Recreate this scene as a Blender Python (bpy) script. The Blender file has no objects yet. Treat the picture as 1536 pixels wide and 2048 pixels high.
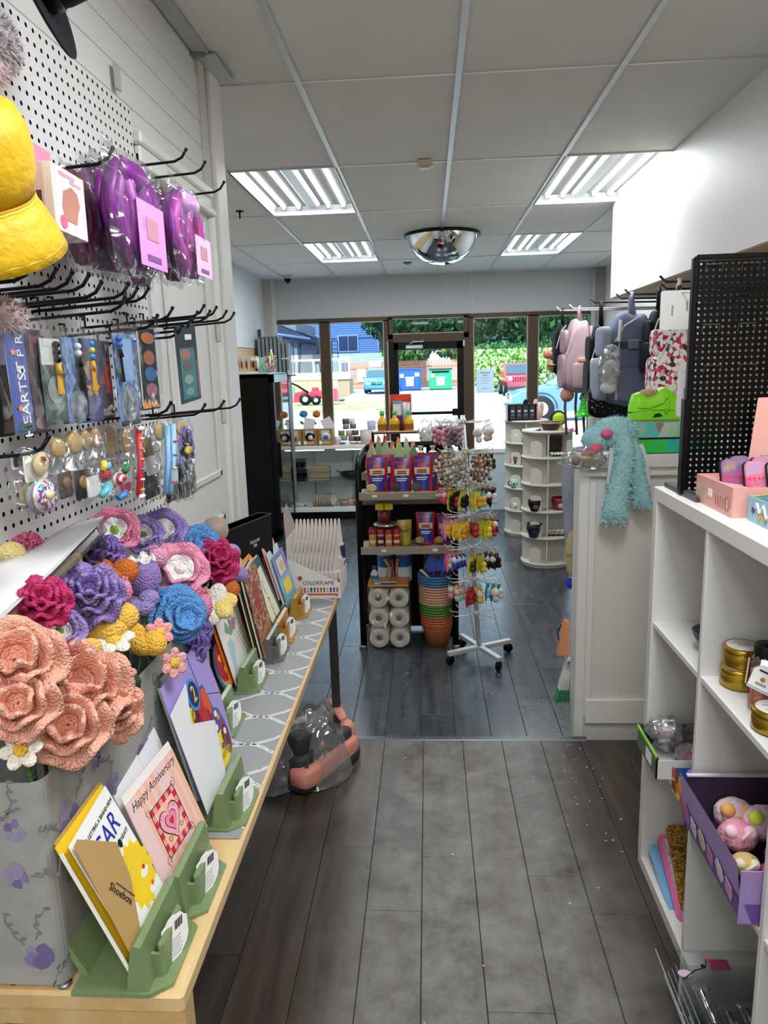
import bpy, math, random
from mathutils import Matrix, Vector, Euler
random.seed(7)
sc = bpy.context.scene
COL = sc.collection
R = math.radians
# ---------------------------------------------------------------- camera, sky, sun, ceiling lights, exposure
CAMH = 1.70
FPX, CX, CY = 1450.0, 768.0, 1024.0
AX = Vector((0.99783982, -0.01729377, -0.06337685))
AY = Vector((0.05870203, -0.19837239, 0.97836724))
AZ = Vector((-0.02949188, -0.97997414, -0.19692869))
cam_d = bpy.data.cameras.new('camera'); cam = bpy.data.objects.new('camera', cam_d); COL.objects.link(cam)
cam_d.sensor_fit = 'VERTICAL'; cam_d.sensor_height = 36.0; cam_d.lens = FPX / 2048 * 36.0
cam_d.clip_start = 0.05; cam_d.clip_end = 400
_r = Vector((AX[0], AY[0], AZ[0])); _u = -Vector((AX[1], AY[1], AZ[1])); _b = -Vector((AX[2], AY[2], AZ[2]))
cam.matrix_world = Matrix(((_r[0], _u[0], _b[0], 0), (_r[1], _u[1], _b[1], 0), (_r[2], _u[2], _b[2], CAMH), (0, 0, 0, 1)))
sc.camera = cam
wd = bpy.data.worlds.new('sky'); sc.world = wd; wd.use_nodes = True
bg = wd.node_tree.nodes['Background']; bg.inputs[0].default_value = (0.62, 0.78, 1.0, 1); bg.inputs[1].default_value = 3.8
sun_d = bpy.data.lights.new('sun', 'SUN'); sun_d.energy = 10; sun_d.angle = 0.01; sun_d.color = (1, .95, .86)
sun = bpy.data.objects.new('sun', sun_d); COL.objects.link(sun); sun.rotation_euler = Vector((0.35, 0.75, -0.75)).to_track_quat('-Z', 'Y').to_euler()
TUBE_W = 9.0      # radiance of a fluorescent tube
PANEL_W = 24.0    # watts of each troffer's opening
sc.view_settings.view_transform = 'Standard'; sc.view_settings.look = 'None'
sc.view_settings.gamma = 1.0; sc.view_settings.use_curve_mapping = False
sc.view_settings.exposure = 0.0
sc.cycles.max_bounces = 8; sc.cycles.transparent_max_bounces = 24; sc.cycles.sample_clamp_indirect = 4.0
sc.cycles.caustics_reflective = False; sc.cycles.caustics_refractive = False

def W(px, py, x=None, y=None, z=None):
    d = Vector((px - CX, py - CY, FPX)); r = Vector((d.dot(AX), d.dot(AY), d.dot(AZ)))
    t = x / r[0] if x is not None else (y / r[1] if y is not None else (z - CAMH) / r[2])
    return Vector((r[0] * t, r[1] * t, r[2] * t + CAMH))

# ---------------------------------------------------------------- materials
def lin(h):
    h = h.lstrip('#'); o = []
    for i in (0, 2, 4):
        c = int(h[i:i + 2], 16) / 255
        o.append(c / 12.92 if c <= .04045 else ((c + .055) / 1.055) ** 2.4)
    return (o[0], o[1], o[2], 1)
_mats = {}
def new_mat(key):
    m = bpy.data.materials.new(key); m.use_nodes = True; m.node_tree.nodes.clear(); return m, m.node_tree.nodes, m.node_tree.links
def C(h, r=.55, m=0., k=None, s=1., var=0., coat=0., sub=0.):
    """plain surface of colour h; k: relief kind, s: its scale factor; var: colour mottling"""
    key = (h, r, m, k, s, var, coat, sub)
    if key in _mats: return _mats[key]
    mt, N, L = new_mat('surface_' + h.lstrip('#') + '_' + str(len(_mats)))
    o = N.new('ShaderNodeOutputMaterial'); b = N.new('ShaderNodeBsdfPrincipled'); L.new(b.outputs[0], o.inputs[0])
    b.inputs['Base Color'].default_value = lin(h); b.inputs['Roughness'].default_value = r; b.inputs['Metallic'].default_value = m
    b.inputs['Coat Weight'].default_value = coat; b.inputs['Coat Roughness'].default_value = .08
    if sub: b.inputs['Subsurface Weight'].default_value = sub; b.inputs['Subsurface Radius'].default_value = (.02, .02, .02)
    if max(int(h[i:i + 2], 16) for i in (1, 3, 5)) < 34: b.inputs['Specular IOR Level'].default_value = .18
    if k or var:
        tc = N.new('ShaderNodeTexCoord')
    if var:
        nz = N.new('ShaderNodeTexNoise'); nz.inputs['Scale'].default_value = 9 * s; nz.inputs['Detail'].default_value = 5
        L.new(tc.outputs['Object'], nz.inputs['Vector'])
        hs = N.new('ShaderNodeHueSaturation'); hs.inputs['Color'].default_value = lin(h)
        mr = N.new('ShaderNodeMapRange'); mr.inputs[3].default_value = 1 - var; mr.inputs[4].default_value = 1 + var
        L.new(nz.outputs[0], mr.inputs[0]); L.new(mr.outputs[0], hs.inputs['Value']); L.new(hs.outputs[0], b.inputs['Base Color'])
    if k:
        bp = N.new('ShaderNodeBump'); L.new(bp.outputs[0], b.inputs['Normal'])
        if k == 'knit':
            t = N.new('ShaderNodeTexVoronoi'); t.inputs['Scale'].default_value = 210 * s; src = t.outputs['Distance']; bp.inputs['Distance'].default_value = .004; bp.invert = True; bp.inputs['Strength'].default_value = 1.
        elif k == 'fur':
            t = N.new('ShaderNodeTexNoise'); t.inputs['Scale'].default_value = 90 * s; t.inputs['Detail'].default_value = 6; src = t.outputs[0]; bp.inputs['Distance'].default_value = .012
        elif k == 'cloth':
            t = N.new('ShaderNodeTexNoise'); t.inputs['Scale'].default_value = 30 * s; t.inputs['Detail'].default_value = 8; src = t.outputs[0]; bp.inputs['Distance'].default_value = .01; bp.inputs['Strength'].default_value = .5
        elif k == 'crinkle':
            t = N.new('ShaderNodeTexVoronoi'); t.inputs['Scale'].default_value = 40 * s; src = t.outputs['Distance']; bp.inputs['Distance'].default_value = .01; bp.inputs['Strength'].default_value = .8
        else:
            t = N.new('ShaderNodeTexNoise'); t.inputs['Scale'].default_value = 60 * s; t.inputs['Detail'].default_value = 4; src = t.outputs[0]; bp.inputs['Distance'].default_value = .002; bp.inputs['Strength'].default_value = .3
        L.new(tc.outputs['Object'], t.inputs['Vector']); L.new(src, bp.inputs['Height'])
    _mats[key] = mt
    return mt
def EM(h, w):
    key = ('em', h, w)
    if key not in _mats:
        mt, N, L = new_mat('glow_' + h.lstrip('#')); o = N.new('ShaderNodeOutputMaterial'); e = N.new('ShaderNodeEmission')
        e.inputs[0].default_value = lin(h); e.inputs[1].default_value = w; L.new(e.outputs[0], o.inputs[0]); _mats[key] = mt
    return _mats[key]
def CLR(h='#ffffff', a=.06, r=.05, crinkle=0., rim=True):
    """thin clear sheet (glass, film): see-through tinted by h, with a glossy coat of weight a"""
    key = ('clr', h, a, r, crinkle, rim)
    if key in _mats: return _mats[key]
    mt, N, L = new_mat('clear_' + h.lstrip('#')); o = N.new('ShaderNodeOutputMaterial'); mx = N.new('ShaderNodeMixShader')
    t = N.new('ShaderNodeBsdfTransparent'); t.inputs[0].default_value = lin(h); g = N.new('ShaderNodeBsdfGlossy'); g.inputs['Roughness'].default_value = r
    fr = N.new('ShaderNodeLayerWeight'); fr.inputs[0].default_value = .25
    mr = N.new('ShaderNodeMapRange'); mr.inputs[3].default_value = a; mr.inputs[4].default_value = min(1, a * 3 + (.25 if rim else 0)); L.new(fr.outputs[1], mr.inputs[0])
    L.new(mr.outputs[0], mx.inputs[0]); L.new(t.outputs[0], mx.inputs[1]); L.new(g.outputs[0], mx.inputs[2]); L.new(mx.outputs[0], o.inputs[0])
    if crinkle:
        df = N.new('ShaderNodeBsdfDiffuse'); df.inputs[0].default_value = (.9, .9, .9, 1); m2 = N.new('ShaderNodeMixShader'); m2.inputs[0].default_value = .13 if a >= .1 else .03; L.new(t.outputs[0], m2.inputs[1]); L.new(df.outputs[0], m2.inputs[2]); L.new(m2.outputs[0], mx.inputs[1])
        tc = N.new('ShaderNodeTexCoord'); n = N.new('ShaderNodeTexVoronoi'); n.inputs['Scale'].default_value = crinkle
        bp = N.new('ShaderNodeBump'); bp.inputs['Distance'].default_value = .03; L.new(tc.outputs['Object'], n.inputs['Vector']); L.new(n.outputs['Distance'], bp.inputs['Height']); L.new(bp.outputs[0], g.inputs['Normal']); L.new(bp.outputs[0], fr.inputs['Normal'])
    _mats[key] = mt
    return mt
def PAT(key, cols, kind='noise', scale=10., r=.5, bump=0., stretch=(1, 1, 1), coat=0., m=0., const=True, edges=None):
    """printed or natural pattern: a colour ramp over a texture in object coordinates"""
    if ('pat', key) in _mats: return _mats[('pat', key)]
    mt, N, L = new_mat('pattern_' + key); o = N.new('ShaderNodeOutputMaterial'); b = N.new('ShaderNodeBsdfPrincipled'); L.new(b.outputs[0], o.inputs[0])
    b.inputs['Roughness'].default_value = r; b.inputs['Coat Weight'].default_value = coat; b.inputs['Metallic'].default_value = m
    tc = N.new('ShaderNodeTexCoord'); mp = N.new('ShaderNodeMapping'); mp.inputs['Scale'].default_value = stretch; L.new(tc.outputs['Object'], mp.inputs[0])
    if kind == 'noise': t = N.new('ShaderNodeTexNoise'); t.inputs['Detail'].default_value = 6; src = t.outputs[0]
    elif kind == 'cells': t = N.new('ShaderNodeTexVoronoi'); src = t.outputs['Color']
    elif kind == 'dots': t = N.new('ShaderNodeTexVoronoi'); src = t.outputs['Distance']
    else: t = N.new('ShaderNodeTexWave'); t.inputs['Distortion'].default_value = 0; t.bands_direction = 'DIAGONAL'; src = t.outputs[0]
    t.inputs['Scale'].default_value = scale; L.new(mp.outputs[0], t.inputs['Vector'])
    cr = N.new('ShaderNodeValToRGB'); cr.color_ramp.interpolation = 'CONSTANT' if const else 'LINEAR'
    n = len(cols)
    while len(cr.color_ramp.elements) < n: cr.color_ramp.elements.new(.5)
    lo, hi = (.3, .7) if kind == 'noise' else (0, 1)
    for i, c in enumerate(cols):
        e = cr.color_ramp.elements[i]; e.position = edges[i] if edges else lo + (hi - lo) * (i / n if const else i / max(1, n - 1)); e.color = lin(c)
    if kind == 'cells':
        sp = N.new('ShaderNodeSeparateColor'); L.new(src, sp.inputs[0]); src = sp.outputs[0]
    L.new(src, cr.inputs[0]); L.new(cr.outputs[0], b.inputs['Base Color'])
    if bump:
        bp = N.new('ShaderNodeBump'); bp.inputs['Distance'].default_value = bump; L.new(src, bp.inputs['Height']); L.new(bp.outputs[0], b.inputs['Normal'])
    _mats[('pat', key)] = mt
    return mt

# ---------------------------------------------------------------- mesh builder
I4 = Matrix.Identity(4)
def T(x=0, y=0, z=0, rx=0, ry=0, rz=0, s=1.):
    m = Matrix.Translation((x, y, z)) @ Euler((R(rx), R(ry), R(rz))).to_matrix().to_4x4()
    return m @ Matrix.Diagonal((s, s, s, 1)) if s != 1. else m
class MB:
    def __init__(self): self.v = []; self.f = []; self.mi = []; self.sm = []; self.mats = []
    def add(self, vs, fs, mat, smooth=False, M=None):
        if mat not in self.mats: self.mats.append(mat)
        k = self.mats.index(mat); b = len(self.v)
        self.v += [tuple(M @ Vector(p)) for p in vs] if M is not None else [tuple(p) for p in vs]
        for f in fs: self.f.append([i + b for i in f]); self.mi.append(k); self.sm.append(smooth)
        return self
    def box(self, c, s, mat, b=0., M=None):
        cx, cy, cz = c; x, y, z = s[0] / 2, s[1] / 2, s[2] / 2
        if b <= 0:
            vs = [(cx + i * x, cy + j * y, cz + k * z) for i in (-1, 1) for j in (-1, 1) for k in (-1, 1)]
            return self.add(vs, [(0, 1, 3, 2), (4, 6, 7, 5), (0, 4, 5, 1), (2, 3, 7, 6), (0, 2, 6, 4), (1, 5, 7, 3)], mat, False, M)
        b = min(b, x * .98, y * .98, z * .98); vs = []; ix = {}
        for i in (-1, 1):
            for j in (-1, 1):
                for k in (-1, 1):
                    for a in range(3):
                        q = [i * (x - b), j * (y - b), k * (z - b)]; q[a] += (i, j, k)[a] * b
                        ix[(i, j, k, a)] = len(vs); vs.append((cx + q[0], cy + q[1], cz + q[2]))
        fs = []
        for a in range(3):
            o = [q for q in range(3) if q != a]
            for sg in (-1, 1):
                ring = []
                for (p, q) in ((-1, -1), (1, -1), (1, 1), (-1, 1)):
                    t = [0, 0, 0]; t[a] = sg; t[o[0]] = p; t[o[1]] = q; ring.append(ix[(t[0], t[1], t[2], a)])
                fs.append(ring if (sg > 0) == (a != 1) else ring[::-1])
        for a in range(3):
            o = [q for q in range(3) if q != a]
            for p in (-1, 1):
                for q in (-1, 1):
                    t0 = [0, 0, 0]; t0[a] = -1; t0[o[0]] = p; t0[o[1]] = q; t1 = list(t0); t1[a] = 1
                    fs.append([ix[(*t0, o[0])], ix[(*t1, o[0])], ix[(*t1, o[1])], ix[(*t0, o[1])]])
        for i in (-1, 1):
            for j in (-1, 1):
                for k in (-1, 1): fs.append([ix[(i, j, k, 0)], ix[(i, j, k, 1)], ix[(i, j, k, 2)]])
        return self.add(vs, fs, mat, False, M)
    def tube(self, pts, r, mat, n=8, M=None, caps=True, closed=False):
        pts = [Vector(p) for p in pts]; m = len(pts); rs = r if isinstance(r, (list, tuple)) else [r] * m
        vs, fs = [], []; up = None
        for i, p in enumerate(pts):
            d = (pts[(i + 1) % m] - pts[i - 1]) if closed else (pts[min(i + 1, m - 1)] - pts[max(i - 1, 0)])
            d = d.normalized() if d.length > 1e-9 else Vector((0, 0, 1))
            if up is None: up = Vector((0, 0, 1)) if abs(d.z) < .9 else Vector((1, 0, 0))
            a = d.cross(up); a = a.normalized() if a.length > 1e-6 else d.orthogonal().normalized(); bb = a.cross(d).normalized(); up = bb
            for j in range(n):
                t = 2 * math.pi * j / n; vs.append(p + a * (rs[i] * math.cos(t)) + bb * (rs[i] * math.sin(t)))
        for i in range(m if closed else m - 1):
            for j in range(n):
                k = (i + 1) % m; fs.append((i * n + j, i * n + (j + 1) % n, k * n + (j + 1) % n, k * n + j))
        if caps and not closed: fs += [tuple(range(n))[::-1], tuple(range((m - 1) * n, m * n))]
        return self.add(vs, fs, mat, n > 5, M)
    def cyl(self, p0, p1, r0, mat, r1=None, n=16, M=None, caps=True):
        return self.tube([p0, p1], [r0, r0 if r1 is None else r1], mat, n, M, caps)
    def lathe(self, prof, mat, n=24, M=None, sx=1., sy=1., smooth=True, a0=0., a1=360.):
        vs, fs = [], []; full = abs(a1 - a0) >= 360; c = n if full else n + 1
        for (r, z) in prof:
            for j in range(c):
                t = R(a0 + (a1 - a0) * j / n); vs.append((max(r, 1e-5) * math.cos(t) * sx, max(r, 1e-5) * math.sin(t) * sy, z))
        for i in range(len(prof) - 1):
            for j in range(n):
                k = (j + 1) % c; fs.append((i * c + j, i * c + k, (i + 1) * c + k, (i + 1) * c + j))
        return self.add(vs, fs, mat, smooth, M)
    def ell(self, c, r, mat, nu=16, nv=10, M=None, jit=0., fn=None):
        vs, fs = [], []
        if not isinstance(r, (list, tuple)): r = (r, r, r)
        for i in range(nv + 1):
            ph = math.pi * i / nv
            for j in range(nu):
                th = 2 * math.pi * j / nu; d = Vector((math.sin(ph) * math.cos(th), math.sin(ph) * math.sin(th), math.cos(ph)))
                k = 1 + (random.uniform(-jit, jit) if jit and 0 < i < nv else 0)
                if fn: k *= fn(d)
                vs.append((c[0] + d.x * r[0] * k, c[1] + d.y * r[1] * k, c[2] + d.z * r[2] * k))
        for i in range(nv):
            for j in range(nu): fs.append((i * nu + j, (i + 1) * nu + j, (i + 1) * nu + (j + 1) % nu, i * nu + (j + 1) % nu))
        return self.add(vs, fs, mat, True, M)
    def prism(self, poly, z0, z1, mat, M=None, smooth=False):
        n = len(poly)
        vs = [(p[0], p[1], z0) for p in poly] + [(p[0], p[1], z1) for p in poly]
        return self.add(vs, [tuple(range(n))[::-1], tuple(range(n, 2 * n))] + [(i, (i + 1) % n, n + (i + 1) % n, n + i) for i in range(n)], mat, smooth, M)
    def sheet(self, fn, nu, nv, mat, M=None, closed=False, smooth=True):
        vs = [fn(i / nu, j / nv) for j in range(nv + 1) for i in range(nu + 1)]
        w = nu + 1
        return self.add(vs, [(j * w + i, j * w + i + 1, (j + 1) * w + i + 1, (j + 1) * w + i) for j in range(nv) for i in range(nu)], mat, smooth, M)
    def strip(self, pts, w, th, mat, M=None, nrm=Vector((0, 0, 1))):
        """flat ribbon of width w, thickness th along pts, lying across nrm"""
        pts = [Vector(p) for p in pts]; vs, fs = [], []; m = len(pts)
        for i, p in enumerate(pts):
            d = pts[min(i + 1, m - 1)] - pts[max(i - 1, 0)]; d = d.normalized() if d.length > 1e-9 else Vector((1, 0, 0))
            a = nrm.cross(d); a = a.normalized() if a.length > 1e-6 else d.orthogonal().normalized(); b2 = d.cross(a).normalized()
            ww = w[i] if isinstance(w, (list, tuple)) else w
            for (q, h) in ((-1, 0), (1, 0), (1, 1), (-1, 1)): vs.append(p + a * (q * ww / 2) + b2 * (h * th))
        for i in range(m - 1):
            for j in range(4): fs.append((i * 4 + j, i * 4 + (j + 1) % 4, i * 4 + 4 + (j + 1) % 4, i * 4 + 4 + j))
        fs += [(3, 2, 1, 0), (m * 4 - 4, m * 4 - 3, m * 4 - 2, m * 4 - 1)]
        return self.add(vs, fs, mat, False, M)
    def data(self, name):
        me = bpy.data.meshes.new(name); me.from_pydata(self.v, [], self.f)
        for mt in self.mats: me.materials.append(mt)
        me.polygons.foreach_set('material_index', self.mi); me.polygons.foreach_set('use_smooth', self.sm); me.update(); return me
    def build(self, name, parent=None, M=None, solid=0., sub=0, kind=None, label=None):
        o = bpy.data.objects.new(name, self.data(name)); COL.objects.link(o)
        if parent is not None: o.parent = parent
        if M is not None: o.matrix_local = M if parent is not None else I4; 
        if M is not None and parent is None: o.matrix_world = M
        if solid: md = o.modifiers.new('thickness', 'SOLIDIFY'); md.thickness = solid; md.offset = 0
        if sub: md = o.modifiers.new('smooth', 'SUBSURF'); md.levels = sub; md.render_levels = sub
        if kind: o['kind'] = kind
        if label: o['label'] = label
        return o
def tag(o, label, cat, group=None):
    o['label'] = label; o['category'] = cat
    if group: o['group'] = group
    return o
def thing(name, label, cat, M=None, group=None):
    o = bpy.data.objects.new(name, None); COL.objects.link(o); o.empty_display_size = .05
    if M is not None: o.matrix_world = M
    return tag(o, label, cat, group)
def copy_tree(o, M=None, label=None, group=None, parent=None):
    c = o.copy(); COL.objects.link(c)
    if parent is not None: c.parent = parent
    for ch in KIDS(o): copy_tree(ch, parent=c)
    if M is not None: c.matrix_world = M
    if label: c['label'] = label
    if group: c['group'] = group
    return c
def KIDS(o): return [x for x in bpy.data.objects if x.parent is o] if False else list(o.children)
def text(s, size, mat, parent, M, ext=.0004, align='CENTER', name='lettering', shear=0., sx=1.):
    cu = bpy.data.curves.new(name, 'FONT'); cu.body = s; cu.size = size; cu.extrude = ext; cu.align_x = align; cu.align_y = 'CENTER'; cu.shear = shear; cu.resolution_u = 2
    tmp = bpy.data.objects.new(name, cu); me = bpy.data.meshes.new_from_object(tmp); bpy.data.objects.remove(tmp); bpy.data.curves.remove(cu); me.name = name; me.materials.clear(); me.materials.append(mat)
    o = bpy.data.objects.new(name, me); COL.objects.link(o); o.parent = parent; o.matrix_local = M @ Matrix.Diagonal((sx, 1, 1, 1)); return o
def struct(o): o['kind'] = 'structure'; return o
def FR(o, xa, za):
    """frame at o: local x along xa, local z (normal) near za, local y up the page"""
    x = Vector(xa).normalized(); z = Vector(za); z = (z - x * z.dot(x)).normalized(); y = z.cross(x)
    return Matrix(((x[0], y[0], z[0], o[0]), (x[1], y[1], z[1], o[1]), (x[2], y[2], z[2], o[2]), (0, 0, 0, 1)))
def circ(r, n=16, cx=0, cy=0, ry=None, a0=0): return [(cx + r * math.cos(2 * math.pi * i / n + a0), cy + (ry or r) * math.sin(2 * math.pi * i / n + a0)) for i in range(n)]
def rrect(w, h, r, n=4):
    o = []
    for (sx, sy, a) in ((1, 1, 0), (-1, 1, 90), (-1, -1, 180), (1, -1, 270)):
        for i in range(n + 1): t = R(a + 90 * i / n); o.append((sx * (w / 2 - r) + r * math.cos(t), sy * (h / 2 - r) + r * math.sin(t)))
    return o
ORD = 'first second third fourth fifth sixth seventh eighth ninth tenth eleventh twelfth'.split()
WHITE = C('#e9e9e7', .6); BLACK = C('#060607', .4); CHROME = C('#d8dade', .12, 1.); STEEL = C('#9a9c9e', .35, 1.); DKGREY = C('#3a3c3f', .45)
CARD = C('#f4f3ef', .6); KRAFT = C('#a8834f', .7); INK = C('#1c1a1c', .6)
# ================================================================ room shell
ZC, ZF, YB, YS = 2.776, -0.14, 9.2, 3.09          # ceiling, far floor level, street wall, step edge
XL, XLF, XR, XBH = -0.79, -2.0, 2.12, 1.317
PAINT = C('#dcdcda', .55, k='paint'); PAINTB = C('#c3c5c6', .6, k='paint'); BEIGE = C('#c3aa86', .6, k='paint'); TRIMW = C('#e4e3df', .4)
def wood_mat(key, dark, mid, dust, amt, rough, spec=.5):
    mt, N, L = new_mat(key); o = N.new('ShaderNodeOutputMaterial'); b = N.new('ShaderNodeBsdfPrincipled'); L.new(b.outputs[0], o.inputs[0])
    tc = N.new('ShaderNodeTexCoord'); oi = N.new('ShaderNodeObjectInfo'); geo = N.new('ShaderNodeNewGeometry')
    mp = N.new('ShaderNodeMapping'); mp.inputs['Scale'].default_value = (26, 2.2, 4); L.new(geo.outputs['Position'], mp.inputs[0])
    ad = N.new('ShaderNodeVectorMath'); ad.operation = 'ADD'; L.new(mp.outputs[0], ad.inputs[0])
    ml = N.new('ShaderNodeMath'); ml.operation = 'MULTIPLY'; ml.inputs[1].default_value = 40; L.new(oi.outputs['Random'], ml.inputs[0]); L.new(ml.outputs[0], ad.inputs[1])
    n1 = N.new('ShaderNodeTexNoise'); n1.inputs['Scale'].default_value = 1.; n1.inputs['Detail'].default_value = 7; n1.inputs['Distortion'].default_value = .6; L.new(ad.outputs[0], n1.inputs['Vector'])
    c1 = N.new('ShaderNodeValToRGB'); c1.color_ramp.elements[0].position = .34; c1.color_ramp.elements[0].color = lin(dark); c1.color_ramp.elements[1].position = .72; c1.color_ramp.elements[1].color = lin(mid); L.new(n1.outputs[0], c1.inputs[0])
    hs = N.new('ShaderNodeHueSaturation'); mr = N.new('ShaderNodeMapRange'); mr.inputs[3].default_value = .72; mr.inputs[4].default_value = 1.3; L.new(oi.outputs['Random'], mr.inputs[0]); L.new(mr.outputs[0], hs.inputs['Value']); L.new(c1.outputs[0], hs.inputs['Color'])
    # scuffed grey dust: where people walk, down the middle of the aisle
    n2 = N.new('ShaderNodeTexNoise'); n2.inputs['Scale'].default_value = 6; n2.inputs['Detail'].default_value = 12; n2.inputs['Roughness'].default_value = .72; n2.inputs['Distortion'].default_value = .15; L.new(geo.outputs['Position'], n2.inputs['Vector'])
    c2 = N.new('ShaderNodeMapRange'); c2.inputs[1].default_value = .28; c2.inputs[2].default_value = .8; L.new(n2.outputs[0], c2.inputs[0])
    sx = N.new('ShaderNodeSeparateXYZ'); L.new(geo.outputs['Position'], sx.inputs[0])
    dx = N.new('ShaderNodeMath'); dx.operation = 'SUBTRACT'; dx.inputs[1].default_value = .14; L.new(sx.outputs[0], dx.inputs[0]); ab = N.new('ShaderNodeMath'); ab.operation = 'ABSOLUTE'; L.new(dx.outputs[0], ab.inputs[0])
    m3 = N.new('ShaderNodeMapRange'); m3.interpolation_type = 'SMOOTHSTEP'; m3.inputs[1].default_value = .22; m3.inputs[2].default_value = .62; m3.inputs[3].default_value = amt; m3.inputs[4].default_value = .0; L.new(ab.outputs[0], m3.inputs[0])
    mu = N.new('ShaderNodeMath'); mu.operation = 'MULTIPLY'; L.new(c2.outputs[0], mu.inputs[0]); L.new(m3.outputs[0], mu.inputs[1])
    mx = N.new('ShaderNodeMixRGB'); mx.inputs[2].default_value = lin(dust); L.new(mu.outputs[0], mx.inputs[0]); L.new(hs.outputs[0], mx.inputs[1]); L.new(mx.outputs[0], b.inputs['Base Color'])
    rr = N.new('ShaderNodeMapRange'); rr.inputs[3].default_value = rough - .08; rr.inputs[4].default_value = rough + .14; L.new(n2.outputs[0], rr.inputs[0]); L.new(rr.outputs[0], b.inputs['Roughness'])
    b.inputs['Specular IOR Level'].default_value = spec
    bp = N.new('ShaderNodeBump'); bp.inputs['Distance'].default_value = .0015; bp.inputs['Strength'].default_value = .35 if rough > .3 else .08; L.new(n1.outputs[0], bp.inputs['Height']); L.new(bp.outputs[0], b.inputs['Normal'])
    return mt
WOODN = wood_mat('dark_plank_worn', '#2e2520', '#4a3e35', '#8f8f8b', .95, .42)
WOODF = wood_mat('dark_plank_shiny', '#30343a', '#4c5157', '#5d6368', .12, .25, .7)
fl = struct(MB().box((0, .045, -.12), (4.4, 6.09, .216), C('#141211', .8)).build('floor'))
flf = struct(MB().box((.06, 6.15, ZF - .1), (4.3, 6.12, .188), C('#0d0e10', .8)).build('floor'))
def plank_mesh(l, w, mat): return MB().box((0, 0, 0), (w, l, .012), mat, .0016).data('plank')
PW = .1785
def planks(parent, mat, xs, y0, y1, z, ln, starts):
    cache = {}
    for i, x in enumerate(xs):
        y = y0 - starts[i % len(starts)]
        while y < y1:
            a, b = max(y, y0), min(y + ln, y1); y += ln
            l = round(b - a, 3)
            if l < .02: continue
            if l not in cache: cache[l] = plank_mesh(l - .0016, PW - .0016, mat)
            o = bpy.data.objects.new('plank', cache[l]); COL.objects.link(o); o.parent = parent; o.location = (x, (a + b) / 2, z - .006)
X0 = -.0485 + PW / 2
planks(fl, WOODN, [X0 + PW * k for k in range(-6, 8)], -.9, YS, 0., 1.22, [(-.9 - s) % 1.22 for s in (.9, .3, .6, 0.1, 1.1, .79, 1.05, .43, .96, .79, .70, .2, .5, 1.0)])
planks(flf, WOODF, [.02 + PW * k for k in range(-11, 12)], YS, YB, ZF, 1.22, [.1, .7, .3, .95, .5])
# step nosing with its screws
ns = struct(MB().box((.14, YS + .008, -.004), (1.12, .036, .016), C('#5c6468', .35, .6), .004).box((.14, YS + .02, -.075), (1.12, .012, .13), C('#3c4042', .5)).build('trim_1'))
for k in range(7): MB().cyl((0, 0, 0), (0, 0, .002), .004, CHROME, n=8).build('screw', ns, T(-.36 + k * .165, YS + .008, .004))
# walls
def wall(name, x0, x1, y0, y1, z0, z1, m): return struct(MB().box(((x0 + x1) / 2, (y0 + y1) / 2, (z0 + z1) / 2), (x1 - x0, y1 - y0, z1 - z0), m).build(name))
wl = wall('wall_left', XL - .13, XL, -3, 2.955, -.1, ZC, PAINT)
# painted block courses of the upper wall
for z in (2.44, 2.52, 2.60, 2.68): MB().box((XL + .0012, 1.3, z), (.0024, 2.9, .07), PAINT, .0011).build('panel', wl)
wall('wall_left', XLF - .12, XL - .13, 2.85, 2.955, ZF, ZC, PAINT)
wall('wall_left', XLF - .12, XLF, 2.955, YB, ZF, ZC, PAINT)
wp = struct(MB().box((XLF + .01, 5.9, 2.36), (.02, 5.6, .83), C('#d5dade', .45)).build('panel_left'))
struct(MB().box((XLF + .006, 5.9, 1.5), (.012, 5.6, .88), BEIGE).build('slat_wall_left'))
wall('wall_back', -2.2, 2.3, -3.1, -3, -.1, ZC, PAINT)
wall('wall_right', XR, XR + .12, -3, YB + .2, ZF, ZC, PAINT)
wr = wall('wall_right', 1.95, XR, -3, 5.49, ZF, 2.13, BEIGE)
bh = wall('bulkhead', XBH, XR, -3, 5.49, 2.13, ZC, C('#e3e3e1', .5, k='paint'))
MB().box(((XBH + XR) / 2 + .004, 1.245, 2.1275), (XR - XBH - .008, 8.48, .005), BEIGE).build('panel', bh)
wf = wall('wall_front', XLF - .12, XR + .12, YB, YB + .15, 2.3, ZC + .2, PAINTB)
MB().box((.55, YB - .004, 2.54), (.022, .008, .47), C('#c9cbcc', .5)).build('panel', wf)
wall('wall_front', XLF - .12, XR + .12, YB - .02, YB + .15, ZF, .6, C('#c4d4dc', .5))
struct(MB().box((XLF + .05, YB - .05, 1.3), (.1, .1, 2.95), C('#b9b5ac', .6)).box((XLF + .12, YB - .03, 1.3), (.05, .06, 2.95), C('#d6d4cd', .6)).build('column'))
struct(MB().box((XR - .05, YB - .06, 1.3), (.1, .12, 2.95), C('#9d9990', .6)).box((XR - .12, YB - .03, 1.3), (.05, .06, 2.95), C('#c6c9ce', .6)).build('column'))
# end post of the near wall, with its angle irons at the ceiling
struct(MB().box((XL + .012, 2.89, 1.32), (.03, .13, 2.9), TRIMW, .003).box((XL + .006, 2.77, 1.32), (.014, .06, 2.9), C('#c9c3ba', .5), .002).box((XL + .018, 2.83, 1.32), (.012, .018, 2.9), TRIMW).build('trim_2'))
ang = struct(MB().box((XL + .035, 1.35, ZC - .006), (.05, 2.7, .006), C('#b6b7b6', .35, .3)).build('trim_3'))
MB().box((XL + .045, 2.83, ZC - .012), (.075, .25, .006), C('#c4c5c3', .35, .3)).box((XL + .02, 2.70, ZC - .012), (.055, .03, .008), C('#8d8e8c', .4, .3)).build('bracket', ang)
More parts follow.
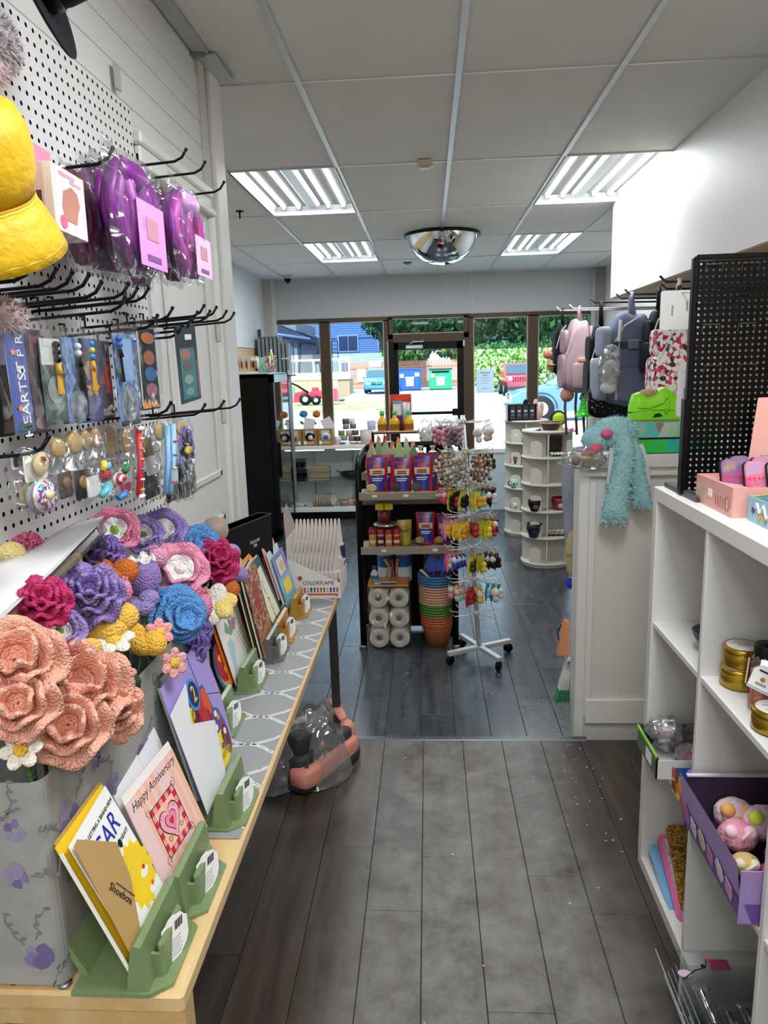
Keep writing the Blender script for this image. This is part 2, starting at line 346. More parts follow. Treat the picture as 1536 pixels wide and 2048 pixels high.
# roof slab keeps the sky out
wall('roof', -2.4, 2.5, -3.3, YB + .3, ZC + .25, ZC + .32, C('#777777', .8))
# ceiling: backing, main bars, cross bars and every tile
ce = struct(MB().box((.06, 3.1, ZC + .06), (4.4, 12.4, .02), C('#8d8c88', .8)).build('ceiling'))
TILE = PAT('ceiling_tile', ['#dcd8d2', '#e0dcd6', '#e4e0da'], 'noise', 3, .85, .0005, const=False)
GX = [.1365 + .61 * k for k in range(-4, 5)]; GY = [3.02 + 1.204 * k for k in range(-5, 7)]
def gx(k): return .1365 + .61 * k
BAR = C('#c9cac9', .35, .2)
bm_ = MB().box((0, 0, 0), (.024, 12.2, .008), BAR).box((0, 0, .012), (.004, 12.2, .02), BAR).data('grid_bar')
for x in GX:
    if -2.0 < x < 2.1: o = bpy.data.objects.new('grid_bar', bm_); COL.objects.link(o); o.parent = ce; o.location = (x, 3.1, ZC - .002)
cm_ = MB().box((0, 0, 0), (.583, .012, .005), BAR).data('cross_bar')
LIGHTS = [(-2, 4.224), (1, 4.224), (-2, 6.632), (1, 6.632), (0, .612), (-1, -1.796), (1, -1.796)]
rnd = random.Random(3)
tcache = {}
for k in range(-4, 4):
    xa, xb = max(gx(k), XLF), min(gx(k) + .61, XR)
    if xb - xa < .05: continue
    for y in GY:
        if xb - xa > .55:
            o = bpy.data.objects.new('cross_bar', cm_); COL.objects.link(o); o.parent = ce; o.location = ((xa + xb) / 2, y, ZC - .001)
        if any(k == a and abs(y - b) < .1 for a, b in LIGHTS): continue
        ya, yb = max(y, -3), min(y + 1.204, YB)
        if yb - ya < .05: continue
        key = (round(xb - xa, 2), round(yb - ya, 2))
        if key not in tcache: tcache[key] = MB().box((0, 0, 0), (xb - xa - .006, yb - ya - .008, .014), TILE, .002).data('tile')
        o = bpy.data.objects.new('tile', tcache[key]); COL.objects.link(o); o.parent = ce
        o.location = ((xa + xb) / 2, (ya + yb) / 2, ZC + .008); o.rotation_euler = (R(rnd.uniform(-.12, .12)), R(rnd.uniform(-.2, .2)), 0)
# fluorescent troffers
TUBE = EM('#f4f9ff', TUBE_W); HOUSING = C('#f2f4f5', .3)
LBL = {(-2, 4.224): 'closer ceiling light troffer on the side of the tall cooler', (1, 4.224): 'ceiling light troffer with four tubes against the white bulkhead corner',
       (-2, 6.632): 'ceiling light troffer with four tubes between dome camera and dome mirror', (1, 6.632): 'ceiling light troffer with four tubes past the bulkhead, beyond the dome mirror', (0, .612): 'ceiling light troffer overhead between the pegboard and the cube shelf', (-1, -1.796): 'ceiling light troffer at the rear on the pegboard side', (1, -1.796): 'ceiling light troffer at the rear of the room'}
def troffer(k, y):
    x = gx(k) + .305; yc = y + .602
    t = thing('ceiling_light', LBL.get((k, y), ''), 'ceiling light', T(x, yc, ZC))
    m = MB()
    m.box((0, 0, .1), (.585, 1.18, .006), HOUSING)
    for s in (-1, 1):
        m.add([(s * .29, -.59, .0), (s * .29, .59, .0), (s * .235, .55, .1), (s * .235, -.55, .1)], [(0, 1, 2, 3)], HOUSING)
        m.add([(-.29, s * .59, 0), (.29, s * .59, 0), (.235, s * .55, .1), (-.235, s * .55, .1)], [(0, 1, 2, 3)], HOUSING)
        m.box((s * .295, 0, .0), (.012, 1.2, .012), BAR); m.box((0, s * .598, 0), (.6, .012, .012), BAR)
    m.build('housing', t)
    MB().box((0, 0, .06), (.1, 1.1, .07), HOUSING, .02).build('ballast_cover', t)
    for q in (-.21, -.105, .105, .21):
        tb = MB().cyl((q, -.55, .045), (q, .55, .045), .0135, TUBE, n=10).build('tube', t)
        for s in (-1, 1): MB().box((q, s * .555, .05), (.024, .02, .05), C('#e6e8e8', .4)).build('lamp_holder', t)
    ld = bpy.data.lights.new('troffer_glow', 'AREA'); ld.shape = 'RECTANGLE'; ld.size = .46; ld.size_y = 1.05; ld.energy = PANEL_W * (1.45 if y < 3 else 1); ld.color = (.95, .98, 1)
    lo = bpy.data.objects.new('troffer_glow', ld); COL.objects.link(lo); lo.parent = t; lo.location = (0, 0, .02)
for k, y in LIGHTS: troffer(k, y)
# dome mirror, smoke detector, dome camera, hook, vent
t = thing('dome_mirror', 'half dome security mirror in a black rim hanging below the ceiling', 'mirror', T(*W(884, 468, z=ZC)[:]))
MB().lathe([(.30, -.004), (.295, -.03), (.27, -.10), (.225, -.165), (.16, -.215), (.08, -.243), (0, -.25)], C('#dfe1e4', .03, 1.), 40).build('mirror_bowl', t)
MB().lathe([(.29, 0), (.318, -.002), (.322, -.016), (.315, -.026), (.296, -.022)], C('#16171a', .3), 40).build('rim', t)
MB().cyl((0, 0, 0), (0, 0, -.012), .29, C('#2a2b2d', .5), n=32).build('mount_plate', t)
p = W(850, 320, z=ZC); t = thing('smoke_detector', 'small cream alarm sensor box on the ceiling bar', 'detector', T(*p))
MB().box((0, 0, -.018), (.085, .06, .036), C('#cfc6a4', .5), .006).build('body', t); MB().box((0, 0, -.04), (.05, .035, .008), C('#e3e0d2', .4), .003).build('cap', t)
p = W(575, 551, z=ZC); t = thing('dome_camera', 'small black dome camera on a white base at the ceiling edge', 'camera', T(*p))
MB().cyl((0, 0, 0), (0, 0, -.035), .05, C('#cfcfca', .5), n=20).build('base', t); MB().ell((0, 0, -.04), (.04, .04, .05), C('#0a0a0b', .1), 16, 10).build('lens_dome', t)
p = W(479, 422, z=ZC); tag(MB().cyl((0, 0, 0), (0, 0, -.006), .028, BLACK, n=12).cyl((0, 0, 0), (0, 0, -.05), .006, BLACK, n=8).build('ceiling_hook', None, T(*p)), 'short black screw hook in a ceiling tile near the cooler side light', 'hook')
p = W(815, 525, z=ZC); tag(MB().prism(circ(.05, 16), 0, -.006, C('#4a4a48', .5)).prism(circ(.03, 16), -.006, -.02, C('#88888a', .4, .6)).build('sprinkler', None, T(*p)), 'flat sprinkler plate in the ceiling beside the dome mirror', 'sprinkler')
# ---------------------------------------------------------------- near wall: painted-over door and casing
dr = struct(MB().box((XL + .006, 2.40, 1.15), (.012, .62, 2.28), C('#dcdcd8', .45)).build('door_1'))
for (y0, y1, z0, z1) in ((2.18, 2.63, .3, 1.18), (2.18, 2.63, 1.32, 2.1)):
    f = MB()
    for (a, b, c, d) in ((y0, y1, z0, z0 + .025), (y0, y1, z1 - .025, z1), (y0, y0 + .025, z0, z1), (y1 - .025, y1, z0, z1)):
        f.box((XL + .018, (a + b) / 2, (c + d) / 2), (.012, b - a, d - c), C('#d3d3cf', .45), .004)
    f.build('panel_moulding', dr)
cs = struct(MB().box((XL + .014, 2.42, 2.33), (.028, .68, .035), TRIMW, .006).box((XL + .01, 2.42, 2.29), (.02, .66, .05), TRIMW, .006).box((XL + .02, 2.42, 2.255), (.04, .64, .02), TRIMW, .004).box((XL + .014, 2.74, 1.15), (.028, .05, 2.26), TRIMW, .006).build('trim_4'))
for z in (1.85, 1.55): MB().box((XL + .022, 2.715, z), (.014, .012, .08), C('#c5c3bd', .4)).build('hinge', dr)
# ================================================================ shop front
BRZ = C('#4a3a28', .45, .3); BRZL = C('#a89c86', .4, .3); DOORK = C('#15130f', .35); GLASS = CLR('#f4fbfa', .015, .02, rim=False); FILM = CLR('#aebdd0', .02, .03, rim=False); FILMD = CLR('#9fb0ba', .02, .03, rim=False)
Y0 = YB + .03
def win(n, x0, x1, label=None, film=FILM):
    w = struct(MB().box(((x0 + x1) / 2, Y0, 2.272), (x1 - x0, .1, .05), BRZ).box(((x0 + x1) / 2, Y0, .615), (x1 - x0, .14, .05), C('#e9e9e6', .4)).box((x0 + .03, Y0, 1.44), (.06, .1, 1.64), BRZ).box((x1 - .03, Y0, 1.44), (.06, .1, 1.64), BRZ)
               .box((x0 + .066, Y0 - .02, 1.44), (.012, .05, 1.62), BRZL).box((x1 - .066, Y0 - .02, 1.44), (.012, .05, 1.62), BRZL).box(((x0 + x1) / 2, Y0 - .02, 2.243), (x1 - x0 - .12, .05, .012), BRZL).build('window_%d' % n))
    MB().box(((x0 + x1) / 2, Y0 + .01, 1.255), (x1 - x0 - .12, .006, 1.23), GLASS).build('pane', w)
    MB().box(((x0 + x1) / 2, Y0 + .01, 2.057), (x1 - x0 - .12, .006, .374), film).build('tinted_pane', w)
win(1, -1.99, -1.265); win(2, -1.265, -.47); win(3, .505, 1.29, film=FILMD); win(4, 1.29, 2.03, film=FILMD)
tr = struct(MB().box((.02, Y0, 2.282), (.98, .1, .04), BRZ).box((.02, Y0, 2.03), (.98, .1, .10), BRZ).box((-.45, Y0, 2.15), (.06, .1, .26), BRZ).box((.48, Y0, 2.15), (.06, .1, .26), BRZ).box((.02, Y0 - .03, 2.085), (.88, .04, .012), BRZL).build('window_5'))
MB().box((.02, Y0 + .01, 2.17), (.88, .006, .18), FILMD).build('tinted_pane', tr)
dj = struct(MB().box((-.445, Y0, .93), (.07, .11, 2.14), DOORK).box((.475, Y0, .93), (.06, .11, 2.14), BRZ).box((-.487, Y0 - .03, 1.0), (.016, .06, 2.0), BRZL).build('trim_5'))
dd = struct(MB().box((.02, Y0 - .01, 1.94), (.86, .05, .1), DOORK).box((-.385, Y0 - .01, .93), (.05, .05, 2.1), DOORK).box((.41, Y0 - .01, .93), (.085, .05, 2.1), DOORK).box((.02, Y0 - .01, .02), (.86, .05, .26), DOORK).build('door_2'))
MB().box((.005, Y0, 1.02), (.74, .006, 1.75), GLASS).build('pane', dd)
MB().box((-.16, Y0 - .06, 1.925), (.215, .05, .045), C('#c9cbcc', .3, .8), .008).build('door_closer', dd)
MB().tube([(-.23, Y0 - .06, 1.95), (-.17, Y0 - .09, 1.985), (-.05, Y0 - .05, 1.985), (-.05, Y0 - .05, 2.02)], .009, C('#c9cbcc', .3, .8), 6).build('closer_arm', dd)
MB().box((.36, Y0 - .07, 1.115), (.12, .06, .085), BLACK, .01).build('push_bar_case', dd)
MB().cyl((-.3, Y0 - .07, 1.11), (.36, Y0 - .07, 1.11), .018, BLACK, n=8).build('push_bar', dd)
MB().box((.45, Y0 - .05, 1.95), (.02, .02, .07), C('#d8d8d2', .4)).build('sensor', dd)
PAPER, N_, L_ = new_mat('thin_paper'); _o = N_.new('ShaderNodeOutputMaterial'); _m = N_.new('ShaderNodeAddShader'); _d = N_.new('ShaderNodeBsdfDiffuse'); _t = N_.new('ShaderNodeBsdfTranslucent')
_d.inputs[0].default_value = (.5, .55, .58, 1); _t.inputs[0].default_value = (.28, .32, .35, 1); L_.new(_d.outputs[0], _m.inputs[0]); L_.new(_t.outputs[0], _m.inputs[1]); L_.new(_m.outputs[0], _o.inputs[0])
# paper notice taped to the glass
sp = W(970, 762, y=Y0 - .012)
t = tag(MB().box((0, 0, 0), (.215, .0012, .285), PAPER).build('paper_notice', None, T(*sp)), 'printed paper notice taped to the glass right of the door', 'notice'); t['label'] = 'printed white paper notice taped to the window glass beside the door'
for i, (w_, h_) in enumerate(((.13, .018), (.06, .016), (.09, .007), (.11, .007), (.07, .007), (0, 0), (.08, .008))):
    if w_:
        m = MB(); n = max(3, int(w_ / .013))
        for j in range(n): m.box(((j - (n - 1) / 2) * w_ / n, -.0012, .10 - i * .032), (w_ / n * .62, .0006, h_), C('#7d8b95', .6))
        m.build('printed_line', t)
# neon sign outline hung in the window
p = W(1112, 752, y=Y0 - .05); t = thing('window_sign', 'small pink and violet outlined neon sign hung in the window by the pink backpack', 'sign', T(*p))
MB().tube([Vector((a, 0, b)) for a, b in rrect(.24, .22, .03)], .004, C('#cfd8f5', .3), 6, closed=True).build('outline', t)
m = MB()
for j, x in enumerate((-.085, -.045, 0, .04, .08)): m.tube([(x - .012, 0, .03), (x, 0, -.035), (x + .014, 0, .025)], .004, EM('#e9a8ff', 1.2), 6)
m.build('neon_strokes', t)
# ================================================================ outside
ZG = -.17
struct(MB().box((0, 18.7, ZG - .05), (60, 18.6, .1), PAT('pavement', ['#cfccc4', '#dedbd3'], 'noise', .9, .9, const=False)).build('ground'))
struct(MB().box((0, 60, ZG - .06), (160, 64, .1), PAT('asphalt', ['#8d8f93', '#9b9da2', '#85878a', '#a6a7aa'], 'noise', .6, .9, const=False)).build('road'))
tag(MB().box((-6.2, 36, ZG + .02), (9, 8, .06), PAT('scruffy_grass', ['#7d8a4e', '#a8a37a', '#6d8a3c', '#b9b294'], 'noise', .7, .9, const=False)).build('grass'), 'scruffy grass strip in front of the deck', 'grass'); bpy.data.objects['grass']['kind'] = 'stuff'
def px_x(px, y, py=730): return W(px, py, y=y)[0]
# blue sided building
SID = C('#86a9d6', .6)
t = thing('apartment_building', 'long blue clapboard building with slider windows behind the lot', 'building', T(px_x(700, 72), 72, ZG))
xa, xb = px_x(480, 72) - t.location.x, px_x(852, 72) - t.location.x
MB().box(((xa + xb) / 2, 4, 3.9), (xb - xa, 8, 7.8), C('#9db9dc', .6)).build('wall', t)
sm = MB().box((0, 0, 0), (xb - xa, .05, .2), SID, .02).data('clapboard')
for i in range(34): o = bpy.data.objects.new('clapboard', sm); COL.objects.link(o); o.parent = t; o.location = ((xa + xb) / 2, -.03, .7 + i * .215); o.rotation_euler = (R(-7), 0, 0)
MB().box(((xa + xb) / 2, -.06, 4.62), (xb - xa, .06, .07), C('#40597c', .6)).build('trim', t)
def fwin(px0, px1, py0, py1, Y, par, gl='#45536a'):
    a, b = W(px0, py0, y=Y), W(px1, py1, y=Y); c = (a + b) / 2 - par.location; w_, h_ = b.x - a.x, a.z - b.z
    f = MB().box((c.x, -.1, c.z), (w_ + .2, .1, h_ + .2), C('#c9d2da', .5)).build('window', par)
    for s in (-1, 1): MB().box((c.x + s * w_ / 4, -.16, c.z), (w_ / 2 - .06, .02, h_), C(gl, .15)).build('pane', f)
fwin(617, 637, 673, 702, 72, t); fwin(677, 716, 673, 701, 72, t); fwin(757, 775, 672, 700, 72, t)
# lower house at the side with shingled roof
Yh = 46; t = thing('house', 'low tan house with dark shingled roof and gutter beside the deck', 'house', T(px_x(540, Yh), Yh, ZG))
def hp(px, py, Y=Yh): return W(px, py, y=Y) - t.location
a, b = hp(500, 690), hp(600, 806)
MB().box(((a.x + b.x) / 2, 4, 2.4), (b.x - a.x, 8, 4.8), C('#b9ada0', .7)).build('wall', t)
m = MB(); e0, e1, e2 = hp(500, 644), hp(545, 646), hp(623, 676)
m.prism([(e0.x, e0.z), (e1.x, e1.z), (e2.x, e2.z), (e2.x, e2.z - .25), (e0.x, e2.z - .1)], -.4, 8.5, C('#4f5560', .8, var=.3), Matrix(((1, 0, 0, 0), (0, 0, 1, 0), (0, 1, 0, 0), (0, 0, 0, 1)))).build('roof', t)
m = MB()
for k in range(9):
    p = e1.lerp(e2, k / 9); q = e1.lerp(e2, (k + .85) / 9); m.add([(p.x, -.44, p.z + .05), (q.x, -.44, q.z + .08), (q.x, 4, q.z + .08), (p.x, 4, p.z + .05)], [(0, 1, 2, 3)], C('#5d636e', .8))
m.build('shingle_courses', t, kind='stuff')
MB().tube([(e1.x - 1.2, -.5, e1.z - .45), (e2.x, -.5, e2.z - .08)], .1, C('#9fb0c6', .5), 6).build('gutter', t)
MB().tube([hp(610, 678), hp(607, 684), hp(600, 690), hp(598, 800)], .07, C('#3f4c60', .5), 6).build('downspout', t)
for (p0, p1) in ((552, 560), (566, 575), (580, 592)):
    a, b = hp(p0, 668), hp(p1, 800); MB().box(((a.x + b.x) / 2, -.05, (a.z + b.z) / 2), (b.x - a.x, .1, a.z - b.z), C('#79828e', .3)).build('door_panel', t)
# deck
Yd = 41; t = thing('deck', 'raised wooden deck with railing and plywood skirt', 'deck', T(px_x(640, Yd), Yd, ZG)); DK = C('#b3a592', .7); PLY = C('#d6a878', .7, var=.15)
def dp(px, py, dy=0.): q = W(px, py, y=Yd + dy) - t.location; return Vector((q.x, dy, q.z))
a, b = dp(585, 757), dp(675, 802)
for k in range(3):
    w_ = (b.x - a.x) / 3; MB().box((a.x + w_ * (k + .5), 0, (a.z + b.z) / 2), (w_ - .04, .08, a.z - b.z), PLY).build('plywood_sheet', t)
a, b = dp(675, 757), dp(700, 795); MB().box(((a.x + b.x) / 2, 1, (a.z + b.z) / 2), (b.x - a.x, 2, a.z - b.z), C('#8d7b66', .8)).build('lattice_skirt', t)
a, b = dp(573, 752), dp(701, 758); MB().box(((a.x + b.x) / 2, 1.4, (a.z + b.z) / 2), (b.x - a.x, 3, a.z - b.z), DK).build('deck_floor', t)
for (px) in (576, 627, 679, 698): a, b = dp(px, 719), dp(px, 757); MB().box((a.x, -.05, (a.z + b.z) / 2), (.12, .12, a.z - b.z), DK).build('post', t)
for py in (722, 749): a, b = dp(574, py), dp(700, py); MB().box(((a.x + b.x) / 2, -.05, a.z), (b.x - a.x, .09, .11), DK).build('rail', t)
a, b = dp(580, 724), dp(580, 748); bl = MB().box((0, 0, 0), (.035, .035, a.z - b.z), DKGREY).data('baluster')
for k in range(24):
    q = dp(580 + k * 4.1, 736); o = bpy.data.objects.new('baluster', bl); COL.objects.link(o); o.parent = t; o.location = (q.x, -.05, q.z)
for px in (683, 691): a, b = dp(px, 726), dp(px + 7, 746); MB().box(((a.x + b.x) / 2, .0, (a.z + b.z) / 2), (b.x - a.x, .04, a.z - b.z), C('#4d5a6d', .5)).build('privacy_panel', t)
# plants and furniture on the deck, black umbrella, trellis
q = W(640, 735, y=42.5); tag(MB().box((0, 0, .3), (.9, .6, .05), DKGREY).box((0, .3, .6), (.9, .05, .6), DKGREY).box((-.4, 0, 0), (.05, .5, .6), DKGREY).box((.4, 0, 0), (.05, .5, .6), DKGREY).build('garden_chair', None, T(q.x, 42.5, W(573, 752, y=41).z + .32)), 'dark patio chair on the deck behind the railing', 'chair')
q = W(640, 752, y=43); tag(MB().tube([(0, 0, 0), (0, 0, 1.0)], .04, BLACK, 6).lathe([(.0, 2.1), (.13, 1.9), (.2, 1.0), (.05, .9)], C('#2a3140', .6), 10).build('patio_umbrella', None, T(q.x, 43.2, W(573, 752, y=41).z + .01)), 'closed dark patio umbrella standing on the deck', 'umbrella')
q = W(672, 752, y=43.6); t2 = thing('trellis', 'thin black metal trellis standing behind the deck rail', 'trellis', T(q.x, 43.6, W(573, 752, y=41).z + .01)); h0 = W(672, 682, y=43.6).z - W(573, 752, y=41).z
for s in (-.17, .17): MB().cyl((s, 0, 0), (s, 0, h0), .025, BLACK, n=6).build('upright', t2)
for k in range(6): MB().cyl((-.17, 0, h0 - .02 - k * .22), (.17, 0, h0 - .02 - k * .22), .02, BLACK, n=6).build('rung', t2)
for i, px in enumerate((686, 697)):
    q = W(px, 719, y=Yd); tag(MB().lathe([(.0, 0), (.09, 0), (.13, .12), (.0, .12)], C('#e6e6e0', .5), 10).ell((0, 0, .14), (.14, .14, .06), C('#6c7c5a', .8), 8, 6, jit=.2).build('planter', None, T(q.x, Yd - .02, q.z + .075)), ('small white planter on the corner post of the deck' if i else 'small white planter on the deck railing next to the corner post'), 'planter')
q = W(578, 806, y=40); tag(MB().box((0, 0, .5), (.4, .4, 1.0), C('#93a79f', .5), .03).box((0, 0, 1.03), (.46, .46, .06), C('#a9bab2', .5), .02).box((.27, .06, .45), (.14, .3, .9), C('#77847f', .5), .02).build('utility_box', None, T(q.x, 40, ZG)), 'grey green utility cabinet standing beside the plywood skirt', 'utility box')
# red tiller
Yt = 37; q = W(630, 803, y=Yt); t = thing('garden_tiller', 'red garden tiller with long black handles on the grass', 'tiller', T(q.x, Yt, ZG + .055, 0, 0, 0)); RD = C('#d8243a', .4)
MB().prism([(-1.05, .15), (-.98, .62), (-.55, .72), (-.2, .45), (-.05, .3), (-.1, .15)], -.3, .3, RD, T(rx=90)).build('tine_hood', t)
MB().box((.15, 0, .52), (.75, .5, .38), RD, .08).box((.05, 0, .78), (.35, .35, .2), RD, .05).build('engine_cover', t)
MB().prism([(.45, .15), (.5, .75), (1.1, .8), (1.22, .15)], -.4, .4, C('#e0364a', .4), T(rx=90)).build('front_box', t)
for (x, r_) in ((-.42, .30), (.12, .24)):
    wv = MB().lathe([(r_ * .5, -.1), (r_, -.09), (r_, .09), (r_ * .5, .1)], BLACK, 18, T(x, -.38, r_, 90)).build('wheel', t); MB().lathe([(0, .08), (r_ * .45, .06), (r_ * .5, 0)], C('#dcdcdc', .4), 14, T(x, -.40, r_, 90)).build('hub', wv)
for s in (-.2, .2): MB().tube([(-.3, s, .6), (-.9, s, 1.0), (-1.5, s, 1.25), (-1.75, s, 1.2)], .035, BLACK, 6).build('handle', t)
# pale debris heap, fence
q = W(718, 793, y=40.6); tag(MB().ell((0, 0, .1), (.9, .4, .32), C('#d9dbd6', .8), 14, 8, jit=.2).ell((.9, 0, .05), (.6, .4, .22), C('#cfd3cc', .8), 12, 8, jit=.2).build('rubble_heap', None, T(q.x, 40.6, ZG)), 'low heap of pale rubble on the grass past the deck', 'rubble')
Yf = 64; x0, x1 = px_x(684, Yf), px_x(965, Yf); t = thing('wooden_fence', 'long reddish board fence along the back of the lot', 'fence', T(0, Yf, ZG)); n = 120; w_ = (x1 - x0) / n; fh = W(740, 724, y=Yf).z - ZG
FB = C('#b0714f', .8, var=.2); FBm = [MB().box((0, 0, fh / 2), (w_ - .025, .04, fh + d), FB).data('board') for d in (0, .06, -.05)]
for k in range(n): o = bpy.data.objects.new('board', FBm[(k * 7) % 3]); COL.objects.link(o); o.parent = t; o.location = (x0 + w_ * (k + .5), .02 * (k % 2), 0)
for z in (.5, fh - .5): MB().box(((x0 + x1) / 2, -.06, z), (x1 - x0, .06, .12), FB).build('rail', t)
for (px, py, w2, h2, lb, cc) in ((750, 733, 1.1, 1.0, 'white and red lot sign fixed high on the board fence', '#ecebe8'), (723, 751, .75, 1.1, 'plain white sign fixed low on the board fence', '#efefec')):
    q = W(px, py, y=Yf - .2); s = tag(MB().box((0, 0, 0), (w2, .03, h2), C(cc, .5)).build('lot_sign', None, T(q.x, Yf - .17, q.z)), lb, 'sign')
    if w2 > 1: MB().box((0, -.02, -.12), (w2, .01, .16), C('#d05548', .5)).build('red_band', s)
# recycling bins
for (px0, px1, py0, col, lb) in ((797, 842, 738, '#1450d0', 'large blue recycling dumpster with white notices'), (858, 904, 738, '#12a271', 'large green recycling dumpster with white notices')):
    Yb = 56; a, b = W(px0, py0, y=Yb), W(px1, 778, y=Yb); t = thing('recycling_dumpster', lb, 'dumpster', T((a.x + b.x) / 2, Yb, ZG)); w_, h_ = b.x - a.x, a.z - ZG
    cm = C(col, .5); MB().box((0, .8, h_ / 2), (w_, 1.6, h_ - .1), cm, .04).build('body', t); MB().box((0, .8, h_ - .02), (w_ + .08, 1.7, .1), C('#20343c' if 'green' in lb else '#1b4fae', .5)).build('lid', t)
    for k in range(5): MB().box((-w_ / 2 + w_ * (k + .5) / 5, -.02, h_ / 2 - .1), (.05, .05, h_ - .4), cm).build('rib', t)
    MB().box((0, -.05, h_ * .58), (w_ * .4, .02, .14), CARD).build('notice', t); MB().box((0, -.05, h_ * .36), (w_ * .34, .02, .5), CARD).build('notice', t); MB().box((-w_ * .36, -.05, h_ * .68), (.3, .02, .28), C('#f0d67a', .5)).build('sticker', t)
    if 'blue' in lb: MB().box((w_ * .33, -.05, h_ * .72), (.34, .02, .28), CARD).build('notice', t)
    else: MB().box((0, -.05, h_ * .86), (w_ * .75, .03, .12), BLACK).build('slot', t)
# cars
def car(name, label, cat, M, st, col, wheels, wr, glass, grille, light='#f4f7fa'):
    t = thing(name, label, cat, M); cm = C(col, .25, 0, coat=.8); gm = C('#39505f', .08); m = MB(); vs, fs = [], []
    for (x, zb, zt_, w_, zr, wr_) in st: vs += [(x, -w_ * .92, zb), (x, -w_, (zb + zt_) / 2), (x, -w_ * .97, zt_), (x, -wr_, zr), (x, wr_, zr), (x, w_ * .97, zt_), (x, w_, (zb + zt_) / 2), (x, w_ * .92, zb)]
    for i in range(len(st) - 1):
        for j in range(8): fs.append((i * 8 + j, i * 8 + (j + 1) % 8, i * 8 + 8 + (j + 1) % 8, i * 8 + 8 + j))
    fs += [tuple(range(8))[::-1], tuple(range(len(st) * 8 - 8, len(st) * 8))]; m.add(vs, fs, cm, False); m.build('body', t)
    for (nm, qd) in glass:
        MB().add(qd + [Vector(p) + Vector((0, 0, -.001)) for p in qd], [tuple(range(len(qd)))], gm).build(nm, t)
    for (x, s) in wheels:
        for sd in (-1, 1):
            wv = MB().lathe([(wr * .55, -.1), (wr * .95, -.11), (wr, -.06), (wr, .06), (wr * .95, .11), (wr * .55, .1)], C('#1c1d1f', .7), 24, T(x, sd * s, wr, 90)).build('wheel', t)
            MB().lathe([(0, -.12), (wr * .5, -.1), (wr * .58, -.08), (wr * .58, .08), (wr * .5, .1), (0, .12)], C('#b9bec4', .3, .7), 16, T(x, sd * s, wr, 90)).build('hubcap', wv)
            MB().lathe([(wr * 1.12, -.02), (wr * 1.22, -.02), (wr * 1.22, .02), (wr * 1.12, .02)], C('#22262c', .6), 20, T(x, sd * (s + .09), wr, 90), a0=0, a1=180).build('wheel_arch', t)
    fx = st[-1][0]; w_ = st[-1][3]
    for sd in (-1, 1): MB().box((fx + .01, sd * w_ * .72, grille[1]), (.06, w_ * .38, .17), C(light, .1), .03).build('headlight', t)
    if grille[0] == 'bars':
        for k in range(7): MB().box((fx + .02, (k - 3) * .14, grille[1]), (.05, .07, .3), C('#5a1520', .5)).build('grille_slot', t)
    else: MB().box((fx + .02, 0, grille[1]), (.06, w_ * .9, .16), C('#1d2228', .4), .02).box((fx + .05, 0, grille[1]), (.02, w_ * .8, .03), CHROME).box((fx + .05, 0, grille[1]), (.02, .04, .15), CHROME).build('grille', t)
    MB().box((fx + .03, 0, .45), (.16, w_ * 1.86, .2), C('#2a2e33', .5) if grille[0] == 'bars' else cm, .05).build('bumper', t)
    for sd in (-1, 1): MB().box((st[-3][0] - .1, sd * (w_ + .14), 1.12), (.1, .18, .14), cm, .03).build('mirror', t)
    return t
van = [(-2.4, .4, 1.0, .9, 1.45, .75), (-2.2, .3, 1.0, .95, 1.74, .72), (.6, .28, 1.02, .97, 1.76, .72), (.95, .28, 1.02, .97, 1.62, .72), (1.7, .28, 1.0, .96, 1.08, .8), (2.25, .3, .86, .9, .9, .75), (2.4, .35, .7, .82, .75, .7)]
vg = [('windshield', [Vector((.98, -.70, 1.60)), Vector((1.62, -.78, 1.12)), Vector((1.62, .78, 1.12)), Vector((.98, .70, 1.60))])]
vg[0] = ('windshield', [p + Vector((.02, 0, .03)) for p in vg[0][1]])
xv = px_x(757, 53); car('minivan', 'bright blue minivan parked nose out by the board fence', 'car', T(xv, 53, ZG, rz=-90), van, '#2a7fd8', [(1.55, .82), (-1.5, .82)], .33, vg, ('bar', .72))
jp = [(-1.9, .5, 1.05, .8, 1.5, .76), (-1.85, .5, 1.1, .82, 1.82, .74), (.2, .5, 1.1, .82, 1.84, .74), (.5, .5, 1.1, .82, 1.16, .76), (1.7, .5, 1.05, .78, 1.12, .72), (1.9, .52, 1.0, .74, 1.06, .68)]
jg = [('windshield', [Vector((.26, -.66, 1.76)), Vector((.54, -.68, 1.22)), Vector((.54, .68, 1.22)), Vector((.26, .66, 1.76))])]
xj = px_x(1033, 44); car('off_road_car', 'red boxy off road car parked facing the shop before the hedge', 'car', T(xj, 44, ZG, rz=-90), jp, '#d23a4c', [(1.3, .8), (-1.3, .8)], .4, jg, ('bars', .95))
sv = [(-2.4, .45, 1.05, .9, 1.3, .72), (-2.2, .35, 1.1, .95, 1.72, .7), (-.2, .33, 1.1, .96, 1.76, .7), (.35, .33, 1.1, .96, 1.66, .7), (1.1, .33, 1.06, .95, 1.14, .8), (2.1, .35, .95, .9, .98, .75), (2.4, .42, .78, .78, .82, .6)]
sg = [('windshield', [Vector((.42, -.66, 1.64)), Vector((1.06, -.74, 1.16)), Vector((1.06, .74, 1.16)), Vector((.42, .66, 1.64))])] + [('side_window', [Vector((a, s * (.96 - .0), 1.14)), Vector((b, s * .96, 1.14)), Vector((b - .12, s * .76, 1.62)), Vector((a + .1, s * .76, 1.64))]) for s in (1, -1) for a, b in ((-1.9, -.75), (-.65, .3))]
xs = px_x(1018, 24); car('blue_car', 'blue sport utility car parked side on close to the window', 'car', T(xs + 2.4, 24, ZG, rz=180), sv, '#4a70d8', [(1.5, .84), (-1.5, .84)], .42, sg, ('bar', .8))
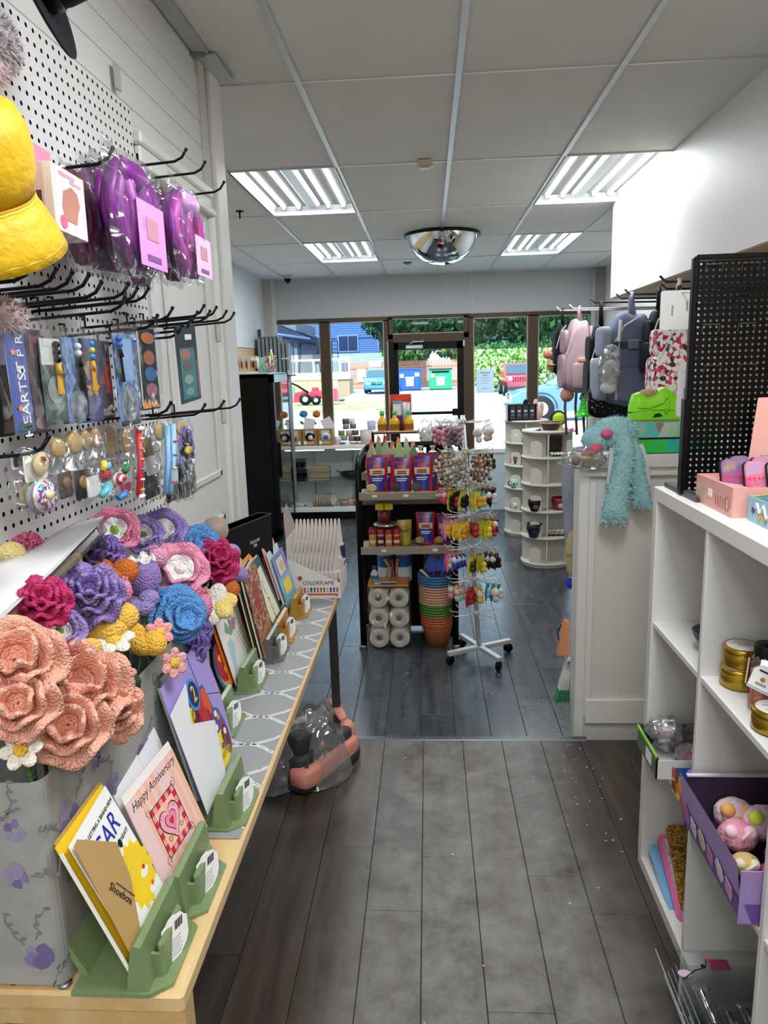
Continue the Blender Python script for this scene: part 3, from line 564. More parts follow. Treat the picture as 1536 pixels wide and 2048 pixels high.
# trees and hedge
LEAF = [C('#4f7d3a', .7), C('#79a84c', .7), C('#3c6434', .7)]
def tree(name, label, x, y, h, crown, n, seed, cols, trunk=True, ls=.32, group=None):
    rd = random.Random(seed); t = thing(name, label, 'tree' if trunk else 'hedge', T(x, y, ZG), group)
    for mi, mt in enumerate(cols):
        m = MB()
        for _ in range(n // len(cols)):
            c = rd.choice(crown); d = Vector((rd.gauss(0, 1), rd.gauss(0, 1), rd.gauss(0, 1))).normalized() * (rd.random() ** .4)
            p = Vector((c[0] + d.x * c[3], c[1] + d.y * c[3], c[2] + d.z * c[4])); M = Matrix.Translation(p) @ Euler((rd.uniform(0, 6), rd.uniform(0, 6), rd.uniform(0, 6))).to_matrix().to_4x4(); s = ls * rd.uniform(.6, 1.3)
            m.add([(-s, 0, 0), (0, -s * .5, 0), (s, 0, s * .2), (0, s * .5, 0)], [(0, 1, 2, 3)], mt, False, M)
        m.build('foliage', t, kind='stuff')
    if trunk:
        m = MB().tube([(0, 0, 0), (.1, 0, h * .4), (0, .1, h * .8)], [.3, .22, .1], C('#5b4a3a', .8), 8)
        for c in crown[:4]: m.tube([(0, 0, h * .35), (c[0] * .6, c[1] * .6, c[2] * .8), (c[0], c[1], c[2])], [.14, .1, .04], C('#5b4a3a', .8), 6)
        m.build('trunk', t)
    return t
def at_(px, py, Y): return W(px, py, y=Y)
tree('leafy_tree', 'spreading leafy tree over the fence behind the dumpsters', px_x(835, 66), 66, 8, [(-1, 0, 3.6, 2.4, 2.0), (.6, 0, 5.6, 3.6, 2.2), (-2.6, 0, 6.2, 2.6, 2.0), (3.0, 0, 4.6, 2.4, 2.2), (4.4, 0, 6.2, 2.4, 2)], 5200, 1, LEAF)
tree('leafy_tree', 'overhanging branch tree at the corner of the blue building', px_x(775, 60), 60, 7, [(0, 0, 6.4, 1.5, 1.2), (.6, 0, 5.2, 1.1, 1.0), (-.9, 0, 5.7, .9, .7)], 1800, 2, LEAF[2:] + LEAF[:1], ls=.26)
tree('leafy_tree', 'tall dark tree behind the hedge just past the door', px_x(960, 75), 75, 9, [(0, 0, 5.6, 3.2, 3.0), (-2, 0, 4, 2, 2.), (1, 0, 8, 2.6, 2)], 3600, 3, LEAF)
tree('leafy_tree', 'tall dark tree behind the red off road car', px_x(1052, 67), 67, 9, [(0, 0, 5.2, 3.0, 2.6), (1.5, 0, 7, 1.8, 1.4), (-1.8, 0, 6.3, 1.5, 1.3)], 3600, 4, LEAF)
tree('leafy_tree', 'tall dark tree behind the blue sport utility car', px_x(1135, 59.5), 59.5, 9, [(0, 0, 5.0, 3.2, 2.6), (-1.8, 0, 7.4, 1.6, 1), (1.4, 0, 7.2, 2, 1.4)], 3600, 5, LEAF)
LG = [C('#9cc878', .7), C('#b4d890', .7), C('#7fb45e', .7)]
for i, (pxx, lb) in enumerate(((985, 'bright green hedge bush behind the paper notice'), (1030, 'bright green hedge bush behind the red off road car'), (1085, 'bright green hedge bush behind the blue sport utility car'), (1140, 'bright green hedge bush seen past the pink backpack'))):
    tree('hedge_bush', lb, px_x(pxx, 49.5 + 4 * (i % 2)), 49.5 + 4 * (i % 2), 3, [(0, 0, 1.5, 1.6, 1.6), (.6, .0, 2.1, 1.2, 1.2), (-.6, .0, 1.9, 1.2, 1.2)], 2400, 20 + i, LG, False, .2)
# ================================================================ pegboard wall
XP = XL + .012
pb = thing('pegboard', 'white perforated pegboard mounted on the painted block wall', 'pegboard', T(XL + .001, 1.55, 1.31))
PEGW = C('#e4e3e2', .4)
def perforated(y0, y1, z0, z1, step, r, mat, th, flip=False):
    m = MB(); ny = int((y1 - y0) / step); nz = int((z1 - z0) / step); vs, fs = [], []
    for i in range(ny):
        for j in range(nz):
            a, b = y0 + i * step, z0 + j * step; c, d = a + step / 2, b + step / 2; k = len(vs)
            cor = [(a, b), (c, b), (a + step, b), (a + step, d), (a + step, b + step), (c, b + step), (a, b + step), (a, d)]
            for (p, q) in cor: vs.append((th, p, q))
            for t in range(8): an = R(225 + 45 * t); vs.append((th, c + r * math.cos(an), d + r * math.sin(an)))
            for t in range(8): an = R(225 + 45 * t); vs.append((0, c + r * math.cos(an), d + r * math.sin(an)))
            for t in range(8):
                u = (t + 1) % 8; fs.append((k + t, k + u, k + 8 + u, k + 8 + t)); fs.append((k + 8 + t, k + 8 + u, k + 16 + u, k + 16 + t))
    m.add(vs, fs[0::2], mat); b_ = len(m.v) - len(vs); rim = C('#1c1c1c', .8) if mat is PEGW else mat  # white board's hole sides coloured near-black to stand in for shade inside the holes
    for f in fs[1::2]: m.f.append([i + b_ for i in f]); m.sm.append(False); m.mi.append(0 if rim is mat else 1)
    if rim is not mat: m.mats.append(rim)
    for (a, b, c, d) in ((y0, y1, z0, z0), (y0, y1, z0 + nz * step, z0 + nz * step), (y0, y0, z0, z1), (y0 + ny * step, y0 + ny * step, z0, z0 + nz * step)):
        m.add([(0, a, c), (0, b, d), (th, b, d), (th, a, c)], [(0, 1, 2, 3)], mat)
    return m
STEP = .0264
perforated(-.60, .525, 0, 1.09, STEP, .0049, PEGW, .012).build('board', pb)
MB().box((.001, -.04, .545), (.002, 1.1, 1.07), C('#030303', .9)).build('hole_shade_sheet', pb)  # black sheet added behind the holes, painting the shade seen through them
MB().box((.006, -.04, -.006), (.014, 1.13, .02), C('#a9a7a2', .5), .003).build('edge_strip', pb)
MB().box((.016, .43, 1.13), (.006, .03, .06), C('#b9b5ae', .4)).build('bracket', pb)
HK = C('#1d1e20', .35, .5)
def hook(px, py, label, group, L=.215, tipx=None):
    tx = tipx if tipx is not None else XP + L
    p = W(px, py, x=tx); tg = tag(MB().tube([(0, 0, 0), (L - .03, 0, .012), (L - .012, 0, .02), (L, 0, .036)], .0032, HK, 6).tube([(0, 0, .026), (.012, 0, .026), (.012, 0, 0), (.03, 0, .001)], .003, HK, 5).ell((L, 0, .037), .0045, HK, 6, 4).build('peg_hook', None, T(tx - L, p.y, p.z - .036)), label, 'hook', group)
    return tg
G1 = 'hooks of the top row'; 
for (px, py, lb) in ((225, 298, 'long black peg hook holding the striped pink box'), (372, 300, 'long black peg hook over the front purple hair bag'), (410, 325, 'long black peg hook above the white labelled hair bag'), (448, 365, 'last black peg hook of the top row, ending over the door casing')): hook(px, py, lb, G1)
for i, (px, py) in enumerate(((65, 525), (113, 538), (145, 545), (178, 550), (203, 565), (257, 568), (275, 577), (297, 577), (250, 595))): hook(px, py, '%s empty long black peg hook, counted from the yellow hat, under the hair bags' % ORD[i], 'bare hooks under the hair bags')
for i, (px, py) in enumerate(((315, 632), (345, 617), (365, 652), (383, 640), (395, 625), (408, 612), (420, 623), (433, 615), (453, 623), (468, 627))): hook(px, py, '%s long black peg hook of the bookmark row, counted towards the tall cooler' % ORD[i], 'hooks of the bookmark row')
for (px, py, lb) in ((97, 875, 'short black peg hook poking from the bag with the rhinestone mirror'), (342, 806, 'black peg hook ending over the sticker packs beside the slim dark bookmark'), (410, 810, 'black peg hook in the sticker row in front of the door panel'), (448, 803, 'black peg hook ending just short of the sticker row end'), (480, 799, 'farthest reaching black peg hook of the sticker row, crossing the tall cooler')): hook(px, py, lb, 'hooks of the sticker row')

BAG = CLR('#fbfcfc', .05, .12, 26.); SLEEVE = CLR('#fdfdfd', .05, .08, 8.)
def hang(px0, py0, px1, py1, X):
    a, b = W(px0, py0, x=X), W(px1, py1, x=X); c, d = W(px1, py0, x=X), W(px0, py1, x=X)
    zt, zb = (a.z + c.z) / 2, (b.z + d.z) / 2; ya, yb = (a.y + d.y) / 2, (b.y + c.y) / 2
    return FR(((X), (ya + yb) / 2, (zt + zb) / 2), (0, 1, 0), (1, 0, 0)), yb - ya, zt - zb
def clear_bag(t, w, h, d=.02, mat=None, wob=.006, seed=0, top=.03, name='clear_bag'):
    rd = random.Random(seed); ph = [rd.uniform(0, 6) for _ in range(6)]
    def f(sg):
        def g(u, v):
            e = (4 * u * (1 - u)) ** .4 * (4 * v * (1 - v) if v < .5 else min(1, 4 * v * (1 - v))) ** .4
            return ((u - .5) * w * (1 + .03 * math.sin(9 * v + ph[4])), (v - .5) * h + .004 * math.sin(7 * u + ph[5]), sg * d / 2 * e + wob * math.sin(11 * u + 5 * v + ph[0]) * math.sin(8 * v - 6 * u + ph[1]))
        return g
    m = MB(); m.sheet(f(1), 8, 12, mat or BAG).sheet(f(-1), 8, 12, mat or BAG)
    o = m.build(name, t)
    if top: MB().box((0, h / 2 - top, 0), (w, .004, .003), C('#dfe3e6', .25)).build('zip_seal', t)
    return o
def strands(t, w, h, d, cols, seed, wave=.5):
    rd = random.Random(seed); m = MB(); n = 14
    for k in range(n * 2):
        x0 = rd.uniform(-.5, .5) * w * .8; z0 = rd.uniform(-.5, .5) * d; ph = rd.uniform(0, 6); pts = []
        c = cols[k % len(cols)]
        for i in range(9):
            q = i / 8; s = .55 + .9 * math.sin(math.pi * min(q * 1.15, 1)) ** .6
            pts.append((x0 * s + w * .05 * wave * math.sin(q * 7 + ph), h / 2 - q * h, z0 * s * (.6 + .4 * math.sin(q * 6 + ph))))
        m.tube(pts, [.003 + .009 * min(1, 4 * (i / 8)) * (1 if i < 8 else .4) for i in range(9)], c, 6)
    return m.build('hair_strands', t)
PUR = [C('#7a1d86', .4), C('#8f2a9c', .4), C('#6a1674', .45), C('#a845b0', .4)]; MAR = [C('#7a2436', .4), C('#5f1c40', .4), C('#8a2f3f', .45), C('#6d1c5c', .4)]; DPU = [C('#3d1240', .4), C('#571a5e', .4), C('#4a1640', .4)]
def hair(label, q, X, cols, seed, card=None, top=None):
    M, w, h = hang(*q, X); t = thing('hair_extension_bag', label, 'hair bag', M, 'bagged purple hair pieces on the top hook row')
    strands(t, w * .8, h * .86, .03, cols, seed); clear_bag(t, w, h, .055, seed=seed, top=.022)
    if top: MB().ell((0, h * .3, .008), (w * .3, h * .12, .02), top, 14, 8).build('hair_scrunchie', t)
    if card:
        (cx_, cy_, cw, ch, cc) = card; k = MB().box((cx_ * w, cy_ * h, .03), (cw * w, ch * h, .001), C(cc, .35), 0).build('label_card', t)
        MB().box((cx_ * w, cy_ * h + ch * h * .1, .0312), (cw * w * .42, ch * h * .34, .0008), C('#c98aa0', .5)).box((cx_ * w, cy_ * h - ch * h * .36, .0312), (cw * w * .5, ch * h * .1, .0008), C('#7a3a86', .5)).build('printed_picture', k)
hair('clear bag of dark maroon and purple hair hanging behind the striped pink box', (128, 335, 186, 540), -.66, MAR + DPU[:1], 1)
hair('clear bag of deep purple hair hanging second from the striped pink box', (168, 318, 208, 552), -.68, DPU + PUR[:1], 2)
hair('clear bag of plum hair hanging just behind the bag with the lilac label', (192, 318, 240, 556), -.66, [PUR[2], MAR[3], PUR[0]], 3)
hair('front clear bag of bright purple hair with a lilac label card', (217, 312, 306, 552), -.57, PUR, 4, (.08, -.16, .62, .52, '#d77fe0'), PUR[0])
hair('clear bag with a white paper label and dark purple hair behind it', (296, 362, 338, 545), -.64, DPU, 5, (-.05, -.15, .8, .62, '#f1eef0'))
hair('clear bag of dark plum hair between the white label and the pink and lilac bag', (318, 382, 360, 572), -.62, MAR[1:3] + DPU, 6)
hair('clear bag of magenta and lilac hair at the end of the top row', (343, 374, 400, 566), -.56, [C('#a8288f', .4), C('#c14fb0', .4), PUR[1]], 7, (.12, -.22, .55, .4, '#e9b8ea'), C('#d9a6e0', .4))
hair('clear bag of purple hair hidden behind, its crumpled bottom seen below the front bag', (250, 420, 300, 580), -.68, PUR[:2] + MAR[:1], 8)
# striped box
M, w, h = hang(106, 345, 167, 470, -.565); t = thing('hair_bun_box', 'pink and white striped carton with a bun shaped window', 'box', M @ T(rz=-2))
PW_ = PAT('pink_stripe', ['#efe6e6', '#e3c4cb'], 'wave', 22, .35, stretch=(1, .0, 1))
MB().box((0, 0, -.02), (w, h, .045), PW_, .001).box((-.01, h / 2 + .02, -.042), (w * .9, .04, .001), C('#f27f9c', .4)).build('carton', t)
MB().prism([(-.2 * w, -.3 * h), (-.27 * w, -.1 * h), (-.2 * w, .14 * h), (.05 * w, .26 * h), (.24 * w, .2 * h), (.3 * w, .02 * h), (.22 * w, -.12 * h), (.16 * w, -.3 * h)], .0026, .0032, C('#b06a50', .4, var=.4)).build('window_picture', t)
MB().prism(circ(.1 * w, 14, -.26 * w, -.34 * h), .0026, .0034, C('#e8447a', .4)).build('round_sticker', t)
MB().prism(rrect(.5 * w, .06 * h, .002), .0026, .003, C('#bf97a6', .4), T(-.05 * w, .4 * h, 0)).prism(rrect(.36 * w, .05 * h, .002), .0026, .003, C('#bf97a6', .4), T(.2 * w, .33 * h, 0)).build('printed_line', t)
MB().box((-w / 2 - .0006, -.02 * h, -.02), (.001, .02, .008), C('#4a3438', .5)).box((-w / 2 - .0006, -.2 * h, -.02), (.001, .03, .008), C('#4a3438', .5)).build('printed_word', t)
# ---------------------------------------------------------------- bookmarks in sleeves
def tassel(t, x, y, beads, col, L, z=.006):
    m = MB()
    for i, b in enumerate(beads): m.ell((x, y - .012 * i, z), .0065, C(b, .3), 10, 6)
    if beads: m.build('bead', t)
    y1 = y - .012 * len(beads); c = C(col, .6); m = MB().tube([(x, y1 + .005, z), (x, y1 - .012, z)], [.004, .0075], c, 8)
    for k in range(7): m.tube([(x + (k - 3) * .0015, y1 - .01, z), (x + (k - 3) * .0028, y1 - L, z + .002 * (k % 2))], .0016, c, 5)
    m.build('tassel', t)
def bookmark(label, q, X, base, art=(), tas=None, txt=None, tilt=0., sleeve=True):
    M, w, h = hang(*q, X); t = thing('bookmark', label, 'bookmark', M @ T(rz=tilt), 'bookmarks in plastic sleeves')
    MB().prism(rrect(w, h, .004), -.0006, .0006, C(base, .3) if isinstance(base, str) else base).build('card', t)
    for (kind, cx_, cy_, rw, rh, col) in art:
        m = MB(); mt = C(col, .35) if isinstance(col, str) else col
        if kind == 'r': m.prism(rrect(rw * w, rh * h, .002), .0006, .0012, mt, T(cx_ * w, cy_ * h, 0))
        elif kind == 'e': m.prism(circ(rw * w, 16, cx_ * w, cy_ * h, rh * h), .0012, .0016, mt)
        elif kind == 's': m.prism([((rw * w if i % 2 == 0 else rw * w * .5) * math.cos(i * math.pi / 5 + .3) + cx_ * w, (rh * h if i % 2 == 0 else rh * h * .5) * math.sin(i * math.pi / 5 + .3) + cy_ * h) for i in range(10)], .0016, .0022, mt)
        elif kind == 'f': m.prism([(cx_ * w - rw * w, cy_ * h), (cx_ * w - rw * w * .5, cy_ * h + rh * h), (cx_ * w - rw * w * .1, cy_ * h + rh * h * .4), (cx_ * w + rw * w * .3, cy_ * h + rh * h), (cx_ * w + rw * w, cy_ * h)], .0012, .0018, mt)
        m.build('printed_art', t)
    if tas: tassel(t, *[tas[0] * w, tas[1] * h], *tas[2:])
    if txt:
        for (s, sz, col, px_, py_, rz_, bold) in txt: text(s, sz, C(col, .4), t, T(px_ * w, py_ * h, .0014, rz=rz_), sx=bold)
    if sleeve: MB().sheet(lambda u, v: ((u - .5) * w * 1.18, (v - .5) * h * 1.08 + .012, .009 + .003 * math.sin(6 * v + 4 * u)), 3, 8, SLEEVE).build('plastic_sleeve', t); 
    return t
STORM = PAT('storm', ['#1f2c45', '#3e5f94', '#7fa3d6', '#2a3a5e', '#a9c1e4'], 'noise', 22, .35, const=False); MOSS = PAT('moss', ['#1f2b28', '#3d504a', '#6f807c', '#27352f'], 'noise', 26, .35, const=False); GRIM = PAT('grim', ['#16131c', '#2a2233', '#4b2f45', '#1c1822'], 'noise', 30, .3, const=False); STONE = PAT('stone', ['#2a2e33', '#6d747c', '#9aa3ab', '#3c4248'], 'noise', 34, .4, const=False)
bookmark('dark bookmark cut off at the picture edge with a black figure on it', (-14, 660, 17, 875), -.64, '#15131b', [('r', 0, -.2, .9, .3, '#0a0a0c'), ('r', .1, .3, .7, .25, '#6d6a8c')])
bookmark('blue violet bookmark with white vertical letters and tiny hearts', (20, 664, 58, 868), -.60, '#5563a8', [('e', .1, .12, .14, .03, '#f3f2f6'), ('e', .22, .12, .12, .028, '#f3f2f6'), ('s', -.2, .3, .18, .04, '#e3a08c'), ('s', -.2, -.25, .16, .04, '#d98a3a'), ('f', 0, -.48, .45, .1, '#2f6b5a'), ('e', .2, -.44, .1, .03, '#c95a4a')], None, [('HEARTST', .03, '#f6f5f8', .12, -.17, 90, .9), ('P R', .026, '#f6f5f8', .2, .36, 90, .9)], 1)
bookmark('dark wine and black bookmark with purple sheen beside the blue violet one', (52, 660, 92, 868), -.63, GRIM, [('r', .1, .34, .5, .2, '#8a4a62'), ('e', 0, -.4, .3, .06, '#a58a9a')])
bookmark('black bookmark with a hanging gold tassel, behind the silver dragon one', (72, 672, 98, 842), -.69, '#141312', [('r', -.2, -.3, .4, .2, '#2e3a3a')], (0, .32, ['#8d7a20'], '#c9a01f', .05))
bookmark('grey dragon bookmark with black beads and a gold tassel', (84, 676, 128, 850), -.62, MOSS, [('r', 0, .34, .9, .3, '#dcdde0'), ('e', .05, -.1, .36, .16, '#8d9a96')], (.15, .42, ['#0e0e10', '#0e0e10', '#0e0e10'], '#d3a41c', .045))
bookmark('dark green black bookmark with a red bead between the dragon and storm ones', (116, 674, 146, 848), -.68, MOSS, [('r', 0, .2, .8, .4, '#101214')], (.1, .3, ['#b3202c'], '#15151a', .02))
bookmark('stormy blue bookmark with a pearl bead and black tassel over a stone beast', (130, 676, 172, 846), -.63, STORM, [('e', 0, -.3, .42, .18, STONE), ('r', 0, -.46, .5, .02, '#c8ad4a')], (.1, .4, ['#e9eef0', '#e9eef0'], '#0f1116', .055))
bookmark('violet bookmark with a girl in a yellow star and blue beads', (164, 678, 201, 844), -.63, '#4a4680', [('e', .0, .12, .32, .13, '#b68a74'), ('r', 0, .27, .6, .1, '#3a2b2a'), ('s', .02, -.1, .42, .11, '#e0ab33'), ('e', -.02, -.1, .1, .03, '#f6d26a')], (.0, .44, ['#2f8fd0', '#e6c24a', '#2f8fd0'], '#d09a1c', .05))
bookmark('dark red bookmark ending in white gothic letters', (190, 682, 223, 838), -.64, '#5a1420', [('r', -.1, .3, .7, .36, '#2b2b31'), ('f', -.1, -.05, .35, .16, '#d9564a'), ('r', .2, .4, .3, .1, '#8fc7b4')], (.1, .24, ['#b02a2a'], '#d04a44', .05), [('cula', .026, '#f3f0ec', .02, -.4, 0, .85)])
bookmark('pale blue bookmark with lettering, stone statue and a black tassel', (232, 668, 274, 852), -.61, STORM, [('r', 0, .22, .7, .45, '#8fb2e0'), ('e', 0, -.26, .4, .2, STONE), ('r', 0, -.47, .9, .05, '#15161a')], (-.32, .44, ['#2b67b8', '#2b67b8'], '#101114', .06))
bookmark('slim violet bookmark edge next to the fantasy panels one', (256, 658, 278, 824), -.68, '#3f3470', [('r', 0, 0, .8, .02, '#cfd0e4')])
bookmark('tall black bookmark stacked with four fantasy portraits and orange flames', (277, 657, 314, 820), -.63, '#121016', [('e', .1, .38, .36, .07, '#c9764a'), ('e', .08, .14, .3, .09, '#b5654a'), ('e', .08, -.06, .3, .09, '#3f6fb0'), ('e', .08, -.26, .3, .09, '#b0708a'), ('f', -.2, -.48, .28, .12, '#f0a02a'), ('f', .2, -.48, .25, .1, '#e8881f'), ('r', -.44, 0, .06, .9, '#d8d6e0')])
bookmark('slim black and teal bookmark with four small pictures hanging before the door', (355, 652, 396, 804), -.575, '#17191a', [('r', -.02, -.12, .72, .66, '#1f5f5c'), ('e', -.12, .13, .26, .07, '#8d5a44'), ('e', -.05, -.03, .24, .06, '#5a3b34'), ('e', -.05, -.2, .22, .06, '#7d8a6a'), ('e', -.05, -.36, .2, .05, '#5f8a70'), ('r', .1, .35, .32, .07, '#d9d6d2'), ('r', .42, -.2, .04, .5, '#a8564a')], sleeve=False, tilt=3)
# ---------------------------------------------------------------- sticker and jewel packs
OVAL = C('#c9a56a', .5, var=.12)
def pack(label, q, X, parts, d=.02, seed=0, bag=True, cat='craft pack', name='craft_pack', tilt=0.):
    M, w, h = hang(*q, X); t = thing(name, label, cat, M @ T(rz=tilt), 'bagged sticker and jewel craft packs')
    for (kind, cx_, cy_, rw, rh, col, z, nm) in parts:
        mt = C(col, .4) if isinstance(col, str) else col; m = MB(); x, y = cx_ * w, cy_ * h
        if kind == 'o': m.lathe([(0, .004), (.8, .004), (1, .0), (.8, -.004), (0, -.004)], mt, 22, Matrix.Translation((x, y, z)) @ Matrix.Diagonal((rw * w, rh * h, 1, 1)))
        elif kind == 'r': m.prism(rrect(rw * w * 2, rh * h * 2, .004), z, z + .002, mt, Matrix.Translation((x, y, 0)))
        elif kind == 't': m.tube([(x - rw * w, y - rh * h, z), (x, y, z + .004), (x + rw * w, y + rh * h, z)], .0065, mt, 8)
        elif kind == 'c': m.prism([(-.5 * rw * w + x, y + rh * h * .3), (-.35 * rw * w + x, y - rh * h), (.35 * rw * w + x, y - rh * h), (.6 * rw * w + x, y + rh * h * .3)], z, z + .003, mt)
        elif kind == 'p':
            for k in range(7): a = k * 2 * math.pi / 7; m.prism(circ(rw * w * .5, 8, x + rw * w * .62 * math.cos(a), y + rw * w * .62 * math.sin(a)), z, z + .002, mt)
        m.build(nm, t)
    if bag: clear_bag(t, w * 1.1, h * 1.04, d, seed=seed, top=.0)
    return t
DMD = PAT('rhinestones', ['#b3263a', '#e8e4ea', '#3aa6a8', '#c9c4d6', '#7a4a8a', '#e9b8c4'], 'cells', 210, .2)
pack('compact mirror encrusted with red and teal rhinestones in a clear bag', (50, 950, 106, 1032), -.60, [('o', 0, 0, .48, .48, '#9da0a6', 0, 'mirror_case'), ('o', 0, 0, .43, .43, '#d7d9dc', .008, 'mirror_rim'), ('o', 0, 0, .38, .38, DMD, .012, 'rhinestones'), ('o', 0, .02, .13, .13, '#e9d7a8', .016, 'center_stone')], name='compact_mirror', cat='mirror', tilt=-6)
pack('cream oval tag with red hearts and script on a white card', (52, 898, 100, 962), -.595, [('r', -.1, -.05, .46, .42, '#ebe6dc', -.002, 'backing_card'), ('o', -.05, .05, .30, .38, '#e9d5a2', .006, 'oval_tag'), ('o', -.1, .24, .05, .05, '#b8202c', .012, 'heart'), ('o', -.02, .18, .05, .05, '#b8202c', .012, 'heart')], d=.04, seed=3)
q_ = bpy.data.objects['oval_tag']; text('diamonds\nand hearts', .0085, C('#5a3a2a', .6), q_.parent, q_.matrix_local @ T(0, 0, .014), sx=.8)
pack('barcode backed pack with a second cream oval, partly behind the rhinestone mirror', (22, 902, 62, 1015), -.64, [('r', -.05, .34, .36, .14, '#e8e7e4', 0, 'barcode_card'), ('o', .05, -.28, .40, .2, '#d8c08a', .006, 'oval_tag')] + [('r', -.28 + k * .09, .34, .016 + .012 * (k % 2), .09, '#2b2b2b', .003, 'barcode_bar') for k in range(6)], d=.03, seed=4)
for i, (q, lb) in enumerate((((105, 877, 137, 998), 'craft pack with a wooden oval above a brown embroidered pouch'), ((137, 866, 172, 1000), 'craft pack with two wooden ovals above a black pouch'), ((163, 862, 188, 985), 'craft pack with a slim wooden oval beside the cupcake sticker'), ((182, 858, 208, 980), 'craft pack with a wooden oval, half behind the cupcake sticker'))):
    pack(lb, q, -.645, [('o', 0, .36, .42, .17, OVAL, 0, 'wooden_oval'), ('o', .16, .37, .38, .17, OVAL, -.012, 'wooden_oval'), ('r', 0, -.28, .40, .22, ('#5a4a42', '#1c1b1d', '#6d6a6a', '#54565a')[i], .004, 'pouch'), ('o', 0, -.24, .22, .1, ('#8a6a4a', '#c9a04a', '#9a9aa0', '#8a8d90')[i], .008, 'stone')], d=.045, seed=10 + i)
pack('glittery cupcake sticker with a straw on a white card', (172, 920, 218, 998), -.60, [('r', -.2, -.12, .3, .26, '#f1f0ee', 0, 'backing_card'), ('c', .24, -.2, .36, .28, '#a9d3e6', .004, 'cup'), ('o', .22, .08, .22, .17, '#b8283f', .006, 'frosting'), ('o', .3, .28, .16, .09, '#4fb0d0', .008, 'cream'), ('t', .08, .34, .04, .1, '#e6c24a', .008, 'straw'), ('t', .0, -.3, .16, .1, '#5fb4c8', .01, 'ribbon')], seed=21)
pack('red and white lollipop sticker with a striped bow on a white card', (216, 915, 262, 998), -.60, [('r', .26, .02, .26, .22, '#f3f2f0', 0, 'backing_card'), ('o', -.14, .02, .26, .17, '#f3eef0', .004, 'lollipop'), ('o', -.14, .02, .22, .145, '#d0284a', .007, 'lollipop_ring'), ('o', -.14, .02, .15, .1, '#f6eef0', .010, 'lollipop_ring'), ('o', -.14, .02, .09, .06, '#d0284a', .013, 'lollipop_ring'), ('c', .05, -.2, .4, .18, '#c93a55', .006, 'bow'), ('t', -.2, -.38, .14, .04, '#3d7fc4', .01, 'stick'), ('t', .14, .26, .1, .1, '#4a9a5a', .008, 'leaf')], seed=22)
for q, lb, sd in (((208, 848, 234, 925), 'wooden oval craft pack hanging above the lollipop sticker', 31), ((243, 853, 264, 920), 'small wooden oval craft pack beside the red beaded strip', 32)): pack(lb, q, -.66, [('o', 0, .05, .44, .42, OVAL, 0, 'wooden_oval')], d=.03, seed=sd)
pack('red beaded slap bracelet hanging in a clear sleeve', (258, 850, 280, 1002), -.575, [('t', .1, 0, .26, .45, '#c0303a', .006, 'bracelet'), ('o', .36, .45, .22, .035, '#e8e4e6', .012, 'end_stud'), ('o', -.16, -.45, .22, .035, '#e8e4e6', .012, 'end_stud')] + [('o', .1 + .26 * f, .45 * f, .12, .018, c, .013, 'bead') for f, c in ((-.8, '#e6a23a'), (-.5, '#f0e2c0'), (-.2, '#4a7fc0'), (.1, '#e6a23a'), (.4, '#7fb04a'), (.7, '#e6d27a'))], d=.012, seed=33)
pack('dark embroidered craft pack with a white card behind the blue bracelets', (280, 856, 318, 1000), -.65, [('o', 0, .2, .3, .2, '#7d6a4e', .0, 'stone'), ('r', .0, -.28, .4, .2, '#1e1f22', .0, 'pouch'), ('r', .05, -.02, .34, .13, '#dedddb', .004, 'backing_card')], seed=34)
pack('pair of pale blue beaded slap bracelets crossing a wooden oval', (312, 840, 348, 990), -.585, [('o', .05, .36, .34, .13, OVAL, -.008, 'wooden_oval'), ('t', -.1, -.02, .2, .44, '#7fb2e0', .006, 'bracelet'), ('t', .14, -.02, .24, .45, '#93c3ea', .009, 'bracelet'), ('r', .3, -.3, .28, .1, '#efefed', 0, 'backing_card')] + [('o', .14 + .24 * f, -.02 + .45 * f, .08, .016, c, .017, 'bead') for f, c in ((-.7, '#c94a5a'), (-.3, '#e6c24a'), (.1, '#5a7fd0'), (.5, '#d04a7a'))], seed=35)
pack('purple and yellow flower sticker in a crinkled clear bag at the row end', (348, 838, 384, 932), -.60, [('p', .05, -.18, .42, .2, '#7a6ac8', .004, 'petals'), ('o', .05, -.18, .2, .1, '#f0d24a', .009, 'flower_center'), ('o', .0, .3, .3, .16, OVAL, 0, 'wooden_oval')], d=.03, seed=36)
SILV = C('#b9c0c4', .18, .9, 'crinkle')
for q, lb, sd, X in (((352, 920, 372, 1000), 'narrow bag of silver foil sheets hanging by the white door', 37, -.60), ((366, 915, 386, 998), 'last bag of silver foil sheets, closest to the door frame', 38, -.575), ((330, 965, 352, 1006), 'small dark foil pouch below the blue bracelets', 39, -.64)):
    pack(lb, q, X, [('r', 0, 0, .42, .44, SILV if sd != 39 else '#2c3034', 0, 'foil_sheet'), ('r', .1, .02, .36, .42, SILV, .006, 'foil_sheet')], seed=sd)
# ---------------------------------------------------------------- hats and plush at the wall
YEL = C('#e5b70f', .55, k='cloth', s=1.5, var=.06); YEL2 = C('#d9a90b', .55)
t = thing('bucket_hat', 'bright yellow cotton bucket hat with stitched brim hanging on a hook', 'hat', T(-.60, .97, 1.932, 28, 8, 0))
MB().lathe([(.085, 0), (.095, .03), (.098, .06), (.095, .085), (.086, .105), (.068, .116), (.0, .122)], YEL, 40).build('crown', t, solid=.003)
MB().lathe([(.085, .0), (.096, -.022), (.106, -.046), (.114, -.07)], YEL, 48).build('brim', t, solid=.004)
m = MB()
for k in range(6):
    q = (k + .6) / 6.2; r_, z_ = .086 + .028 * q, -.07 * q
    m.tube([(r_ * math.cos(a * 2 * math.pi / 48), r_ * math.sin(a * 2 * math.pi / 48), z_ + .0026 + .001 * (a % 2)) for a in range(48)], .0017, C('#f2cf3a', .5), 5, closed=True)
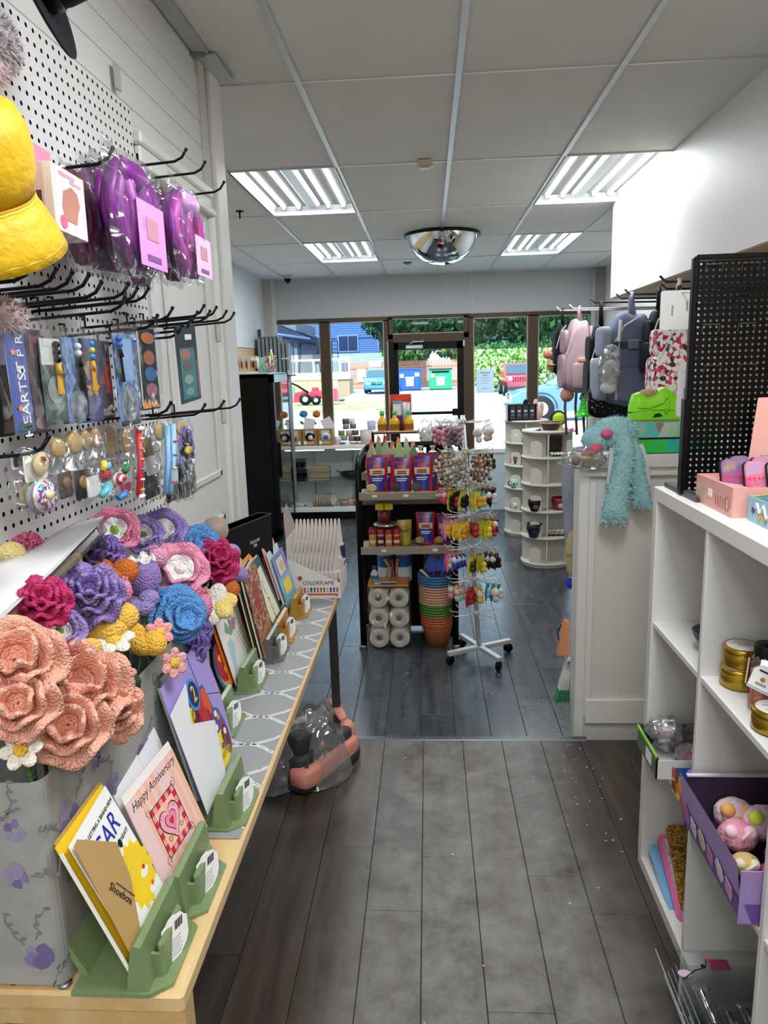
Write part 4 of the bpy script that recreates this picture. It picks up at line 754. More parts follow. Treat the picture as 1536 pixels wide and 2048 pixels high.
m.build('brim_stitching', t, kind='stuff')
MB().lathe([(.0885, .002), (.0895, .0), (.0885, -.003)], YEL2, 40).build('seam_band', t)
def fuzzy(m, c, r, col, col2, n, L, seed):
    rd = random.Random(seed); m.ell(c, r, col, 20, 14, jit=.03)
    if not isinstance(r, (tuple, list)): r = (r, r, r)
    for _ in range(n):
        d = Vector((rd.gauss(0, 1), rd.gauss(0, 1), rd.gauss(0, 1))).normalized(); p = Vector(c) + Vector((d.x * r[0], d.y * r[1], d.z * r[2])) * .98
        e = p + (d + Vector((rd.uniform(-.5, .5), rd.uniform(-.5, .5), rd.uniform(-.7, .2)))).normalized() * L * rd.uniform(.6, 1.3); s = d.orthogonal().normalized() * L * .16
        m.add([p - s, p + s, e], [(0, 1, 2)], col2 if rd.random() < .5 else col, True)
    return m
PG = C('#a39a9c', .9, k='fur'); PG2 = C('#b8aeb0', .9); PK = C('#c2abad', .9)
p = W(-18, 88, x=-.60); t = thing('plush_toy', 'grey fuzzy plush animal head with a dark bead eye above the yellow hat', 'plush toy', T(*p))
fuzzy(MB(), (0, 0, 0), (.034, .034, .036), PG, PG2, 1300, .012, 1).build('head', t); fuzzy(MB(), (.0, -.01, -.034), (.022, .022, .02), PK, PK, 500, .01, 2).build('muzzle', t); MB().ell((.02, -.026, .01), .0045, C('#120f10', .1), 10, 8).build('eye', t)
p = W(-6, 634, x=-.62); tag(fuzzy(MB(), (0, 0, 0), (.034, .034, .026), PK, PG2, 800, .011, 3).build('furry_plush', None, T(*p)), 'pinkish grey fuzzy plush foot hanging above the bookmarks', 'plush toy')
# black hat overhead
e = W(112, -4, x=-.66); d = (e - W(58, -80, x=-.64)).normalized(); c = e - d * .148; v = (c - Vector((0, 0, CAMH))).normalized(); n = d.cross(v).normalized()
if n.x < 0: n = -n
n = (n * math.cos(R(32)) - v * math.sin(R(32))).normalized()
t = thing('brimmed_hat', 'black felt hat hung high on the block wall, brim edge downward', 'hat', FR(c, d, n))
NAVY = C('#14161c', .7)
MB().lathe([(.072, 0), (.10, -.002), (.135, -.0), (.15, .004), (.152, .007), (.148, .008), (.132, .004), (.10, .003), (.072, .005)], NAVY, 48).build('brim', t)
MB().lathe([(.072, .0), (.074, .04), (.07, .08), (.05, .1), (0, .102)], NAVY, 36, sy=1.15).build('crown', t); MB().lathe([(.0745, .004), (.0765, .006), (.0765, .026), (.0745, .028)], C('#0b0c10', .4), 36, sy=1.15).build('hat_band', t)
# ================================================================ display table
TZ = .74
BIRCH = PAT('birch', ['#caa873', '#d9bb88', '#c69f67', '#dcc193'], 'noise', 5, .35, stretch=(1, .12, 1), const=False, coat=.2)
tb = thing('display_table', 'long narrow birch edged table carrying greeting cards and the flower box', 'table', T(-.595, 1.98, 0))
MB().box((.005, 0, TZ - .018), (.378, 2.07, .034), BIRCH, .005).build('tabletop', tb)
MB().box((.0, -1.0, TZ - .06), (.37, .03, .05), BIRCH, .003).box((.165, 0, TZ - .05), (.025, 1.95, .03), DKGREY).build('apron', tb)
STL = C('#4b4a49', .35, .7)
for (x, y, m) in ((.17, .955, STL), (-.17, .955, STL), (.16, -.965, BIRCH), (-.16, -.965, BIRCH)): MB().box((x, y, (TZ - .036) / 2), (.034, .034, TZ - .036), m, .003).build('leg', tb)
MB().box((0, .955, .165), (.31, .024, .024), STL, .002).build('cross_bar', tb)
for (x, y) in ((-.005, -1.018), (-.09, -1.018)): MB().cyl((x, y, TZ - .001), (x, y, TZ + .004), .011 if x > -.05 else .005, C('#8d8e90', .3, .9), n=16).build('screw', tb)
# patterned paper laid on the top
pp = thing('table_runner', 'grey paper runner with a white chained trellis print on the table', 'table runner', T(-.595, 2.17, TZ))
MB().box((.0, .0, .001), (.372, 1.68, .0012), C('#8f9091', .6, var=.05)).build('paper', pp)
m = MB(); PRN = C('#e3e4e4', .6)
for k in range(-6, 7):
    for sg in (1, -1):
        for off in (-.0042, .0042):
            pts = []
            for i in range(25):
                x = -.186 + .372 * i / 24; y = k * .152 + sg * .076 * .5 * (1 - math.cos(math.pi * 2 * (x - .108) / .29)) * 1.0 + off
                pts.append((x, y + (.0016 * math.sin(i * 2.4)), .0017))
            pts = [p for p in pts if -.835 < p[1] < .835]
            if len(pts) > 2: m.strip(pts, .0036, .0003, PRN)
        for i in range(1, 24):
            if i % 3 == 1: continue
            x = -.186 + .372 * i / 24; y = k * .152 + sg * .038 * (1 - math.cos(math.pi * 2 * (x - .108) / .29))
            if -.83 < y < .83: m.prism(circ(.0036, 6, x, y), .0017, .002, PRN)
m.build('printed_trellis', pp, kind='stuff')
# ---------------------------------------------------------------- card holders
def jelly(key, h):
    mt, N, L = new_mat(key); o = N.new('ShaderNodeOutputMaterial'); b = N.new('ShaderNodeBsdfPrincipled'); L.new(b.outputs[0], o.inputs[0]); b.inputs['Base Color'].default_value = lin(h); b.inputs['Roughness'].default_value = .25
    b.inputs['Subsurface Weight'].default_value = .35; b.inputs['Subsurface Radius'].default_value = (.02, .03, .015); b.inputs['Transmission Weight'].default_value = .12; return mt
GRN, AMB, GRYH = jelly('green_plastic', '#7f9468'), jelly('amber_plastic', '#b5893c'), jelly('grey_plastic', '#6b6a66')
def holder(label, px, py, mat, s=1., wide=.17):
    p = W(px, py, z=.78); t = thing('card_holder', label, 'card holder', T(p.x - .006, p.y, TZ, s=s))
    MB().prism([(-.135, -wide / 2), (-.01, -wide / 2), (.022, -wide * .36), (.022, wide * .36), (-.01, wide / 2), (-.135, wide / 2)], 0, .007, mat).build('base', t)
    MB().prism([(-.048, 0), (-.034, .084), (-.028, .089), (-.018, .086), (-.010, .0)], -wide * .47, wide * .47, mat, Matrix(((1, 0, 0, 0), (0, 0, 1, 0), (0, 1, 0, 0), (0, 0, 0, 1)))).build('front_stop', t)
    MB().prism([(-.13, 0), (-.21, .16), (-.2, .165), (-.118, .0)], -wide * .3, wide * .3, mat, Matrix(((1, 0, 0, 0), (0, 0, 1, 0), (0, 1, 0, 0), (0, 0, 0, 1)))).build('back_rest', t)
    k = MB().box((0, -.004, .035), (.012, wide * .54, .066), mat, .005).box((-.008, wide * .24, .026), (.02, .006, .05), mat, .002).box((-.008, -wide * .28, .026), (.02, .006, .05), mat, .002).build('label_pocket', t)
    prof = [(-.028, .0), (-.030, .03), (-.027, .036), (-.022, .036), (-.02, .043), (-.012, .045), (-.006, .049), (.004, .05), (.01, .047), (.018, .045), (.023, .038), (.028, .034), (.026, .01), (.02, .0), (.0, -.012)]
    Mx = FR((0, -.004, .016), (.35, .94, 0), (.94, -.35, .1)) @ T(0, 0, .004) @ Matrix.Diagonal((1.25, 1.25, 1, 1))
    tg = MB().prism(prof, .0064, .0072, CARD, Mx).build('price_label', k)
    m = MB()
    for i in range(6): m.prism(rrect(.0012 + .0009 * (i % 2), .012, .0003, 1), .0072, .0076, INK, Mx @ T(.004 + i * .0026, .034, 0, rz=-12))
    for i in range(6): m.prism(rrect(.026 - .003 * (i % 3), .0011, .0003, 1), .0072, .0076, C('#9c9c9c', .6), Mx @ T(-.001, .018 - i * .0042, 0))
    m.prism(circ(.0035, 8, -.014, .022), .0072, .0076, C('#c97f94', .6), Mx); m.build('printed_label', k)
    return t
holder('translucent green card holder under the brand-new car card', 350, 1870, GRN); holder('translucent green card holder under the Happy Anniversary card', 415, 1740, GRN)
holder('translucent green card holder under the number 2 card, on the paper edge', 489, 1586, GRN); holder('translucent green card holder below the round red balloon card', 468, 1427, GRN)
holder('translucent green card holder under the white hummingbird card', 518, 1343, GRN); holder('smoky grey card holder under the red flower painting card', 563, 1288, GRYH)
holder('amber card holder under the teal birthday card', 581, 1254, AMB); holder('amber card holder nearest the lighter display, under the blue and purple card', 611, 1207, AMB)
# ---------------------------------------------------------------- cards: near/far bottom corner and near/far top corner in the picture, standing on the table
def card_frame(bn, bf, tn, z=.765):
    a = W(*bn, z=z); b = W(*bf, z=z); c = W(*tn, y=a.y); x = (b - a); w = x.length; y = (c - a); h = y.length; n = x.cross(y)
    M = FR(a + x * .5 + y * .5, x, n); return M, w, h
CM = {}
def card(name, label, bn, bf, tn, col, layers=(), off=0., th=.0016, cat='greeting card', group='greeting cards in the holders', behind=()):
    M, w, h = card_frame(bn, bf, tn); t = thing(name, label, cat, M @ T(0, 0, off), group); CM[label] = (t, w, h)
    MB().box((0, 0, 0), (w, h, th), C(col, .4) if isinstance(col, str) else col).build('front', t)
    for i, (dx, dy, sw, sh, c, nm) in enumerate(behind): MB().box((dx * w, dy * h, -.003 - .003 * i), (sw * w, sh * h, .0015), C(c, .5)).build(nm, t)
    for L_ in layers: plate(t, w, h, th / 2, *L_)
    return t, w, h
def plate(t, w, h, z0, kind, pts, col, z=.0004, nm='printed_art', th=.0004):
    mt = C(col, .4) if isinstance(col, str) else col; z += z0
    if kind == 'r': x0, y0, x1, y1 = pts; m = MB().prism([(x0 * w, y0 * h), (x1 * w, y0 * h), (x1 * w, y1 * h), (x0 * w, y1 * h)], z - .0003, z + th, mt)
    elif kind == 'e': cx_, cy_, rx, ry = pts; m = MB().prism(circ(rx * w, 22, cx_ * w, cy_ * h, ry * h), z - .0003, z + th, mt)
    elif kind == 'p': m = MB().prism([(p[0] * w, p[1] * h) for p in pts], z - .0003, z + th, mt)
    elif kind == 'l': m = MB().tube([(p[0] * w, p[1] * h, z) for p in pts], .0009 if th < .001 else th, mt, 5)
    elif kind == 'sun': cx_, cy_, r_ = pts; m = MB().prism([((r_ if i % 2 else r_ * .82) * w * math.cos(i * math.pi / 14) + cx_ * w, (r_ if i % 2 else r_ * .82) * w * math.sin(i * math.pi / 14) + cy_ * h) for i in range(28)], z - .0003, z + th, mt)
    elif kind == 'h':
        cx_, cy_, r_ = pts; q = []
        for i in range(24): a = 2 * math.pi * i / 24; q.append((cx_ * w + r_ * w * .062 * 16 * math.sin(a) ** 3, cy_ * h + r_ * w * .062 * (13 * math.cos(a) - 5 * math.cos(2 * a) - 2 * math.cos(3 * a) - math.cos(4 * a))))
        m = MB().prism(q, z - .0003, z + th, mt)
    return m.build(nm, t)
# car card with its kraft envelope folded over the front
t, w, h = card('car_card', 'white birthday card about a brand-new car with a yellow sun, closest on the table', (280, 1950), (333, 1800), (132, 1693), '#f3f3ee', [
    ('sun', (.22, -.12, .36), '#f2cd2c'), ('e', (.06, .12, .035, .03), '#15140f', .001), ('e', (.2, .15, .035, .03), '#15140f', .001), ('e', (.32, -.16, .09, .03), '#f0efe9', .001), ('e', (.32, -.3, .08, .03), '#f0efe9', .001), ('e', (.34, -.13, .03, .016), '#c8342c', .0014), ('e', (.34, -.27, .03, .016), '#d8642c', .0014)], off=.006)
text("YOU'RE GETTING A BRAND-NEW", .0098, C('#4a4a4e', .5), t, T(.004, h * .40, .0012)); text('CAR', .052, C('#20309a', .45), t, T(.01, h * .27, .0012, rz=4), shear=.15); text('FOR YOUR BIRTHDAY!', .0105, C('#4a4a4e', .5), t, T(.02, h * .155, .0012))
M, w, h = card_frame((266, 1958), (336, 1800), (117, 1700)); t = thing('yellow_envelope', 'bright yellow envelope edge showing behind the brand-new car card', 'envelope', M @ T(0, .006, -.002), 'envelopes'); MB().box((0, 0, 0), (w, h, .002), C('#e9c022', .5)).box((.006, .004, -.004), (w * .98, h, .0012), C('#b8944f', .6)).build('paper', t); MB().box((-w / 2 - .001, -.01, .004), (.0016, h * .98, .006), CARD).build('page_edge', t)
t, w, h = card('kraft_envelope', 'brown kraft envelope with handwritten maker name folded over the brand-new car card', (268, 1960), (333, 1800), (133, 1694), '#b5935a', off=.012, cat='envelope', group='envelopes')
bpy.data.objects.remove(t.children[0]); ke = MB().prism([(-w * .5, -h * .5), (-w * .36, -h * .5), (w * .02, h * -.02), (w * .06, h * .22), (-w * .42, h * .5), (-w * .5, h * .49)], 0, .0012, C('#b3915b', .55, var=.05)).build('envelope_back', t)
text('Shoebox', .019, C('#2e2618', .5), t, T(-w * .24, -h * .02, .0018, rz=-62), shear=.2); text('(a tiny little division of Hallmark)', .0042, C('#4a4030', .5), t, T(-w * .15, -h * .04, .0018, rz=-62))
# anniversary card
t, w, h = card('anniversary_card', 'pink striped Happy Anniversary card with a red checked heart panel', (330, 1787), (411, 1652), (236, 1598), '#f0e9e4', [('r', (-.5, -.5, .5, .42), '#e9c6c4')] + [('r', (x, -.5, x + .07, .42), '#eeb79b', .0007) for x in (-.3, -.16, -.02, .3)] + [('r', (.43, -.5, .5, .42), '#eeb79b', .0007)], off=.004)
q = thing('tmp', '', ''); bpy.data.objects.remove(q)
text('Happy Anniversary', .0235, C('#3a3234', .5), t, T(0, h * .33, .0016), shear=.35, sx=.98)
s_ = w * .25; m = MB()
for i in range(8):
    for j in range(8):
        if min(i, j) == 0 or max(i, j) == 7: m.box(((i - 3.5) * s_ / 4, (j - 3.5) * s_ / 4 - .016, .0016), (s_ / 4, s_ / 4, .0008), C('#c8283a', .45) if (i + j) % 2 else C('#e89aa0', .45))
m.build('check_border', t); M_ = T(0, -.016, 0)
MB().box((0, -.016, .0014), (s_ * 1.5, s_ * 1.5, .0006), C('#eec6a4', .5)).build('panel', t)
for (sc_, c_, z_, dx) in ((.36, '#5a2a30', .0019, 0), (.33, '#f0a9b8', .0023, 0), (.2, '#5a2a30', .0027, .0), (.18, '#ea8ca4', .003, .0), (.08, '#c8283a', .0034, 0)): plate(t, w, h, 0, 'h', (dx, -.016 / h, sc_ * .55), c_, z_)
for sx_ in (-1, 1):
    for sy_ in (-1, 1):
        c0 = (sx_ * s_ * 1.02, sy_ * s_ * 1.02 - .016); MB().tube([(c0[0] + sx_ * (.002 + .0012 * i) * math.cos(i * .9), c0[1] + sy_ * (.002 + .0012 * i) * math.sin(i * .9), .0018) for i in range(9)], .0006, INK, 5).build('curl', t)
        MB().tube([(sx_ * s_ * .5 + (.001 + .001 * i) * math.cos(i * .9), sy_ * s_ * .45 - .016 + (.001 + .001 * i) * math.sin(i * .9), .0024) for i in range(8)], .0006, C('#6a4a40', .5), 5).build('curl', t)
MB().box((0, -.016 + s_, .0022), (s_ * 2, .0011, .0008), INK).box((0, -.016 - s_, .0022), (s_ * 2, .0011, .0008), INK).box((s_, -.016, .0022), (.0011, s_ * 2, .0008), INK).box((-s_, -.016, .0022), (.0011, s_ * 2, .0008), INK).build('panel_outline', t)
M, w, h = card_frame((320, 1760), (398, 1625), (212, 1538)); t = thing('white_envelope', 'white envelope standing behind the Happy Anniversary card', 'envelope', M @ T(0, 0, -.012), 'envelopes'); MB().box((0, 0, 0), (w, h, .0016), C('#e9e8ea', .55)).build('paper', t); MB().box((w * .06, h * .2, .001), (.0008, h * .5, .0006), C('#cfced2', .6)).build('seam', t)
# number 2 card
BLU, YLW, MRN, ORG = '#1c5fa8', '#f0d81e', '#6a1640', '#d8562a'
t, w, h = card('number_card', 'die-cut birthday card with a big number 2 and painted shapes in a white envelope', (408, 1632), (468, 1490), (327, 1415), '#9f8cc9', [], off=.002)
bpy.data.objects.remove(t.children[0])
sil = [(-.36, .18), (-.34, .30), (-.26, .32), (-.2, .27), (-.1, .28), (0.0, .4), (.12, .42), (.17, .3), (.28, .28), (.32, .05), (.34, -.02), (.42, -.1), (.46, -.2), (.47, -.34), (.44, -.46), (.3, -.5), (-.1, -.5)]
plate(t, w, h, 0, 'p', sil, BLU, .0); plate(t, w, h, 0, 'p', [(x * .93, y * .95 - .005) for x, y in sil], '#b8283c', .0006)
for pts, c_ in (((-.26, .2, .08, .07), '#7a2a5a'), ((-.3, .13, .05, .05), BLU), ((-.14, .2, .08, .07), YLW), ((-.06, .16, .08, .08), MRN), ((.22, .12, .07, .15), ORG), ((.1, .0, .12, .13), '#b8283c'), ((-.02, .02, .06, .13), '#8d2036'), ((.12, -.16, .09, .08), '#2a8a5a'), ((.28, -.1, .14, .11), BLU), ((.2, -.3, .15, .14), YLW), ((.36, -.34, .09, .15), MRN), ((.2, -.44, .22, .06), YLW), ((.04, -.36, .12, .12), '#2a8a5a')): plate(t, w, h, 0, 'e', pts, c_, .0012)
for i, a in enumerate(range(0, 360, 60)): plate(t, w, h, 0, 'e', (.28 + .07 * math.cos(R(a)), -.1 + .06 * math.sin(R(a)), .032, .03), ('#e88a2a', '#f0ead8', '#8d2a6a')[i % 3], .0018)
for i in range(8): plate(t, w, h, 0, 'e', (.1 + .045 * math.cos(i * .785), -.07 + .045 * math.sin(i * .785), .024, .024), YLW, .0018)
plate(t, w, h, 0, 'e', (.1, -.07, .03, .03), '#2a8a5a', .0024)
for (x, y, c_) in ((.16, -.28, BLU), (.24, -.34, BLU), (.1, -.42, ORG), (.38, -.27, '#f0ead8'), (.02, -.3, YLW)): plate(t, w, h, 0, 'e', (x, y, .03, .03), c_, .002)
for r_, c_ in ((.125, '#3f8fd8'), (.1, '#1a2a66')): plate(t, w, h, 0, 'e', (.03, .315, r_, r_ * 1.15), c_, .0022 + (.125 - r_) * .02)
text('2', .054, C(YLW, .4), t, T(.03 * w, .315 * h, .0038), sx=.9)
plate(t, w, h, 0, 'p', [(-.5, -.5), (.02, -.5), (.3, .0), (.22, .05), (-.38, .30), (-.5, .5)][0:1] + [(.0, -.5), (.13, -.02), (-.36, .19), (-.1, .5), (-.5, .5)][0:0] + [(.06, -.5), (.22, -.06), (-.22, .17), (-.06, .47), (-.5, .42)], '#e9e9ec', .0055, 'white_envelope_flap', .001)
M, w, h = card_frame((404, 1625), (470, 1492), (326, 1400)); t = thing('lilac_envelope', 'lilac envelope with dark seams behind the number 2 card', 'envelope', M @ T(.012, .02, -.006), 'envelopes'); MB().prism([(-w / 2, -h / 2), (w * .5, -h / 2), (w * .56, -h * .06), (w * .5, h * .5), (-.1 * w, h * .52), (-w / 2, h / 2)], 0, .0014, C('#a794d4', .5)).build('paper', t); MB().tube([(w * .56, -h * .06, .002), (w * .16, .12 * h, .002), (w * .12, .5 * h, .002)], .0008, C('#3a2a5a', .5), 5).build('seam', t); MB().box((-w * .48, 0, -.004), (.004, h, .004), C('#aac58c', .5)).build('green_liner', t)
# balloon card and stack behind
t, w, h = card('balloon_card', 'round red die-cut card with gold stars behind the number 2 card', (452, 1395), (470, 1350), (418, 1305), '#b22c2c', [], off=.004); bpy.data.objects.remove(t.children[0])
for pts, c_, z_ in (((-.05, 0, .56, .5), '#2a6aa8', 0.), ((-.0, -.02, .5, .46), '#c9a06a', .001), ((-.05, .08, .46, .40), '#a8242c', .002)): plate(t, w, h, 0, 'e', pts, c_, z_)
for (x, y) in ((-.2, .2), (.1, .1), (-.05, -.1), (.15, .3), (.2, -.15)): plate(t, w, h, 0, 'h', (x, y, .09), '#e8b84a', .003)
t, w, h = card('hummingbird_card', 'white card with painted hummingbirds and a verse, before orange edged cards', (470, 1373), (502, 1302), (418, 1215), '#f1f1ec', [('p', [(-.3, .1), (-.2, .2), (-.1, .08), (-.05, .2), (.05, .1), (.1, .02), (-.1, -.02)], '#7fae8c'), ('p', [(-.05, .05), (.1, .14), (.25, .08), (.1, -.02)], '#c98ab0', .0008), ('p', [(-.34, -.02), (-.2, .0), (-.1, -.12), (-.3, -.4), (-.38, -.42)], '#bcd6e6'), ('l', [(-.1, .45), (-.05, .3), (-.12, .2)], '#d8c86a'), ('l', [(.05, .42), (0, .3), (.02, .16)], '#8fb4d8')] + [('r', (.12, -.1 - i * .05, .38 - .04 * (i % 3), -.092 - i * .05), '#77777c') for i in range(7)], off=.003)
for i, (c_, nm) in enumerate((('#e8771f', 'orange envelope standing behind the hummingbird card'), ('#2d2a26', 'dark card standing behind the orange envelope'), ('#3d4a36', 'dark green card at the back of the hummingbird stack'))):
    M, w, h = card_frame((470, 1373), (502, 1302), (418, 1215)); t = tag(MB().box((0, 0, 0), (w, h, .003), C(c_, .5)).build('spare_card', None, M @ T(-.006 - .004 * i, .008, -.008 - .009 * i)), nm, 'greeting card', 'greeting cards in the holders')
FLOW = PAT('flower_painting', ['#3a2a26', '#7a4a36', '#a82a2a', '#c9b48c', '#8a2430', '#5a3a2c', '#d8a46a'], 'noise', 24, .35)
t, w, h = card('painted_flower_card', 'dark card with a painted red flower bouquet before cream edged cards', (527, 1319), (544, 1267), (485, 1156), FLOW, [('p', [(-.1, .3), (.1, .36), (.2, .1), (.05, -.1), (-.15, .05)], PAT('petals', ['#c02a34', '#a01c28', '#d8505a'], 'noise', 40, .35), .0004), ('p', [(-.5, -.5), (.5, -.5), (.5, -.22), (-.5, -.32)], '#b98a5a')], off=.004)
for i, (c_, nm) in enumerate((('#e9dfc4', 'cream card edge behind the painted flower card'), ('#20262a', 'black card edge behind the cream card'), ('#d8c9a0', 'tan card edge at the back of the painted flower stack'))):
    M, w, h = card_frame((527, 1319), (544, 1267), (485, 1156)); tag(MB().box((0, 0, 0), (w, h, .003), C(c_, .5)).build('spare_card', None, M @ T(-.004 - .004 * i, .004, -.006 - .007 * i)), nm, 'greeting card', 'greeting cards in the holders')
TEAL = '#0f5a5a'
t, w, h = card('birthday_card', 'teal card with a cream script panel and orange envelope', (543, 1269), (565, 1228), (488, 1142), TEAL, [('r', (-.3, -.40, .36, .36), '#e9e4c4'), ('r', (-.26, -.385, .32, .345), '#f0ebcf', .0008)], off=.004, behind=((-.04, .02, 1, 1, '#f1e8cc', 'inner_page'),))
text('For Your Birthday', .031, C('#3a3a36', .5), t, T(.03 * w, -.02 * h, .0018, rz=-90), shear=.35, sx=.95)
for sx_ in (-.28, .34): MB().box((sx_ * w, -.02 * h, .0016), (.0012, .76 * h, .0006), C('#1a3a3a', .5)).build('panel_line', t)
M, w, h = card_frame((540, 1269), (563, 1228), (482, 1136)); t = tag(MB().box((0, 0, 0), (w, h, .002), C('#ef9a2c', .5)).build('orange_envelope', None, M @ T(-.01, .012, -.009)), 'orange envelope behind the teal birthday card', 'envelope', 'envelopes')
t, w, h = card('pastel_card', 'tall blue and purple card with a yellow note, last in the card row', (575, 1219), (593, 1189), (541, 1118), '#7fb8d8', [('r', (-.5, .06, .5, .5), '#8f84c8'), ('r', (-.3, .1, .25, .4), '#dce6cf', .0008), ('r', (-.28, -.28, .3, -.02), '#f0d840', .0008), ('e', (0, .24, .18, .1), '#e0b48c', .0012)] + [('l', [(-.45, -.3 - k * .05), (0, -.34 - k * .05), (.45, -.31 - k * .05)], '#5f9cc4') for k in range(3)], off=.004)
for i, (c_, nm, up) in enumerate((('#cfe6e0', 'pale mint card rising behind the blue and purple card', .025), ('#f2a9a4', 'salmon pink envelope rising behind the pale mint card', .05), ('#5a2430', 'dark wine card at the back of the last card stack', .02))):
    M, w, h = card_frame((575, 1219), (593, 1189), (541, 1118)); tag(MB().box((0, 0, 0), (w, h, .003), C(c_, .5)).build('spare_card', None, M @ T(-.012 - .008 * i, up, -.007 - .008 * i)), nm, 'greeting card', 'greeting cards in the holders')
# loose tall cards standing against the black box: orange, pink, white
for (q, c_, nm) in (((436, 1085, 455, 1130), '#ef8f2a', 'orange card tip standing behind the dark pink knitted flower'), ((446, 1092, 464, 1140), '#f2a0b0', 'pink card tip next to the grey disc'), ((452, 1098, 478, 1150), '#efefec', 'white card standing beside the lavender knitted heart')):
    M, w, h = hang(*q, -.66); tag(MB().box((0, 0, 0), (w * 1.4, h, .002), C(c_, .5)).build('spare_card', None, M @ T(rz=-32)), nm, 'greeting card', 'greeting cards in the holders')
# black display box and taupe disc
a, b = Vector((-.775, 2.33, TZ)), Vector((-.63, 2.79, TZ)); zt = W(455, 1053, y=2.56).z; dv = (b - a); L_ = dv.length; M = FR((a + b) / 2 + Vector((-.0, 0, (zt - TZ) / 2)), dv, Vector((dv.y, -dv.x, 0)))
t = thing('black_display_box', 'tall black card box with small white lettering against the white door', 'box', M)
MB().box((0, 0, -.03), (L_, zt - TZ, .06), C('#131313', .5), .002).box((0, (zt - TZ) / 2 - .002, -.03), (L_ + .006, .004, .062), C('#26211d', .5)).build('carton', t)
text('FOLLOW\nTER', .017, C('#d9d9d9', .5), t, T(L_ * .22, .11, .0008))
p = W(430, 1060, y=2.24); t = thing('taupe_disc', 'plain round taupe disc on a stem in front of the black display box', 'disc', T(p.x, p.y, p.z, 78, 0, 12))
MB().cyl((0, 0, -.003), (0, 0, .003), .043, C('#a39382', .5), n=36).build('disc', t); MB().tube([(0, -.04, 0), (0, -.30, -.02)], .004, DKGREY, 6).build('stem', t)
# ---------------------------------------------------------------- colour flame candle display
x0, x1, y0, y1 = -.605, -.385, 2.93, 3.17; t = thing('counter_display', 'white card counter display printed with a row of coloured flames', 'counter display', T(x0, y0, TZ)); wd_ = x1 - x0; WB = C('#d9d4cd', .55)
for y in (0., .24): MB().prism([(0, 0), (wd_, 0), (wd_, .068), (0, .175)], y - .001, y + .001, WB, Matrix(((1, 0, 0, 0), (0, 0, 1, 0), (0, 1, 0, 0), (0, 0, 0, 1)))).build('side_panel', t)
MB().box((wd_, .12, .045), (.002, .24, .09), WB).build('front_lip', t); MB().box((0, .12, .13), (.002, .24, .26), WB).build('back_panel', t); MB().add([(0, 0, .175), (0, .24, .26), (-.012, .1, .40), (-.01, .02, .36)], [(0, 1, 2, 3)], C('#b5a79f', .5)).build('header_card', t)
for k in range(3): MB().box((wd_ / 2, .04 + k * .08, .03 + .04 * k), (wd_ - .006, .075, .004), WB).build('tier', t)
text('COLORFLAME', .023, C('#3a1a1a', .5), t, FR((wd_ * .58, -.0016, .068), (1, 0, 0), (0, -1, 0)), sx=.92)
FC = ['#2f8a3a', '#c02a6a', '#b8c42a', '#2a2060', '#1f4aa0', '#c8301f', '#2f8a3a', '#c02a8a', '#c4c82a', '#4a2a80', '#2a40a0', '#c82a2a']
for i, c_ in enumerate(FC): MB().lathe([(0, .022), (.004, .018), (.005, .013), (.002, .008), (.0045, .0), (.0, 0)], C(c_, .4), 8, T(.055 + i * .0138, -.0016, .028, 0, 0, 0), sy=.15).build('printed_flame', t)
MB().box((wd_ * .55, -.0015, .016), (wd_ * .8, .001, .012), C('#b5543a', .5)).box((wd_ * .55, -.0022, .012), (wd_ * .7, .0006, .004), C('#e9d7c4', .5)).build('printed_band', t)
m = MB()
for k in range(7): m.tube([(.05, -.0016, .09), (.05 + .012 * math.cos(k * .9), -.0016, .09 + .012 * math.sin(k * .9))], .002, C('#8a2030', .5), 5)
m.build('printed_burst', t)
rd = random.Random(5); src = {}
for r_ in range(3):
    for i in range(12):
        key = (r_, i % 6); x = x0 + .012 + i * .0172; y = y0 + .04 + r_ * .08; z = TZ + .034 + .04 * r_; hh = .075; tab = .155 if r_ < 2 else .19
        if key not in src:
            q = thing('candle_pack', '', 'candle pack')
            MB().box((0, 0, hh / 2), (.0105, .042, hh), C('#dcd8d2', .5), .001).build('carton', q)
            MB().add([(-.004, -.023, hh), (-.004, .023, hh), (-.002, .005, tab), (-.002, -.005, tab), (-.002, -.023, hh), (-.002, .023, hh), (0, .005, tab), (0, -.005, tab)], [(0, 1, 2, 3), (4, 7, 6, 5), (0, 3, 7, 4), (1, 5, 6, 2), (2, 6, 7, 3)], C('#cfc6bf' if r_ < 2 else '#dcd0cc', .5)).build('hang_tab', q)
            k = MB().box((.0076, .0, hh * .5), (.0006, .05, hh * .8), C(FC[(i * 5 + r_) % 12] if r_ == 2 else '#cfc4bb', .5)).build('label', q)
            if r_ == 0: text('COLORFLAME', .009, C('#4a1c1c', .5), q, FR((.0082, 0, hh / 2), (0, 0, -1), (1, 0, 0)))
            src[key] = q
        else: q = copy_tree(src[key])
        q.matrix_world = T(x, y, z, rz=-34 + rd.uniform(-4, 4)); q['label'] = '%s white candle pack from the header card side, %s tier of the counter display' % (ORD[i], ('lowest', 'middle', 'top')[r_]); q['group'] = 'candle packs in the %s tier' % ('lowest', 'middle', 'top')[r_]
